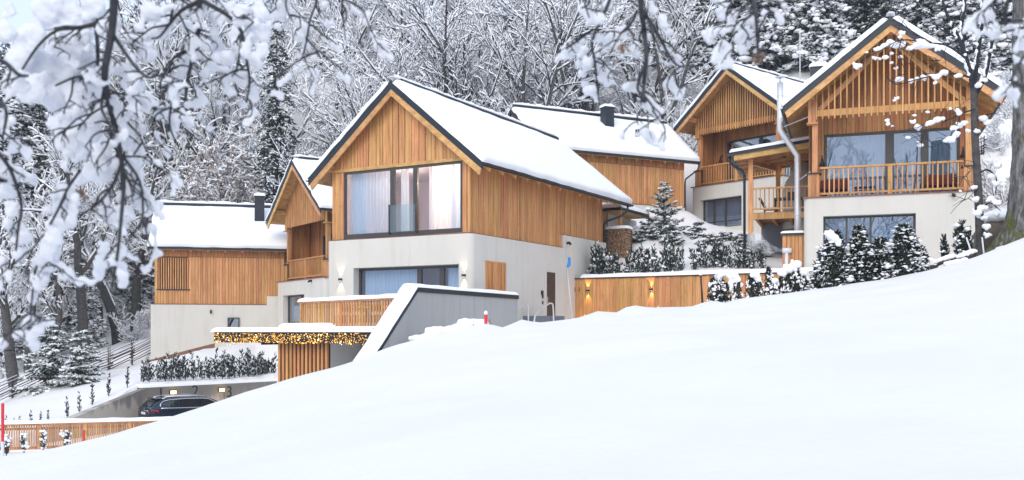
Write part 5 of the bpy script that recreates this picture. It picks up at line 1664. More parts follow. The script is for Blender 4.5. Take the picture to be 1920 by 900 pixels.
HEDGE = 'upright thujas planted above the parking wall'
protos = [thuja('thuja', 'dark upright thuja in the row planted above the parking wall', 1.0, .22, 100 + k, HEDGE, n=160, snow=4, snow_size=.045, spread=1.1) for k in range(4)]
k = 0
nh = 20
for i in range(nh):
    s = .35 + 7.6 * i / (nh - 1) + rng.uniform(-.06, .06)
    n_ = .95 + rng.uniform(-.1, .15)
    x, y = -17 + bw[0] * s + bn[0] * n_, 46 + bw[1] * s + bn[1] * n_
    src = protos[i % 4].o
    loc = (x, y, gz(x, y) - .02)
    sc_ = rng.uniform(.95, 1.3) * (1 + .25 * i / nh)
    lab_ = 'dark upright thuja above the parking wall, ' + ('at the bend of the wall' if i < 2 else 'over the tail of the car' if i < 5 else 'over the front of the car' if i < 9 else 'over the wall numbers' if i < 13 else 'below the lit carport fascia' if i < 18 else 'against the slatted carport wall')
    if i < 4: src.location = loc; src.scale = (sc_,) * 3; src.rotation_euler = (0, 0, rng.uniform(0, 6)); src['label'] = lab_
    else: copy_tree(src, loc, rng.uniform(0, 6), sc_, label=lab_)
TER = 'thuja row on the garden terrace behind the board fence'
protos2 = [thuja('thuja', 'dusky upright thuja with snow in its forks on the garden terrace', 1.3, .25, 200 + k, TER, n=210, snow=8, snow_size=.07, fingers=5, spread=1.15) for k in range(5)]
pl = [(1122, 505, 45.2, 1.55), (1140, 507, 45.2, 1.25), (1160, 508, 45, 1.2), (1176, 508, 45, 1.2), (1197, 508, 44.8, 1.3), (1214, 508, 44.6, 1.2), (1228, 507, 44.5, 1.35), (1247, 506, 44.4, 1.45), (1260, 506, 44.2, 1.0), (1277, 503, 44.2, 1.15), (1300, 503, 44, 1.15), (1320, 500, 44, 1.15), (1337, 500, 43.9, 1.2), (1352, 499, 43.8, 1.2), (1368, 500, 43.6, 1.1), (1384, 499, 43.5, 1.1), (1399, 499, 43.4, 1.05), (1412, 499, 43.2, 1.0), (1428, 500, 43, 1.0)]
for i, (px, py, d, hh) in enumerate(pl):
    x, y, z = P(px, py, d)
    src = protos2[i % 5].o
    loc = (x, y, gz(x, y) - .03); sc_ = hh / 1.25 * rng.uniform(.95, 1.1)
    lab_ = 'dusky upright thuja on the garden terrace ' + next(w_ for lim, w_ in ((1130, 'next to the plaster wall'), (1180, 'in front of the firewood stack'), (1235, 'between firewood stack and young spruce'), (1270, 'below the young spruce'), (1330, 'below the snowy mounds'), (1375, 'below the gridded window'), (1405, 'in front of the downpipe'), (9999, 'beside the steam pipe')) if px < lim)
    if i < 5: src.location = loc; src.scale = (sc_,) * 3; src['label'] = lab_
    else: copy_tree(src, loc, rng.uniform(0, 6), sc_, label=lab_)
copy_tree(protos2[0].o, (*P(1112, 505, 45.6)[:2], 2.35), 1.0, (1.5, 1.5, 1.25), label='tallest spreading thuja leaning at the plaster wall end of the garden terrace')

# little cypresses along the sloping wall
CY = 'young cypresses planted along the sloping parking wall'
cyp = [thuja('cypress', 'thin young cypress standing in the snow along the sloping parking wall', .95, .11, 300 + k, CY, fingers=2, n=70, snow=4, snow_size=.035, spread=.2) for k in range(3)]
cl_ = [(269, 724, 46.9, 1.0), (239, 738, 46.3, .95), (204, 750, 45.5, 1.0), (173, 760, 44.6, .95), (149, 772, 43.6, .9), (126, 785, 42.6, .85), (90, 787, 42, .55), (76, 786, 42, .55), (58, 787, 41.8, .65), (36, 785, 41.7, .5), (27, 785, 41.6, .5), (12, 786, 41.5, .6)]
for i, (px, py, d, hh) in enumerate(cl_):
    x, y, z = P(px, py, d); src = cyp[i % 3].o
    loc = (x, y, gz(x, y) - .03)
    if i < 3: src.location = loc; src.scale = (hh / .95,) * 3
    else: copy_tree(src, loc, rng.uniform(0, 6), hh / .95)
sf = [thuja('thuja', lab, .60, .15, 400 + k, 'small shrubs in front of the parking railing', mat='thuja_dark', fingers=4, n=190, snow=9, snow_size=.07, top=True, loc=(*P(px, 850, d)[:2], P(px, yb, d)[2]))
      for k, (px, d, yb, lab) in enumerate(((12, 32.5, 853, 'small dark shrub with a snow cap next to the tall red snow stake'), (45, 33.0, 848, 'small dark shrub in front of the railing, second from the tall stake'), (81, 33.5, 842, 'small shrub in front of the railing post with snow clumps on it'), (121, 34.0, 840, 'small shrub almost buried in the snow before the parking railing')))]

# ---- snow-laden evergreens at the crest
def big_bush(name, label, loc, h, r, seed, group, n=4200, mat='thuja_dark', nsnow=190, big=()):
    g = np.random.default_rng(seed)
    t = T(name, label, 'shrub', loc, 0, group)
    z = g.random(n) ** .85 * h
    a = g.uniform(0, 6.28, n)
    prof = r * (1 - (z / h) ** 1.8 * .82) * (.72 + .28 * np.sin(a * 3 + z * 5 + seed))
    q = np.sqrt(g.uniform(.25, 1.0, n)) * prof
    p = np.stack([np.cos(a) * q, np.sin(a) * q, z], 1)
    d = np.stack([np.cos(a) * .8, np.sin(a) * .8, g.uniform(.1, 1.1, n)], 1) + g.normal(size=(n, 3)) * .3
    V, F = kites(p, d, g.uniform(.07, .15, n), g.uniform(.03, .055, n), g)
    t.add('foliage', V, F, mat)
    i = g.random(n) < .22
    V, F = kites(p[i] + np.array([0, 0, .025]), d[i] + g.normal(size=(i.sum(), 3)) * .4, .09, .045, g)
    tag(t.add('frosted_leaves', V, F, 'branch_snow'), kind='stuff')
    V, F = lathe([(r * .42, -.1), (r * .46, h * .3), (r * .28, h * .65), (.03, h * .85)], 10)
    t.add('inner_twigs', V, F, 'thuja_dark')
    t.tube('stem', 'bark', [(0, 0, -.3), (0, 0, h * .6)], .035, 6)
    z = g.random(nsnow) ** .9 * h * .97; a = g.uniform(0, 6.28, nsnow)
    q = r * (1 - (z / h) ** 1.8 * .82) * g.uniform(.85, 1.1, nsnow)
    C_ = np.stack([np.cos(a) * q, np.sin(a) * q, z + .03], 1)
    s = g.uniform(.012, .05, nsnow) * (1 + (g.random(nsnow) < .12) * .9)
    C_, R_ = clumps3(C_, np.stack([s * g.uniform(.9, 2.0, nsnow), s * g.uniform(.8, 1.5, nsnow), s * g.uniform(.4, .7, nsnow)], 1), g)
    V, F = lumps(C_, R_, g, ICO1, .14)
    tag(t.add('snow_pads', V, F, 'branch_snow', smooth=True), kind='stuff')
    if big:
        me = blob_mesh('snow_heap', [((x, y, zz), (rx, rx * .9, rz_)) for (x, y, zz, rx, rz_) in big], .03, .05, 7.0, 3, seed)
        mesh_part('snow_heap', me, 'branch_snow', t.o)
    return t
def on_crest(px, py, d=26.5, dz=-.12):
    x, y, z = P(px, py, d)
    return (x, y, max(z, gz(x, y)) + dz)
def at_px(px, py, d, dz=-.1):
    x, y, z = P(px, py, d)
    return (x, y, gz(x, y) + dz)
YG = 'snow-laden evergreens below the slatted-gable chalet'
big_bush('yew_bush', 'snow-laden dark evergreen with a big snow heap on its shoulder, nearest the board fence', on_crest(1562, 540), 1.62, 0.58, 1, YG, big=((-.16, -.2, 1.56, .15, .10), (-.05, -.24, 1.44, .15, .12), (.03, -.27, 1.31, .10, .13)))
big_bush('yew_bush', 'low snow-speckled evergreen bush spreading at the end of the board fence', on_crest(1538, 545), 0.8, 0.39, 12, YG, n=1300, nsnow=90)
big_bush('yew_bush', 'tall slim dark evergreen with scattered snow, second in the clump', on_crest(1610, 525), 1.52, 0.42, 2, YG, nsnow=120)
big_bush('yew_bush', 'shorter dark evergreen between two taller ones in the clump', on_crest(1650, 520), 1.12, 0.45, 3, YG, nsnow=130)
big_bush('yew_bush', 'tallest evergreen of the clump, bushy and well covered with snow', on_crest(1695, 515), 1.42, 0.58, 4, YG, n=3000, nsnow=230)
big_bush('yew_bush', 'rounded snowy evergreen at the uphill end of the clump', on_crest(1722, 505), 0.7, 0.39, 5, YG, n=1400, nsnow=110)
LG = 'clipped hedge shrubs with heavy snow caps before the board fence'
def hedge_shrub(label, loc, cols, heap, seed):
    # a few dark upright columns sharing one cap of snow
    g = np.random.default_rng(seed)
    t = T('hedge_shrub', label, 'shrub', loc, 0, LG)
    P_, D_, S_ = [], [], []
    for (x, h_, r_) in cols:
        m = int(900 * h_ * r_ / .1 * .55)
        z = g.random(m) * h_; a = g.uniform(0, 6.28, m); q = r_ * np.sqrt(g.uniform(.2, 1, m)) * np.clip(1.15 - (z / h_) ** 3, .3, 1)
        P_.append(np.stack([x + np.cos(a) * q, np.sin(a) * q, z], 1)); D_.append(np.stack([np.cos(a) * .5, np.sin(a) * .5, np.ones(m)], 1) + g.normal(size=(m, 3)) * .3)
        k = int(26 * h_)
        z = g.random(k) * h_ * .9; a = g.uniform(3.3, 6.1, k)
        S_.append(np.stack([x + np.cos(a) * r_ * .95, np.sin(a) * r_ * .95, z], 1))
        t.tube('stem', 'bark', [(x, 0, -.3), (x, 0, h_ * .8)], r_ * .35, 6)
    p, d = np.concatenate(P_), np.concatenate(D_)
    V, F = kites(p, d, g.uniform(.06, .12, len(p)), g.uniform(.025, .045, len(p)), g)
    t.add('foliage', V, F, 'thuja_dark')
    c = np.concatenate(S_); s_ = g.uniform(.015, .055, len(c))
    c, R_ = clumps3(c, np.stack([s_ * g.uniform(.8, 1.3, len(c)), s_ * .8, s_ * g.uniform(.7, 1.6, len(c))], 1), g)
    V, F = lumps(c, R_, g, ICO1, .14)
    tag(t.add('snow_pads', V, F, 'branch_snow', smooth=True), kind='stuff')
    bl_ = []
    for (x, z, rx, rz_) in heap:
        bl_.append(((x, -.02, z), (rx, rx * .8, rz_)))
        for k in range(5):
            bl_.append(((x + g.uniform(-1, 1) * rx, g.uniform(-.8, .4) * rx, z + g.uniform(-1.1, .6) * rz_), (rx * g.uniform(.25, .55), rx * .35, rz_ * g.uniform(.4, .9))))
    mesh_part('snow_heap', blob_mesh('snow_heap', bl_, .022, .03, 6.0, 3, seed), 'branch_snow', t.o)
for k, (px, py, lab, cols, heap) in enumerate((
        (1345, 571, 'snow-capped hedge shrub at the far end, next to the lone dark shoot', ((-.12, .80, .13), (.06, .95, .13), (.22, .66, .12)), ((.10, .96, .15, .10), (.05, .82, .08, .14))),
        (1382, 570, 'slim dark hedge column with a drooping snow cap', ((0.0, .78, .12),), ((-.16, .88, .16, .11), (-.02, .80, .12, .08), (-.18, .62, .07, .16))),
        (1414, 567, 'hedge shrub under a rounded snow cap in the middle of the low hedge', ((-.08, .80, .13), (.12, .72, .12)), ((.02, .86, .14, .12), (.12, .74, .09, .08))),
        (1452, 562, 'hedge shrub with a snow ball stuck on its front', ((-.16, .95, .10), (.02, .62, .14), (.20, .70, .13)), ((.0, .62, .13, .10), (.20, .84, .15, .12))),
        (1492, 560, 'hedge shrub under the tallest snow cap, nearest the evergreen clump', ((-.2, .72, .13), (.02, .88, .14), (.22, .66, .13)), ((.0, 1.0, .17, .11), (-.2, .90, .17, .12), (.2, .80, .12, .11), (.32, .66, .06, .12))))):
    hedge_shrub(lab, on_crest(px, py, 26.6), cols, heap, 40 + k)
tw = T('bare_shoot', 'lone dark shoot with a snowy tip at the end of the low hedge', 'shoot', on_crest(1318, 570, 26.6), 0)
tw.tube('stem', 'thuja_dark', [(0, 0, 0), (-.03, 0, .4), (-.06, 0, .92)], [.03, .028, .02], 6)
mesh_part('snow_tip', blob_mesh('tip', [((-.06, 0, .95), (.06, .06, .07))], .015), 'branch_snow', tw.o)
RG = 'small conical evergreens by the plaster wall'
for k, (px, py, d, h_, lab) in enumerate(((1774, 487, 30.5, .75, 'small dark conical evergreen standing against the plaster wall'), (1799, 478, 30.5, 1.0, 'conical evergreen with a thick snow cap by the plaster wall'), (1815, 476, 30.8, .8, 'narrow evergreen between the capped one and the slim tree'), (1735, 497, 30.2, .5, 'low grey green shrub peeping over the snow by the evergreen clump'))):
    thuja('conical_evergreen', lab, h_, .2, 500 + k, RG, mat='thuja_dark', fingers=4, n=420, snow=10 if k != 1 else 16, snow_size=.06, loc=(*P(px, py, 27.4)[:2], P(px, py, 27.4)[2] - .1), top=(k == 1), spread=.35)

# logs and stones under snow at the foot of the slim tree
lg = T('log_pile', 'old logs half buried in snow beside the slim tree', 'logs', (*P(1775, 503, 26.6)[:2], P(1775, 503, 26.6)[2] - .02), 0)
for (x0, z0, x1, z1, r_, y) in ((-.95, -.05, -.25, .12, .10, 0), (-.35, .10, .25, .30, .08, .1), (-.1, .05, .45, .18, .07, -.15), (.3, .22, .85, .42, .10, .15)):
    lg.tube('log', 'old_wood', [(x0, y, z0), ((x0 + x1) / 2, y + .03, (z0 + z1) / 2 + .02), (x1, y + .05, z1)], r_, 9)
    lg_s = blob_mesh('log_snow', [((x0 + (x1 - x0) * s, y, z0 + (z1 - z0) * s + r_ * .95), (.12, r_ * 1.1, .07)) for s in (.1, .3, .5, .7, .9)], .025, .02, 6.0, 3, x0)
    mesh_part('log_snow', lg_s, 'branch_snow', lg.o)
for k, (x, lab) in enumerate(((1826, 'pale stick leaning on the slim tree'), (1846, 'thin pale stick standing behind the slim tree'))):
    t = T('stick', lab, 'stick', (*P(x, 487, 26.9)[:2], P(x, 487, 26.9)[2]), 0)
    t.tube('stick', 'white_metal', [(0, 0, 0), (-.16 if k == 0 else -.02, .1, .62)], .022, 6)
bo = T('boulder', 'brown boulder under the snowy bank between slim tree and mossy trunk', 'boulder', (*P(1862, 462, 29.0)[:2], P(1862, 470, 29.0)[2]), 0)
mesh_part('rock', blob_mesh('boulder', [((0, 0, .35), (.62, .5, .55)), ((.4, .1, .5), (.5, .5, .6)), ((-.35, .1, .2), (.4, .4, .4))], .07, .10, 2.2, 3), 'rock', bo.o)
mesh_part('snow_cap', blob_mesh('boulder_snow', [((.05, .05, .98), (.55, .42, .16)), ((.45, .1, 1.1), (.45, .4, .16))], .04, .05, 3.0, 4), 'branch_snow', bo.o)

# snowy low hedge beside the concrete wall
sh_ = T('low_hedge', 'low hedge buried in stepped snow beside the concrete wall', 'hedge', (*P(790, 640, 30.6)[:2], -.55), A_RZ)
me = blob_mesh('hedge_snow', [((.1 + .32 * k, .45 * k, .30 + .17 * k + .05 * math.sin(k * 2)), (.55, .42, .15)) for k in range(4)] + [((.05 + .3 * k, .1 + .42 * k, -.25 + .14 * k), (.62, .5, .55)) for k in range(4)] + [((.0 + .3 * k, -.2 + .4 * k, -.02 + .16 * k), (.5, .35, .13)) for k in range(5)], .045, .06, 3.0, 4)
mesh_part('hedge_snow', me, 'branch_snow', sh_.o)
g = np.random.default_rng(77); n = 700
p = np.stack([g.uniform(-.45, 1.5, n), np.zeros(n), np.zeros(n)], 1); p[:, 1] = p[:, 0] * 1.25 + g.uniform(-.45, .1, n) - .1; p[:, 2] = .02 + p[:, 0] * .45 + g.uniform(-.05, .18, n)
V, F = kites(p, g.normal(size=(n, 3)) + np.array([0, -.6, 0]), .11, .05, g)
sh_.add('foliage', V, F, 'thuja_dark')

# ---- conifers
def spruce(name, label, H, Rm, seed, group=None, whorls=26, per=6, start=.08, mat='needle', snow=.75, droop=.5, loc=(0, 0, 0), dens=1.0, pad=1.0, cat='conifer tree', brown=False, trunk_r=None, ico=ICO1, leaf=1.0, frost=.8):
    g = np.random.default_rng(seed)
    t = T(name, label, cat, loc, g.uniform(0, 6), group)
    tr = trunk_r or H * .014
    t.tube('trunk', 'bark', [(0, 0, -.6), (0, 0, H * .35), (.02 * H * g.normal() * .3, 0, H * .7), (0, 0, H)], [tr, tr * .75, tr * .4, .01], 8)
    kp, kd, kl, lc, lr, la, tp0, tp1, tr0_, tr1_ = [], [], [], [], [], [], [], [], [], []
    for w_ in range(whorls):
        f = start + (1 - start) * (w_ + g.uniform(-.3, .3)) / whorls
        f = min(max(f, start), .985)
        for b in range(per):
            z = H * f + g.normal() * H * .35 / whorls
            a = 6.283 * (b + g.uniform(-.35, .35)) / per + w_ * 1.1
            L = Rm * ((1 - f) ** .8) * g.uniform(.62, 1.12) + .12
            if g.random() < .08: continue
            m = max(4, int(7 * dens * min(2.0, L ** .5)))
            ts = (np.arange(m) + .6) / m
            hx = np.array([math.cos(a), math.sin(a), 0.0]); sx = np.array([-math.sin(a), math.cos(a), 0.0])
            lift = g.uniform(-.05, .22)
            pts = hx * (L * ts)[:, None] + np.array([0, 0, 1.0]) * (z + L * (lift * ts - droop * ts ** 2 * g.uniform(.7, 1.2)))[:, None]
            tp0.append(np.array([0, 0, z])); tp1.append(pts[-1]); tr0_.append(.012 * L + .006); tr1_.append(.004)
            ln = (.20 + .16 * L) * (1.05 - .55 * ts) * leaf
            for sd in (-1, 1):
                for lay in (0, 1):
                    kp.append(pts + g.normal(size=(m, 3)) * .03 * L)
                    kd.append(sx * sd * g.uniform(.5, 1.0, (m, 1)) + hx * g.uniform(.4, 1.0, (m, 1)) + np.array([0, 0, -1.0]) * g.uniform(.05, .9 if lay else .35, (m, 1)))
                    kl.append(ln * g.uniform(.7, 1.25, m))
            kp.append(pts[-1:]); kd.append(hx[None] + np.array([[0, 0, -.3]])); kl.append(ln[-1:] * 1.3)
            if snow > 0:
                k = g.random(m) < snow
                if k.any():
                    for rep in range(2):
                        q = pts[k]; s = (.032 + .030 * L) * g.uniform(.35, 1.5, k.sum()) * pad
                        lc.append(q + np.array([0, 0, 1.0]) * (s * .35 - rep * .03 * L * g.random(k.sum()))[:, None] + sx * (g.normal(size=(k.sum(), 1)) * (.05 + .11 * rep) * L))
                        lr.append(np.stack([s * g.uniform(1.0, 2.3, k.sum()), s * g.uniform(.7, 1.3, k.sum()), s * g.uniform(.5, .95, k.sum())], 1)); la.append(a + g.normal(size=k.sum()) * .5)
    p, d, l = np.concatenate(kp), np.concatenate(kd), np.concatenate(kl)
    V, F = kites(p, d, l, l * .34, g)
    t.add('crown', V, F, mat)
    if frost > 0:                                 # needles whitened by snow, lying on top of the sprays
        i = g.random(len(p)) < frost
        V, F = kites(p[i] + np.array([0, 0, 1.0]) * (l[i] * g.uniform(.08, .28, i.sum()))[:, None], d[i] + g.normal(size=(i.sum(), 3)) * .35, l[i] * g.uniform(.55, 1.0, i.sum()), l[i] * .28, g)
        tag(t.add('frosted_needles', V, F, 'branch_snow'), kind='stuff')
    V, F = tubes(np.array(tp0), np.array(tp1), np.array(tr0_), np.array(tr1_), 3)
    tag(t.add('branches', V, F, 'twig'), kind='stuff')
    if brown:
        i = g.random(len(p)) < .45
        V, F = kites(p[i] + g.normal(size=(i.sum(), 3)) * .15, d[i] + g.normal(size=(i.sum(), 3)) * .8, l[i] * .55, l[i] * .34, g)
        t.add('withered_leaves', V, F, 'brown_leaf')
    if lc:
        V, F = lumps(np.concatenate(lc), np.concatenate(lr), g, ico, .20, np.concatenate(la))
        tag(t.add('snow_pads', V, F, 'branch_snow', smooth=True), kind='stuff')
    return t
ys = spruce('young_spruce', 'young open spruce with snow on its tiers in front of the long vented chalet', 2.9, 1.25, 900, whorls=11, per=5, start=.05, mat='needle_green', snow=.3, droop=-.12, pad=1.1, frost=.55, loc=at_px(1245, 442, 51.5, -.1), dens=1.3, trunk_r=.05, leaf=.8)
for k, (px, py, d, h_, r_, lab) in enumerate(((1215, 462, 50, .9, .7, 'low dwarf pine half under snow below the young spruce'), (1308, 450, 55, 1.3, .8, 'bushy dwarf conifer below the large gridded window'), (1362, 452, 54.5, .95, .75, 'dark spreading dwarf conifer beside the downpipe'), (1290, 455, 54, .6, .6, 'low snowy dwarf conifer on the bank next to the young spruce'), (1425, 470, 48, .8, .6, 'dark brushy shrub at the foot of the deck post'), (1190, 455, 49.5, .6, .5, 'tiny dwarf pine near the firewood stack'), (1262, 462, 49.2, .7, .65, 'snow-powdered dwarf pine on the bank straight below the young spruce'), (1335, 468, 49.5, .7, .7, 'dwarf pine half under a mound in the middle of the garden bank'), (1390, 462, 50.5, .7, .6, 'dwarf pine beside the downpipe foot on the garden bank'), (1228, 430, 53, .8, .7, 'dwarf pine tucked behind the young spruce'))):
    spruce('dwarf_pine', lab, h_, r_, 910 + k, 'dwarf conifers on the garden bank', whorls=6, per=7, start=.05, mat='needle_green' if k != 2 else 'needle', snow=.45, droop=.05, loc=at_px(px, py, d, -.08), dens=1.5, trunk_r=.03, cat='dwarf conifer')
spruce('small_pine', 'pair-forming green young pine with snow beside the split-rail fence, wider one', 4.1, 1.6, 930, 'young pines by the split-rail fence', whorls=11, per=7, start=.04, mat='needle_green', snow=.55, droop=.15, loc=at_px(95, 738, 52.5, -.1), dens=1.6, trunk_r=.07)
spruce('small_pine', 'smaller green young pine with snow, on the chalet side of its wider neighbour', 3.1, 1.3, 931, 'young pines by the split-rail fence', whorls=9, per=7, start=.04, mat='needle_green', snow=.5, droop=.1, loc=at_px(152, 736, 51.5, -.1), dens=1.5, trunk_r=.06)

# ---- bare trees under snow
def bare_tree_geo(seed, H, stems=1, spread=.5, fork=.25, twig=.013, snow_r=.030, maxseg=5200, arch=.0, start=.22, dens=1.0, r0=None, levels=4, lean=(0, 0)):
    g = random.Random(seed)
    S = []                                         # p0, p1, r0, r1
    todo = []
    for k in range(stems):
        a = g.uniform(0, 6.28); t = g.uniform(.12, .4) * spread if stems > 1 else g.uniform(0, .08)
        d = Vector((math.cos(a) * t + lean[0], math.sin(a) * t + lean[1], 1)).normalized()
        todo.append((Vector((math.cos(a) * .12 * (stems > 1), math.sin(a) * .12 * (stems > 1), -.5)), d, H * g.uniform(.8, 1.0), (r0 or H * .0135) * (1.0 if stems == 1 else .7), 0))
    i = 0
    while i < len(todo) and len(S) < maxseg:
        p, d, L, r, lv = todo[i]; i += 1
        n = (9, 6, 5, 4, 3)[lv]
        st = L / n
        bend = Vector((g.uniform(-1, 1), g.uniform(-1, 1), 0)) * .05
        for k in range(n):
            f0, f1 = k / n, (k + 1) / n
            ra, rb = max(twig, r * (1 - .82 * f0)), max(twig * .8, r * (1 - .82 * f1))
            wob = .10 + .07 * lv
            d = (d + Vector((g.gauss(0, wob), g.gauss(0, wob), g.gauss(0, wob) + (.05 if lv else .02) - arch * f1 * (lv > 0))) + bend).normalized()
            q = p + d * st
            S.append((p, q, ra, rb))
            if lv < levels and (lv > 0 or f1 > start):
                cnt = {0: 2.3, 1: 2.2, 2: 2.0, 3: 1.5}[lv] * dens
                cnt = int(cnt) + (g.random() < cnt % 1)
                for c in range(cnt):
                    ax = d.orthogonal().normalized(); ax.rotate(Matrix.Rotation(g.uniform(0, 6.28), 3, d))
                    ang = g.uniform(.45, 1.05)
                    cd_ = (d * math.cos(ang) + ax * math.sin(ang))
                    cd_ = (cd_ + Vector((0, 0, .15))).normalized()
                    rem = L * (1 - f1 * .55)
                    todo.append((p.lerp(q, g.random()), cd_, rem * (.50, .48, .46, .5)[lv] * g.uniform(.6, 1.15), rb * g.uniform(.42, .68), lv + 1))
            p = q
    P0 = np.array([s[0] for s in S]); P1 = np.array([s[1] for s in S]); R0 = np.array([s[2] for s in S]); R1 = np.array([s[3] for s in S])
    return P0, P1, R0, R1
def bare_tree(name, label, seed, H, group=None, loc=(0, 0, 0), snow_r=.03, cat='bare tree', bark='twig', thick=4, snow_side=.55, snow_skip=.06, leaves=0, **kw):
    P0, P1, R0, R1 = bare_tree_geo(seed, H, snow_r=snow_r, **kw)
    g = np.random.default_rng(seed)
    t = T(name, label, cat, loc, 0, group)
    big = R0 > H * .0045
    V, F = tubes(P0[big], P1[big], R0[big], R1[big], 6)
    t.add('trunk', V, F, 'bark', smooth=True)
    V, F = tubes(P0[~big], P1[~big], R0[~big], R1[~big], 3)
    tag(t.add('twigs', V, F, bark), kind='stuff')
    D = unit(P1 - P0); hz = np.sqrt(np.maximum(0, 1 - D[:, 2] ** 2))
    sr = snow_r * g.uniform(.5, 1.6, len(P0)) * (.35 + .65 * hz)
    sr0 = np.minimum(sr + R0 * .35, R0 * .9 + snow_r * 1.3)
    k = (g.random(len(P0)) > snow_skip) & ((hz > .30) | (R0 < .04))
    off = np.array([0, 0, 1.0]) - D * D[:, 2:3]
    off = unit(off + np.array([1e-6, 0, 0])) * (R0 * .62 + sr0 * .62)[:, None]
    V, F = tubes((P0 + off)[k], (P1 + off)[k], sr0[k], (sr0 * .85)[k], thick)
    tag(t.add('branch_snow', V, F, 'branch_snow'), kind='stuff')
    if leaves:
        i = g.integers(0, len(P0), leaves)
        V, F = kites(P0[i] + g.normal(size=(leaves, 3)) * .12, g.normal(size=(leaves, 3)) + np.array([0, 0, -.8]), g.uniform(.15, .35, leaves), g.uniform(.08, .18, leaves), g)
        t.add('withered_leaves', V, F, 'brown_leaf')
    return t
# ---------------------------------------------------------------- forest on the hillside
BG = 'snow-laden bare trees on the hillside behind the chalets'
LB = 'bare deciduous tree with every twig snow-laden on the hillside behind the chalets'
bp = [bare_tree('bare_tree', LB, 1000 + k, (14, 15, 13, 16, 12, 14)[k], BG, stems=(2, 3, 1, 2, 4, 1)[k], spread=(.7, .9, .5, .8, 1.1, .6)[k], snow_r=.062, twig=.014, r0=.27, maxseg=4600, dens=(.98, .9, 1.05, .98, .9, 1.05)[k], start=(.2, .18, .28, .2, .15, .25)[k]) for k in range(6)]
SHL = 'snow-laden bare shrub at the forest edge behind the roofs'
sp = [bare_tree('snowy_shrub', SHL, 1100 + k, 4.2, 'snowy shrubs at the forest edge', stems=5, spread=1.6, snow_r=.05, twig=.011, maxseg=2600, dens=1.0, start=.05, cat='shrub', levels=3) for k in range(3)]
SPL = 'dark spruce with snow on its boughs on the hillside behind the chalets'
SPG = 'snowy spruces on the hillside behind the chalets'
cp_ = [spruce('spruce_tree', SPL, 17, 3.3, 1200, SPG, whorls=34, per=6, snow=.42, droop=.55, pad=1.2, dens=1.2, leaf=1.1),
       spruce('spruce_tree', SPL, 15, 3.6, 1201, SPG, whorls=27, per=7, snow=.5, droop=.5, pad=1.55, dens=1.2, leaf=1.15),
       spruce('spruce_tree', SPL, 19, 3.0, 1202, SPG, whorls=40, per=6, snow=.22, droop=.65, pad=1.0, dens=1.25, leaf=1.15, frost=.35)]
_used = set()
def where(x, y):
    px = x / y * 1850 + 960
    for lim, w_ in ((300, 'beyond the split-rail fence'), (520, 'behind the long low chalet'), (640, 'above the narrow-looking chalet'), (760, 'at the front gable of the big chalet'), (900, 'above the ridge of the big chalet'), (1040, 'between the two snowy roofs'), (1180, 'above the square chimney'), (1300, 'above the vented roof'),
                    (1420, 'above the close-slatted gable'), (1540, 'above the steel flue'), (1680, 'above the open-slatted gable'), (1800, 'behind the slim tree'), (9999, 'beside the mossy trunk')):
        if px < lim: break
    return w_
def put(src, x, y, sc=1.0, rz=None, label=None, dz=-.2, group=None, thin=1.0):
    if label is None:
        near = y < (78 if x < 20 else 84)
        src_kind = KIND_OF[src]
        label = f"{src_kind} {'at the forest edge' if near else 'up the slope'} {where(x, y)}"
    rz = rng.uniform(0, 6.28) if rz is None else rz
    loc = (x, y, gz(x, y) + dz)
    s3 = (sc * thin, sc * thin, sc)
    if src not in _used:
        _used.add(src)
        src.o.location = loc; src.o.rotation_euler = (0, 0, rz); src.o.scale = s3
        if label: src.o['label'] = label
        return src.o
    return copy_tree(src.o, loc, rz, s3, label=label)
def xpx(px, d): return (px - 960) / 1850 * d

KIND_OF = {}
for k_, w_ in zip(bp, ('twin-stemmed bare snowy tree', 'vase-shaped bare snowy tree', 'single-stemmed bare snowy tree', 'forked bare snowy tree', 'many-stemmed bare snowy tree', 'twiggy bare snowy tree')): KIND_OF[k_] = w_
for k_, w_ in zip(sp, ('snowy bare shrub', 'wide snowy bare shrub', 'tangled snowy bare shrub')): KIND_OF[k_] = w_
for k_, w_ in zip(cp_, ('tall dark snowy spruce', 'broad snow-laden spruce', 'slim dark snowy spruce')): KIND_OF[k_] = w_
# centre: rows of bare trees up the slope
for d, n, lo, hi in ((70, 6, 560, 1030), (75, 7, 540, 1290), (82, 8, 500, 1340), (90, 9, 480, 1400), (99, 9, 440, 1450), (109, 10, 400, 1500), (121, 13, 250, 1650), (135, 16, 100, 1800)):
    for i in range(n):
        px = lo + (hi - lo) * (i + rng.uniform(.15, .85)) / n
        dd = d + rng.uniform(-2.5, 2.5)
        put(rng.choice(bp), xpx(px, dd), dd, rng.uniform(.95, 1.25))
for d, n, lo, hi in ((66.5, 12, 545, 1000), (69, 12, 930, 1300), (76, 16, 480, 1350), (84, 16, 500, 1350), (92, 14, 500, 1300)):
    for i in range(n):
        px = lo + (hi - lo) * (i + rng.uniform(.1, .9)) / n
        dd = d + rng.uniform(-1.5, 1.5)
        put(rng.choice(sp), xpx(px, dd), dd, rng.uniform(.75, 1.25))
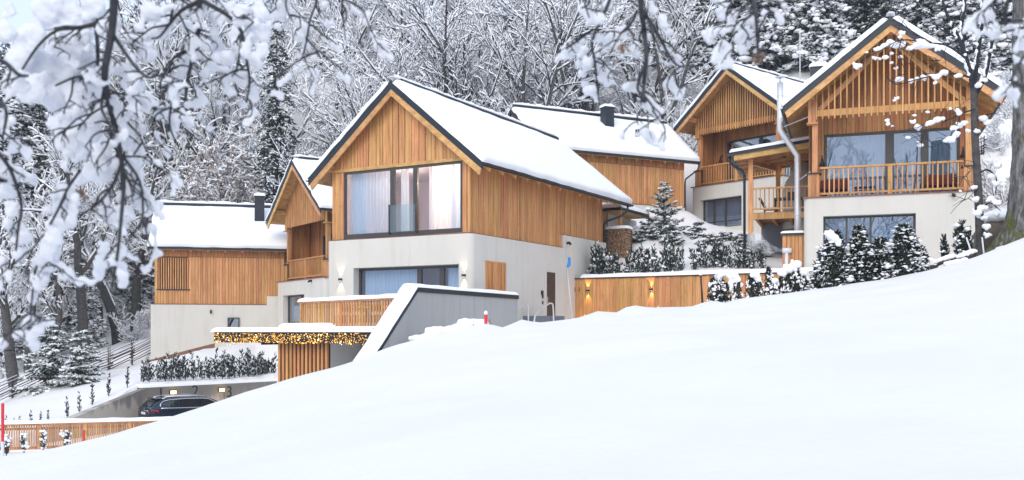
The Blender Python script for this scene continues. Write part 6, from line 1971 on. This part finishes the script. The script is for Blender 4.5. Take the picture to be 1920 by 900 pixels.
# conifers: the dark block to the upper side and behind the forest
for (px, d, k, sc_) in ((1385, 80, 1, .9), (1440, 76, 1, 1.0), (1490, 82, 0, 1.0), (1535, 74, 1, 1.0), (1580, 80, 1, 1.1), (1630, 76, 2, .95), (1680, 84, 1, 1.05), (1725, 72, 0, 1.0), (1765, 80, 1, 1.0), (1810, 70, 1, .95), (1850, 78, 0, 1.0), (1895, 72, 1, 1.0), (1940, 80, 2, 1.0),
                        (1345, 90, 1, .9), (1420, 96, 0, 1.0), (1480, 100, 1, 1.0), (1550, 98, 2, 1.0), (1620, 102, 1, 1.05), (1700, 98, 0, 1.0), (1780, 100, 1, 1.1), (1860, 96, 2, 1.0), (1930, 102, 1, 1.0), (1290, 92, 1, .8), (1225, 86, 1, .75), (1320, 78, 1, .7), (1140, 98, 1, .8)):
    put(cp_[k], xpx(px, d), d, sc_ * rng.uniform(.92, 1.08))
for (px, d) in ((1840, 62), (1870, 60), (1862, 66), (1880, 56), (1850, 52), (1872, 50), (1900, 58)):
    put(rng.choice(sp), xpx(px, d), d, rng.uniform(.6, .85))
for (px, d, k, sc_) in ((-15, 74, 0, 1.5), (35, 84, 1, 1.5), (150, 92, 1, 1.5), (260, 96, 1, 1.4), (375, 98, 1, 1.4)):
    put(cp_[k], xpx(px, d), d, sc_)
for (px, d) in ((70, 82), (120, 90), (190, 84), (235, 96), (310, 92), (350, 88), (430, 90), (470, 84), (400, 100), (290, 104)):
    put(rng.choice(bp), xpx(px, d), d, rng.uniform(1.25, 1.6))
dp = [bare_tree('bare_tree', 'dark-limbed tree with upright fanning stems', 1600 + k, 15, BG, stems=(4, 3)[k], spread=.75, snow_r=.04, twig=.022, r0=.32, maxseg=2600, dens=.85, start=.25, snow_skip=.30, levels=3) for k in range(2)]
for i, (px, d, w_) in enumerate(((735, 68, 'just behind the front gable of the big chalet'), (810, 66.5, 'over the middle of the big chalet ridge'), (868, 69, 'over the far half of the big chalet ridge'), (990, 67, 'where the vented roof begins'), (1068, 69, 'next to the square chimney'), (1235, 70, 'at the downhill end of the vented roof'), (618, 67, 'between the narrow-looking chalet and the big gable'))):
    put(dp[i % 2], xpx(px, d), d, (1.0, .92, 1.08, 1.0, .95, .85, .8)[i], label='dark-limbed snowy tree with fanning stems ' + w_)
# a few tall trees across the meadow, mirrored in the panes
for (x, y, k) in ((-14, -30, 1), (-7, -36, 3), (-2, -28, 0), (5, -34, 4), (-22, -32, 5)):
    put(bp[k], x, y, 1.7, label=f"tall bare tree {('standing beside the drive', 'with a wide crown', 'leaning over the meadow', 'with many stems', 'at the meadow corner')[(x + 22) % 5]} across the meadow from the chalets")
# single trees one can pick out
put(cp_[2], xpx(520, 71), 71, 1.16, label='tall narrow dark spruce rising above the chimney of the long low chalet', thin=.85)
bl = [bare_tree('brown_leaved_tree', 'tree with withered brown leaves and snow behind the long low chalet', 1300, 13, 'brown-leaved trees behind the long low chalet', stems=2, spread=.5, snow_r=.075, twig=.014, maxseg=4200, start=.12, dens=1.05, leaves=3600, arch=.05)]
KIND_OF[bl[0]] = 'brown-leaved snowy tree'
for (px, d, s_) in ((345, 74, 1.0), (405, 72, .92), (452, 77, 1.05)):
    put(bl[0], xpx(px, d), d, s_)
# forest at the low end
for (px, d, k, sc_) in ((20, 78, 0, .95), (75, 84, 2, .95), (120, 76, 1, .55), (185, 82, 0, .9), (235, 88, 2, 1.0), (262, 78, 1, .62), (285, 80, 1, .7), (320, 90, 0, 1.0), (10, 95, 2, 1.1), (60, 100, 0, 1.1), (140, 98, 2, 1.05), (215, 102, 1, 1.1), (280, 100, 0, 1.1), (350, 104, 2, 1.1), (430, 100, 0, 1.0), (-40, 85, 1, 1.0), (-30, 70, 0, .9)):
    put(cp_[k], xpx(px, d), d, sc_)
put(cp_[1], xpx(165, 69), 69, .46, label='broad young spruce thick with snow behind the stout bare trunk')
for (px, d, sc_) in ((15, 68, .9), (70, 72, .9), (190, 74, 1.0), (240, 80, .95), (110, 80, 1.0), (300, 86, 1.0), (40, 88, 1.1), (150, 90, 1.1), (-20, 64, .8)):
    put(rng.choice(bp), xpx(px, d), d, sc_)
for (px, d) in ((5, 64), (45, 66), (250, 70), (215, 76), (275, 74), (90, 70), (130, 72), (25, 72), (300, 76), (330, 74), (370, 76), (420, 74), (470, 76)):
    put(rng.choice(sp), xpx(px, d), d, rng.uniform(.5, .9))
# thick trunks at the low end of the forest
TG = 'thick trunks at the forest edge above the split-rail fence'
trunks = [('tall stout grey trunk standing above the split-rail fence behind the young pines', 155, 665, 63.5, .40, (0, 0)), ('dark trunk leaning over the split-rail fence at the picture edge', 32, 722, 60, .40, (-.10, 0)), ('forked brown trunk leaning towards the stout grey one', 80, 700, 61, .28, (.16, 0)),
          ('dark trunk on the snowy bank, nearest the long low chalet', 222, 630, 71, .42, (-.10, 0)), ('slim dark trunk between the leaning ones', 52, 690, 64, .26, (-.03, 0)), ('short thick dark trunk beside the long low chalet wall', 254, 622, 74, .42, (.02, 0))]
for k, (lab, px, py, d, r_, ln) in enumerate(trunks):
    x = xpx(px, d)
    bare_tree('tall_tree', lab, 1400 + k, 15, TG, loc=(x, d, gz(x, d) - .1), r0=r_, stems=1, snow_r=.05, twig=.014, maxseg=2400, dens=.8, start=.35, levels=3, lean=ln)

# the slim tree in front of the slatted-gable chalet
def branchy(t, name, mat, chains, n=7):
    parts = []
    for pts, r0_, r1_ in chains:
        pp = arc_pts(pts, 4)
        rs = [r0_ + (r1_ - r0_) * i / (len(pp) - 1) for i in range(len(pp))]
        v, f = tube_geo(pp, rs, n, cap=False)
        parts.append((np.array(v), np.array(f)))
    V, F = join(parts)
    return t.add(name, V, F, mat, smooth=True)
DS = 27.6
base = Vector(at_px(1838, 480, DS, -.4))
def W(px, py, d=DS): return Vector(P(px, py, d)) - base
st = T('slim_tree', 'slim dark tree with forked stems and snow clumps in front of the slatted-gable chalet', 'tree', base, 0)
branchy(st, 'trunk', 'bark', [([Vector((0, 0, 0)), W(1837, 430), W(1833, 340), W(1828, 250), W(1826, 165)], .125, .09)], 10)
rs_ = random.Random(5)
limbs = [([W(1826, 175), W(1815, 120), W(1797, 70), W(1775, 25), W(1755, -40)], .075, .025), ([W(1826, 170), W(1834, 100), W(1842, 40), W(1846, -60)], .065, .025), ([W(1829, 180), W(1848, 140), W(1856, 100), W(1864, 50), W(1858, -40)], .06, .025),
         ([W(1815, 130), W(1803, 60), W(1810, 10), W(1806, -30)], .05, .02), ([W(1797, 70), W(1775, 62), W(1745, 40)], .03, .01), ([W(1828, 230), W(1850, 215), W(1872, 212)], .03, .01), ([W(1832, 330), W(1850, 318), W(1868, 335), W(1866, 365)], .03, .012), ([W(1836, 400), W(1855, 380), W(1876, 395)], .03, .01)]
for limb in limbs: branchy(st, 'limb', 'twig', [limb], 6)
tw_ = [([W(1818, 145, 27.3), W(1790, 138, 27), W(1750, 142, 26.7), W(1715, 150, 26.5), W(1680, 158, 26.4), W(1660, 140, 26.4)], .030, .012), ([W(1812, 110, 27.3), W(1775, 85, 27), W(1735, 80, 26.8), W(1690, 75, 26.6), W(1650, 95, 26.5), W(1610, 115, 26.4)], .030, .011),
       ([W(1828, 205, 27.3), W(1805, 212, 27), W(1775, 225, 26.8), W(1740, 230, 26.7), W(1720, 240, 26.6)], .030, .012), ([W(1800, 212, 27), W(1790, 245, 26.9), W(1765, 268, 26.8), W(1745, 278, 26.7)], .014, .006), ([W(1690, 75, 26.6), W(1685, 95, 26.6), W(1692, 120, 26.5), W(1700, 140, 26.5)], .012, .005),
       ([W(1775, 85, 27), W(1765, 110, 27), W(1750, 125, 27)], .010, .005), ([W(1735, 80, 26.8), W(1715, 62, 26.8), W(1690, 45, 26.8)], .012, .005), ([W(1740, 230, 26.7), W(1730, 260, 26.7), W(1727, 280, 26.7)], .009, .004), ([W(1835, 350), W(1815, 372, 27.3), W(1800, 378, 27.2)], .012, .005), ([W(1832, 300), W(1812, 330, 27.3), W(1792, 335, 27.3)], .01, .004)]
fine = []
for pts, a, b in tw_ + limbs[:4]:
    for k in range(9):
        i = rs_.randrange(len(pts) - 1); p = pts[i].lerp(pts[i + 1], rs_.random())
        L_ = rs_.uniform(.25, .75)
        dv = Vector((rs_.uniform(-1, .5), rs_.uniform(-.5, .5), rs_.uniform(-.7, .5))).normalized()
        fine.append(([p, p + dv * L_ * .5 + Vector((0, 0, .03)), p + dv * L_], .010, .005))
branchy(st, 'twigs', 'twig', tw_ + fine, 4)['kind'] = 'stuff'
clumps = [(1668, 80, 9), (1658, 84, 7), (1680, 84, 10), (1692, 84, 8), (1646, 92, 8), (1660, 108, 7), (1650, 110, 5), (1638, 108, 6), (1606, 124, 8), (1612, 123, 6), (1625, 98, 4), (1718, 86, 10), (1706, 90, 8), (1730, 82, 11), (1742, 86, 9), (1722, 80, 9), (1760, 90, 8), (1692, 62, 7), (1688, 70, 5), (1672, 100, 5), (1688, 106, 5), (1680, 128, 5), (1672, 118, 4),
          (1770, 136, 8), (1762, 142, 6), (1755, 144, 7), (1745, 142, 6), (1732, 144, 7), (1720, 148, 7), (1708, 152, 6), (1688, 147, 7), (1684, 150, 5), (1797, 142, 7), (1753, 155, 5), (1682, 185, 5), (1678, 188, 4),
          (1665, 232, 6), (1663, 226, 5), (1673, 236, 4), (1712, 228, 7), (1720, 238, 8), (1714, 216, 5), (1745, 230, 9), (1757, 224, 9), (1766, 222, 7), (1790, 240, 8), (1792, 252, 8), (1780, 262, 9), (1772, 264, 6), (1800, 236, 7), (1810, 230, 7), (1816, 246, 5), (1702, 258, 6), (1726, 272, 6), (1722, 266, 4), (1798, 212, 7), (1796, 204, 5), (1782, 204, 5), (1740, 210, 4),
          (1843, 222, 10), (1850, 230, 9), (1832, 246, 7), (1806, 312, 3), (1800, 358, 4), (1842, 390, 10), (1832, 400, 9), (1845, 408, 9), (1850, 425, 8), (1828, 375, 8), (1858, 372, 9), (1870, 380, 8), (1825, 352, 7), (1852, 440, 8), (1868, 402, 8), (1835, 160, 7), (1846, 150, 8), (1858, 95, 5), (1806, 105, 5), (1790, 55, 5), (1815, 80, 4), (1843, 60, 5), (1858, 330, 9), (1868, 345, 8), (1855, 300, 7), (1870, 310, 8)]
balls = []
for (px, py, r_) in clumps:
    d = 26.7 if px < 1800 else 27.4
    r_ = r_ / 1850 * d * .72
    c = W(px, py, d + rs_.uniform(-.1, .1))
    balls.append((c, (r_ * rs_.uniform(1.0, 1.6), r_ * 1.1, r_ * rs_.uniform(.7, 1.0))))
    for k in range(3):
        balls.append((c + Vector((rs_.uniform(-1, 1), rs_.uniform(-.6, .6), rs_.uniform(-.7, .7))) * r_ * 1.3, r_ * rs_.uniform(.3, .6)))
for pts, a, b in limbs[:4]:
    for k in range(14):
        i = rs_.randrange(len(pts) - 1); p = pts[i].lerp(pts[i + 1], rs_.random())
        balls.append((p + Vector((-.05, 0, .03)), (.035, .05, rs_.uniform(.06, .16))))
mesh_part('snow_clumps', blob_mesh('slim_tree_snow', balls, .028, .03, 9.0, 2, 3), 'branch_snow', st.o)['kind'] = 'stuff'
# shrubbery with snow on the bank behind it
for k, (px, py, d) in enumerate(((1860, 400, 33), (1872, 350, 36), (1852, 330, 40))):
    x, y, z = P(px, py + 50, d)
    bare_tree('snowy_thicket', ('thicket buried in snow between the slim tree and the mossy trunk', 'thick snowy bush on the bank behind the thicket', 'snow-covered bush beside the gutter end of the slatted-gable chalet')[k], 1500 + k, 1.5, 'snowy bushes on the bank', loc=(x, y, gz(x, y) - .1), stems=7, spread=1.5, snow_r=.028, twig=.006, maxseg=3000, start=.05, levels=4, cat='shrub', thick=5)

# mossy old trunk
mb = Vector(at_px(1936, 455, 27.0, -.6))
mt = T('mossy_tree', 'thick old tree trunk with cracked bark and green moss at the edge of the snowfield', 'tree', mb, 0)
V, F = [], []
nh_, na_ = 90, 64
for i in range(nh_ + 1):
    z = -.2 + 8.6 * i / nh_
    r_ = .56 + .55 * math.exp(-max(z - .3, 0) / .55) - .012 * z
    for j in range(na_):
        a = 6.283 * j / na_
        q = Vector((math.cos(a), math.sin(a), z))
        rr_ = r_ * (1 + .10 * noise.noise((q.x * 1.2, q.y * 1.2, z * .35)) + .22 * math.exp(-max(z - .2, 0) / .5) * math.sin(a * 5 + 1)) + .05 * abs(noise.noise((q.x * 5, q.y * 5, z * 1.3))) + .025 * noise.noise((q.x * 13, q.y * 13, z * 4))
        V.append((q.x * rr_, q.y * rr_, z))
for i in range(nh_):
    for j in range(na_):
        F.append((i * na_ + j, i * na_ + (j + 1) % na_, (i + 1) * na_ + (j + 1) % na_, (i + 1) * na_ + j))
def mossy_mat():
    m, N, L, b = new_mat('mossy_bark')
    v = _mapped(N, L, (9, 9, 2.2)); f = _noise(N, L, 1.0, v, 6.0, .7)
    c1 = _ramp(N, L, f, [(.35, (.035, .032, .030)), (.5, (.13, .125, .12)), (.68, (.30, .30, .30))])
    v2 = _mapped(N, L, (2.2, 2.2, 1.1)); f2 = _noise(N, L, 1.0, v2, 6.0, .65)
    v3 = _mapped(N, L, (20, 20, 20)); f3 = _noise(N, L, 1.0, v3, 4.0, .6)
    c2 = _ramp(N, L, f3, [(.3, (.025, .030, .006)), (.7, (.15, .16, .025))])
    g_ = N.new('ShaderNodeNewGeometry'); sp_ = N.new('ShaderNodeSeparateXYZ'); L.new(g_.outputs['Position'], sp_.inputs[0])
    mr = N.new('ShaderNodeMapRange'); mr.inputs['From Min'].default_value = 1.5; mr.inputs['From Max'].default_value = 4.0; mr.inputs['To Min'].default_value = .20; mr.inputs['To Max'].default_value = 0.0
    L.new(sp_.outputs['Z'], mr.inputs['Value'])
    ad = N.new('ShaderNodeMath'); ad.operation = 'ADD'; L.new(f2, ad.inputs[0]); L.new(mr.outputs[0], ad.inputs[1])
    k = _ramp(N, L, ad.outputs[0], [(.60, (0, 0, 0)), (.67, (1, 1, 1))])
    mx = N.new('ShaderNodeMixRGB'); L.new(k, mx.inputs['Fac']); L.new(c1, mx.inputs['Color1']); L.new(c2, mx.inputs['Color2'])
    L.new(mx.outputs[0], b.inputs['Base Color']); b.inputs['Roughness'].default_value = .9
    _bump(N, L, b, f, .9, .04)
    return m
M['mossy'] = mossy_mat()
mt.add('trunk', V, F, 'mossy', smooth=True)
balls = [((-.9, -.5, .35), (.35, .3, .14)), ((-.6, -.8, .38), (.3, .3, .12)), ((-1.2, -.3, .1), (.3, .3, .12))]
mesh_part('snow_collar', blob_mesh('collar', balls, .04, .03, 4.0, 3), 'branch_snow', mt.o)
# ---------------------------------------------------------------- snowy boughs hanging close to the viewer
def bough(label, d, stems, blobs, seed, twigs=26, leaves=(), size=1.0):
    rg = random.Random(seed)
    base = Vector(P(stems[0][0][0][0], stems[0][0][0][1], d))
    px2 = d / 1850.0
    t = T('snowy_bough', label, 'branch', base, 0, 'snowy boughs hanging near the viewer')
    def Q(px, py, k=0.0): return Vector(P(px, py, d + k)) - base
    chains, fine = [], []
    def walk(p, dirn, L_, sd, w, lv):
        # a twig that leaves its stem sideways, wanders and droops
        dv = (dirn * rg.uniform(.2, .9) + Vector((sd * rg.uniform(.5, 1.1), rg.uniform(-.5, .25), rg.uniform(-.3, .3)))).normalized()
        n_ = 5; pts_ = [p]; turn = rg.uniform(-.5, .5)
        for k_ in range(n_):
            dv = (dv + Vector((turn * .35 + rg.gauss(0, .22), rg.gauss(0, .12), -.16 + rg.gauss(0, .20)))).normalized()
            pts_.append(pts_[-1] + dv * L_ / n_)
            if lv < 2 and k_ and rg.random() < .42:
                walk(pts_[-1], dv, L_ * rg.uniform(.35, .7), rg.choice((-1, 1)), w * .7, lv + 1)
        fine.append((pts_, w * px2 * .55, w * px2 * .28))
    for pts, w0, w1 in stems:
        off = rg.uniform(-.15, .15)
        pp = [Q(x, y, off + .04 * i * rg.uniform(-1, 1)) for i, (x, y) in enumerate(pts)]
        chains.append((pp, w0 * px2 * .5, w1 * px2 * .5))
        n = max(2, int(.42 * twigs * sum((pp[i + 1] - pp[i]).length for i in range(len(pp) - 1)) / (400 * px2)))
        for k in range(n):
            i = rg.randrange(len(pp) - 1); p = pp[i].lerp(pp[i + 1], rg.random())
            dirn = (pp[i + 1] - pp[i]).normalized()
            walk(p, dirn, rg.uniform(22, 80) * px2, rg.choice((-1, 1)), 4.3, 0)
    for c_ in chains: branchy(t, 'branch', 'bough_bark', [c_], 8)
    branchy(t, 'twigs', 'bough_bark', fine, 5)['kind'] = 'stuff'
    balls = []
    for (x, y, r_) in blobs:
        c = Q(x, y, rg.uniform(.10, .24)); r_ *= px2 * .78 * size
        balls.append((c, (r_ * rg.uniform(.72, .95), r_ * .38, r_ * rg.uniform(.8, 1.1))))
        for k in range(4):
            o = Vector((rg.uniform(-1, 1), rg.uniform(0, .3), rg.uniform(-1, 1))) * r_ * .8
            s = r_ * rg.uniform(.25, .5)
            balls.append((c + o, (s, s * .7, s * rg.uniform(.9, 1.6))))
    for pts, a, b in fine:
        if rg.random() < .7:
            for i in range(1, len(pts)):
                p = pts[i] + Vector((rg.uniform(-4, 4) * px2, .06, rg.uniform(-5, 3) * px2))
                k = rg.uniform(3, 9) * px2
                balls.append((p, (k * rg.uniform(.7, 1.3), k * .6, k * rg.uniform(.9, 1.6))))
    me = blob_mesh('bough_snow', balls, 4.2 * px2, 6.0 * px2, 1 / (19 * px2), 4, seed)
    tag(mesh_part('snow', me, 'bough_snow', t.o), kind='stuff')
    if leaves:
        g = np.random.default_rng(seed)
        p = np.array([Q(x, y, -.05)[:] for x, y in leaves])
        p = np.repeat(p, 5, 0) + g.normal(size=(len(p) * 5, 3)) * .006
        V, F = kites(p, g.normal(size=p.shape) * .5 + np.array([0, 0, -1]), 14 * px2, 9 * px2, g)
        tag(t.add('withered_leaves', V, F, 'brown_leaf'), kind='stuff')
    return t
M['bough_bark'] = plain_mat('bough_bark', (0.040, 0.042, 0.048), .9, var=.35, scale=40, rand=(.8, 1.2))
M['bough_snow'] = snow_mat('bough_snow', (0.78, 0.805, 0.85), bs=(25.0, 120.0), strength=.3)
bough('largest snowy bough hanging over the forest, with the thick dark stem', 3.3,
      [([(216, -60), (213, 20), (208, 70), (196, 140), (204, 190), (216, 240), (226, 290), (232, 345), (228, 400), (221, 470), (210, 540)], 17, 4),
       ([(212, 30), (185, 44), (150, 52), (105, 58), (70, 88), (42, 130)], 9, 4), ([(214, 68), (232, 95), (258, 130), (282, 146), (300, 130)], 8, 4), ([(180, 48), (183, 90), (182, 122), (168, 140), (140, 145), (105, 160)], 9, 4),
       ([(200, 150), (190, 200), (205, 235), (222, 300)], 7, 3), ([(232, 290), (215, 340), (190, 375), (160, 398), (140, 405)], 7, 3), ([(228, 290), (262, 340), (268, 400), (262, 430)], 6, 3), ([(216, 190), (240, 230), (262, 255), (275, 285)], 6, 3), ([(205, 195), (170, 215), (140, 250)], 5, 3)],
      [(130, 28, 40), (85, 20, 38), (175, 15, 30), (110, 75, 38), (60, 70, 36), (150, 85, 36), (35, 110, 32), (75, 125, 42), (120, 125, 42), (165, 115, 30), (20, 160, 26), (60, 170, 36), (105, 180, 40), (148, 178, 36), (175, 165, 26), (140, 225, 40), (110, 235, 30), (165, 240, 34), (180, 270, 32), (150, 275, 26), (195, 300, 24), (172, 320, 24), (148, 335, 20),
       (240, 110, 16), (226, 130, 18), (250, 170, 22), (236, 160, 18), (250, 205, 22), (240, 250, 22), (262, 280, 18), (250, 310, 20), (240, 340, 16), (258, 370, 16), (272, 395, 14), (238, 395, 18), (228, 430, 14), (215, 490, 18), (228, 500, 16), (232, 530, 13), (190, 490, 20), (185, 515, 15), (196, 465, 18), (280, 20, 24), (262, 50, 16), (290, 60, 16)],
      21, 20, size=1.22, leaves=[(154, 361), (150, 355)])
bough('snowy bough hanging above the brown-leaved trees, with two drooping forks', 3.5,
      [([(376, -60), (374, 10), (371, 60), (364, 95), (352, 150), (346, 200), (338, 240)], 13, 4), ([(377, 0), (402, 14), (428, 30), (452, 58), (460, 100), (468, 150), (462, 190)], 9, 4), ([(374, 2), (340, 20), (318, 45), (300, 68), (285, 72)], 8, 3), ([(364, 90), (330, 105), (315, 128), (300, 160), (310, 200)], 7, 3),
       ([(345, 160), (325, 185), (318, 235), (335, 275)], 6, 3), ([(452, 60), (448, 110), (440, 150), (448, 180)], 5, 3), ([(320, 40), (326, 0), (322, -40)], 6, 5)],
      [(455, 30, 30), (480, 60, 26), (490, 95, 20), (440, 70, 24), (470, 110, 24), (425, 110, 20), (448, 140, 20), (462, 160, 14), (420, 150, 14), (412, 190, 10), (455, 195, 12), (400, 60, 16), (335, 165, 16), (318, 180, 16), (345, 255, 11), (310, 100, 12), (430, 15, 22), (490, 20, 22), (405, 35, 14), (345, 25, 16), (302, 25, 20), (285, 40, 16), (320, 335, 10), (375, 215, 10), (395, 240, 10), (326, 215, 12), (296, 205, 14), (352, 195, 10), (432, 195, 10)],
      22, 18, size=1.12)
bough('low snowy bough reaching in over the split-rail fence', 3.0,
      [([(150, 320), (128, 352), (108, 395), (82, 445), (68, 500), (60, 560), (58, 600)], 6, 3), ([(82, 440), (60, 470), (48, 520)], 4, 2), ([(-40, 255), (8, 300), (30, 345), (40, 390), (34, 430), (30, 470)], 9, 4), ([(-30, 100), (10, 118), (35, 140), (52, 142)], 10, 5), ([(-30, 160), (2, 190), (12, 215), (4, 260)], 9, 4)],
      [(122, 362, 22), (112, 392, 24), (104, 425, 26), (92, 458, 28), (78, 492, 26), (70, 525, 22), (62, 558, 18), (58, 590, 10), (108, 470, 16), (140, 372, 16), (12, 355, 24), (22, 392, 20), (36, 440, 20), (36, 475, 18), (14, 420, 14), (5, 315, 22), (2, 490, 14), (12, 250, 16), (22, 225, 14), (2, 540, 12), (20, 560, 8), (18, 145, 20), (8, 60, 26), (20, 20, 18)],
      23, 14, size=1.15)
bough('snowy bough with rounded clumps hanging over the far roof with the square chimney', 3.6,
      [([(1198, -60), (1202, 10), (1208, 60), (1212, 110), (1208, 150), (1206, 190), (1218, 180)], 13, 4), ([(1155, -30), (1135, 20), (1118, 55), (1110, 85), (1116, 120), (1120, 165), (1124, 195)], 8, 3), ([(1206, 20), (1228, 55), (1242, 80), (1258, 110), (1275, 124), (1302, 122)], 8, 3), ([(1112, 55), (1085, 75), (1062, 92)], 5, 3), ([(1210, 120), (1195, 165), (1210, 185), (1216, 240)], 6, 2), ([(1195, 20), (1180, 50), (1165, 62)], 6, 3), ([(1100, -30), (1105, 5), (1090, 15)], 5, 3)],
      [(1088, 95, 24), (1072, 82, 15), (1102, 118, 22), (1085, 120, 16), (1105, 172, 22), (1118, 186, 18), (1098, 160, 14), (1165, 60, 24), (1148, 78, 22), (1172, 92, 18), (1140, 55, 16), (1242, 40, 24), (1255, 58, 18), (1225, 15, 22), (1215, 115, 14), (1190, 160, 16), (1205, 190, 14), (1182, 196, 10), (1216, 228, 9), (1212, 205, 10), (1258, 118, 10), (1284, 124, 8), (1286, 146, 9), (1262, 80, 12), (1130, 95, 14), (1165, 105, 12), (1140, 10, 16)],
      24, 9, leaves=[(1168, 88), (1170, 84)], size=.86)
bough('short snowy bough above the chalet behind the young spruce', 3.4,
      [([(1398, -60), (1412, 0), (1418, 35), (1420, 75), (1422, 110)], 10, 4), ([(1412, 5), (1435, 15), (1455, 28)], 6, 3), ([(1420, 20), (1400, 35), (1388, 50)], 6, 3), ([(1350, -30), (1368, 0), (1376, 10)], 5, 3)],
      [(1356, 14, 24), (1374, 28, 16), (1340, 0, 18), (1396, 66, 24), (1388, 82, 18), (1405, 50, 16), (1425, 85, 12), (1432, 22, 16), (1440, 60, 8)],
      25, 9, size=.9, leaves=[(1420, 108), (1424, 100)])
bough('snowy bough tip crossing the mossy trunk', 3.2,
      [([(1990, 20), (1940, 45), (1905, 55), (1880, 60)], 8, 3), ([(1960, 70), (1925, 100), (1905, 130), (1898, 150)], 6, 3), ([(1900, -40), (1886, 20), (1884, 45)], 9, 5)],
      [(1905, 56, 16), (1925, 48, 24), (1945, 60, 26), (1918, 85, 20), (1935, 105, 24), (1910, 112, 14), (1905, 145, 10), (1892, 62, 10), (1880, 118, 8)],
      26, 5)
bough('thin drooping snowy twigs above the big chalet ridge', 3.8,
      [([(598, -60), (594, 0), (582, 35), (574, 80), (566, 110)], 6, 3), ([(640, -60), (642, 20), (648, 75)], 5, 2), ([(574, 72), (590, 90), (602, 110)], 4, 2), ([(540, -40), (536, 10), (548, 40)], 5, 2)],
      [(582, 50, 11), (576, 85, 11), (590, 20, 12), (560, 110, 12), (568, 98, 10), (530, 20, 16), (520, 50, 14), (610, 10, 10)],
      27, 8)
# lone birch-like twigs behind the viewer's bough are left to the forest
# ---------------------------------------------------------------- steam from the vent pipe, haze over the valley
def volume_mat(name, col, density, noisy=None, aniso=0.0):
    m = bpy.data.materials.new(name)
    m.use_nodes = True
    N, L = m.node_tree.nodes, m.node_tree.links
    N.remove(N['Principled BSDF'])
    v = N.new('ShaderNodeVolumePrincipled')
    v.inputs['Color'].default_value = (*col, 1)
    v.inputs['Density'].default_value = density
    v.inputs['Anisotropy'].default_value = aniso
    if noisy:
        n = _noise(N, L, noisy, _mapped(N, L, (1, 1, 1)), 5.0, .65)
        mr = N.new('ShaderNodeMapRange'); mr.inputs['From Min'].default_value = .42; mr.inputs['From Max'].default_value = .68
        mr.inputs['To Min'].default_value = 0.0; mr.inputs['To Max'].default_value = density
        L.new(n, mr.inputs['Value']); L.new(mr.outputs['Result'], v.inputs['Density'])
    L.new(v.outputs['Volume'], N['Material Output'].inputs['Volume'])
    return m
M['steam'] = volume_mat('steam', (.97, .98, 1.0), 3.0, 3.2)
sb = Vector(P(1466, 470, 41.3))
me = blob_mesh('steam', [((-.05, 0, 0), (.12, .1, .1)), ((-.28, .05, .04), (.2, .17, .16)), ((-.55, .1, .14), (.28, .25, .24)), ((-.85, .15, .26), (.36, .3, .3)), ((-1.05, .15, .55), (.3, .26, .3)), ((-.6, .1, -.05), (.3, .2, .14)), ((-1.2, .2, .2), (.25, .2, .2))], .05, .05, 3.0, 3)
o = mesh_part('steam', me, 'steam'); o.location = sb
tag(o, kind='stuff')
HAZE = 0.0003
if HAZE > 0:
    M['haze'] = volume_mat('haze', (.90, .95, 1.0), HAZE)
    V = [(x, y, z) for z in (-32, 96) for y in (-62, 240) for x in (-130, 130)]
    F = [(0, 2, 3, 1), (4, 5, 7, 6), (0, 1, 5, 4), (2, 6, 7, 3), (0, 4, 6, 2), (1, 3, 7, 5)]
    tag(mk('haze', V, F, 'haze'), kind='stuff')
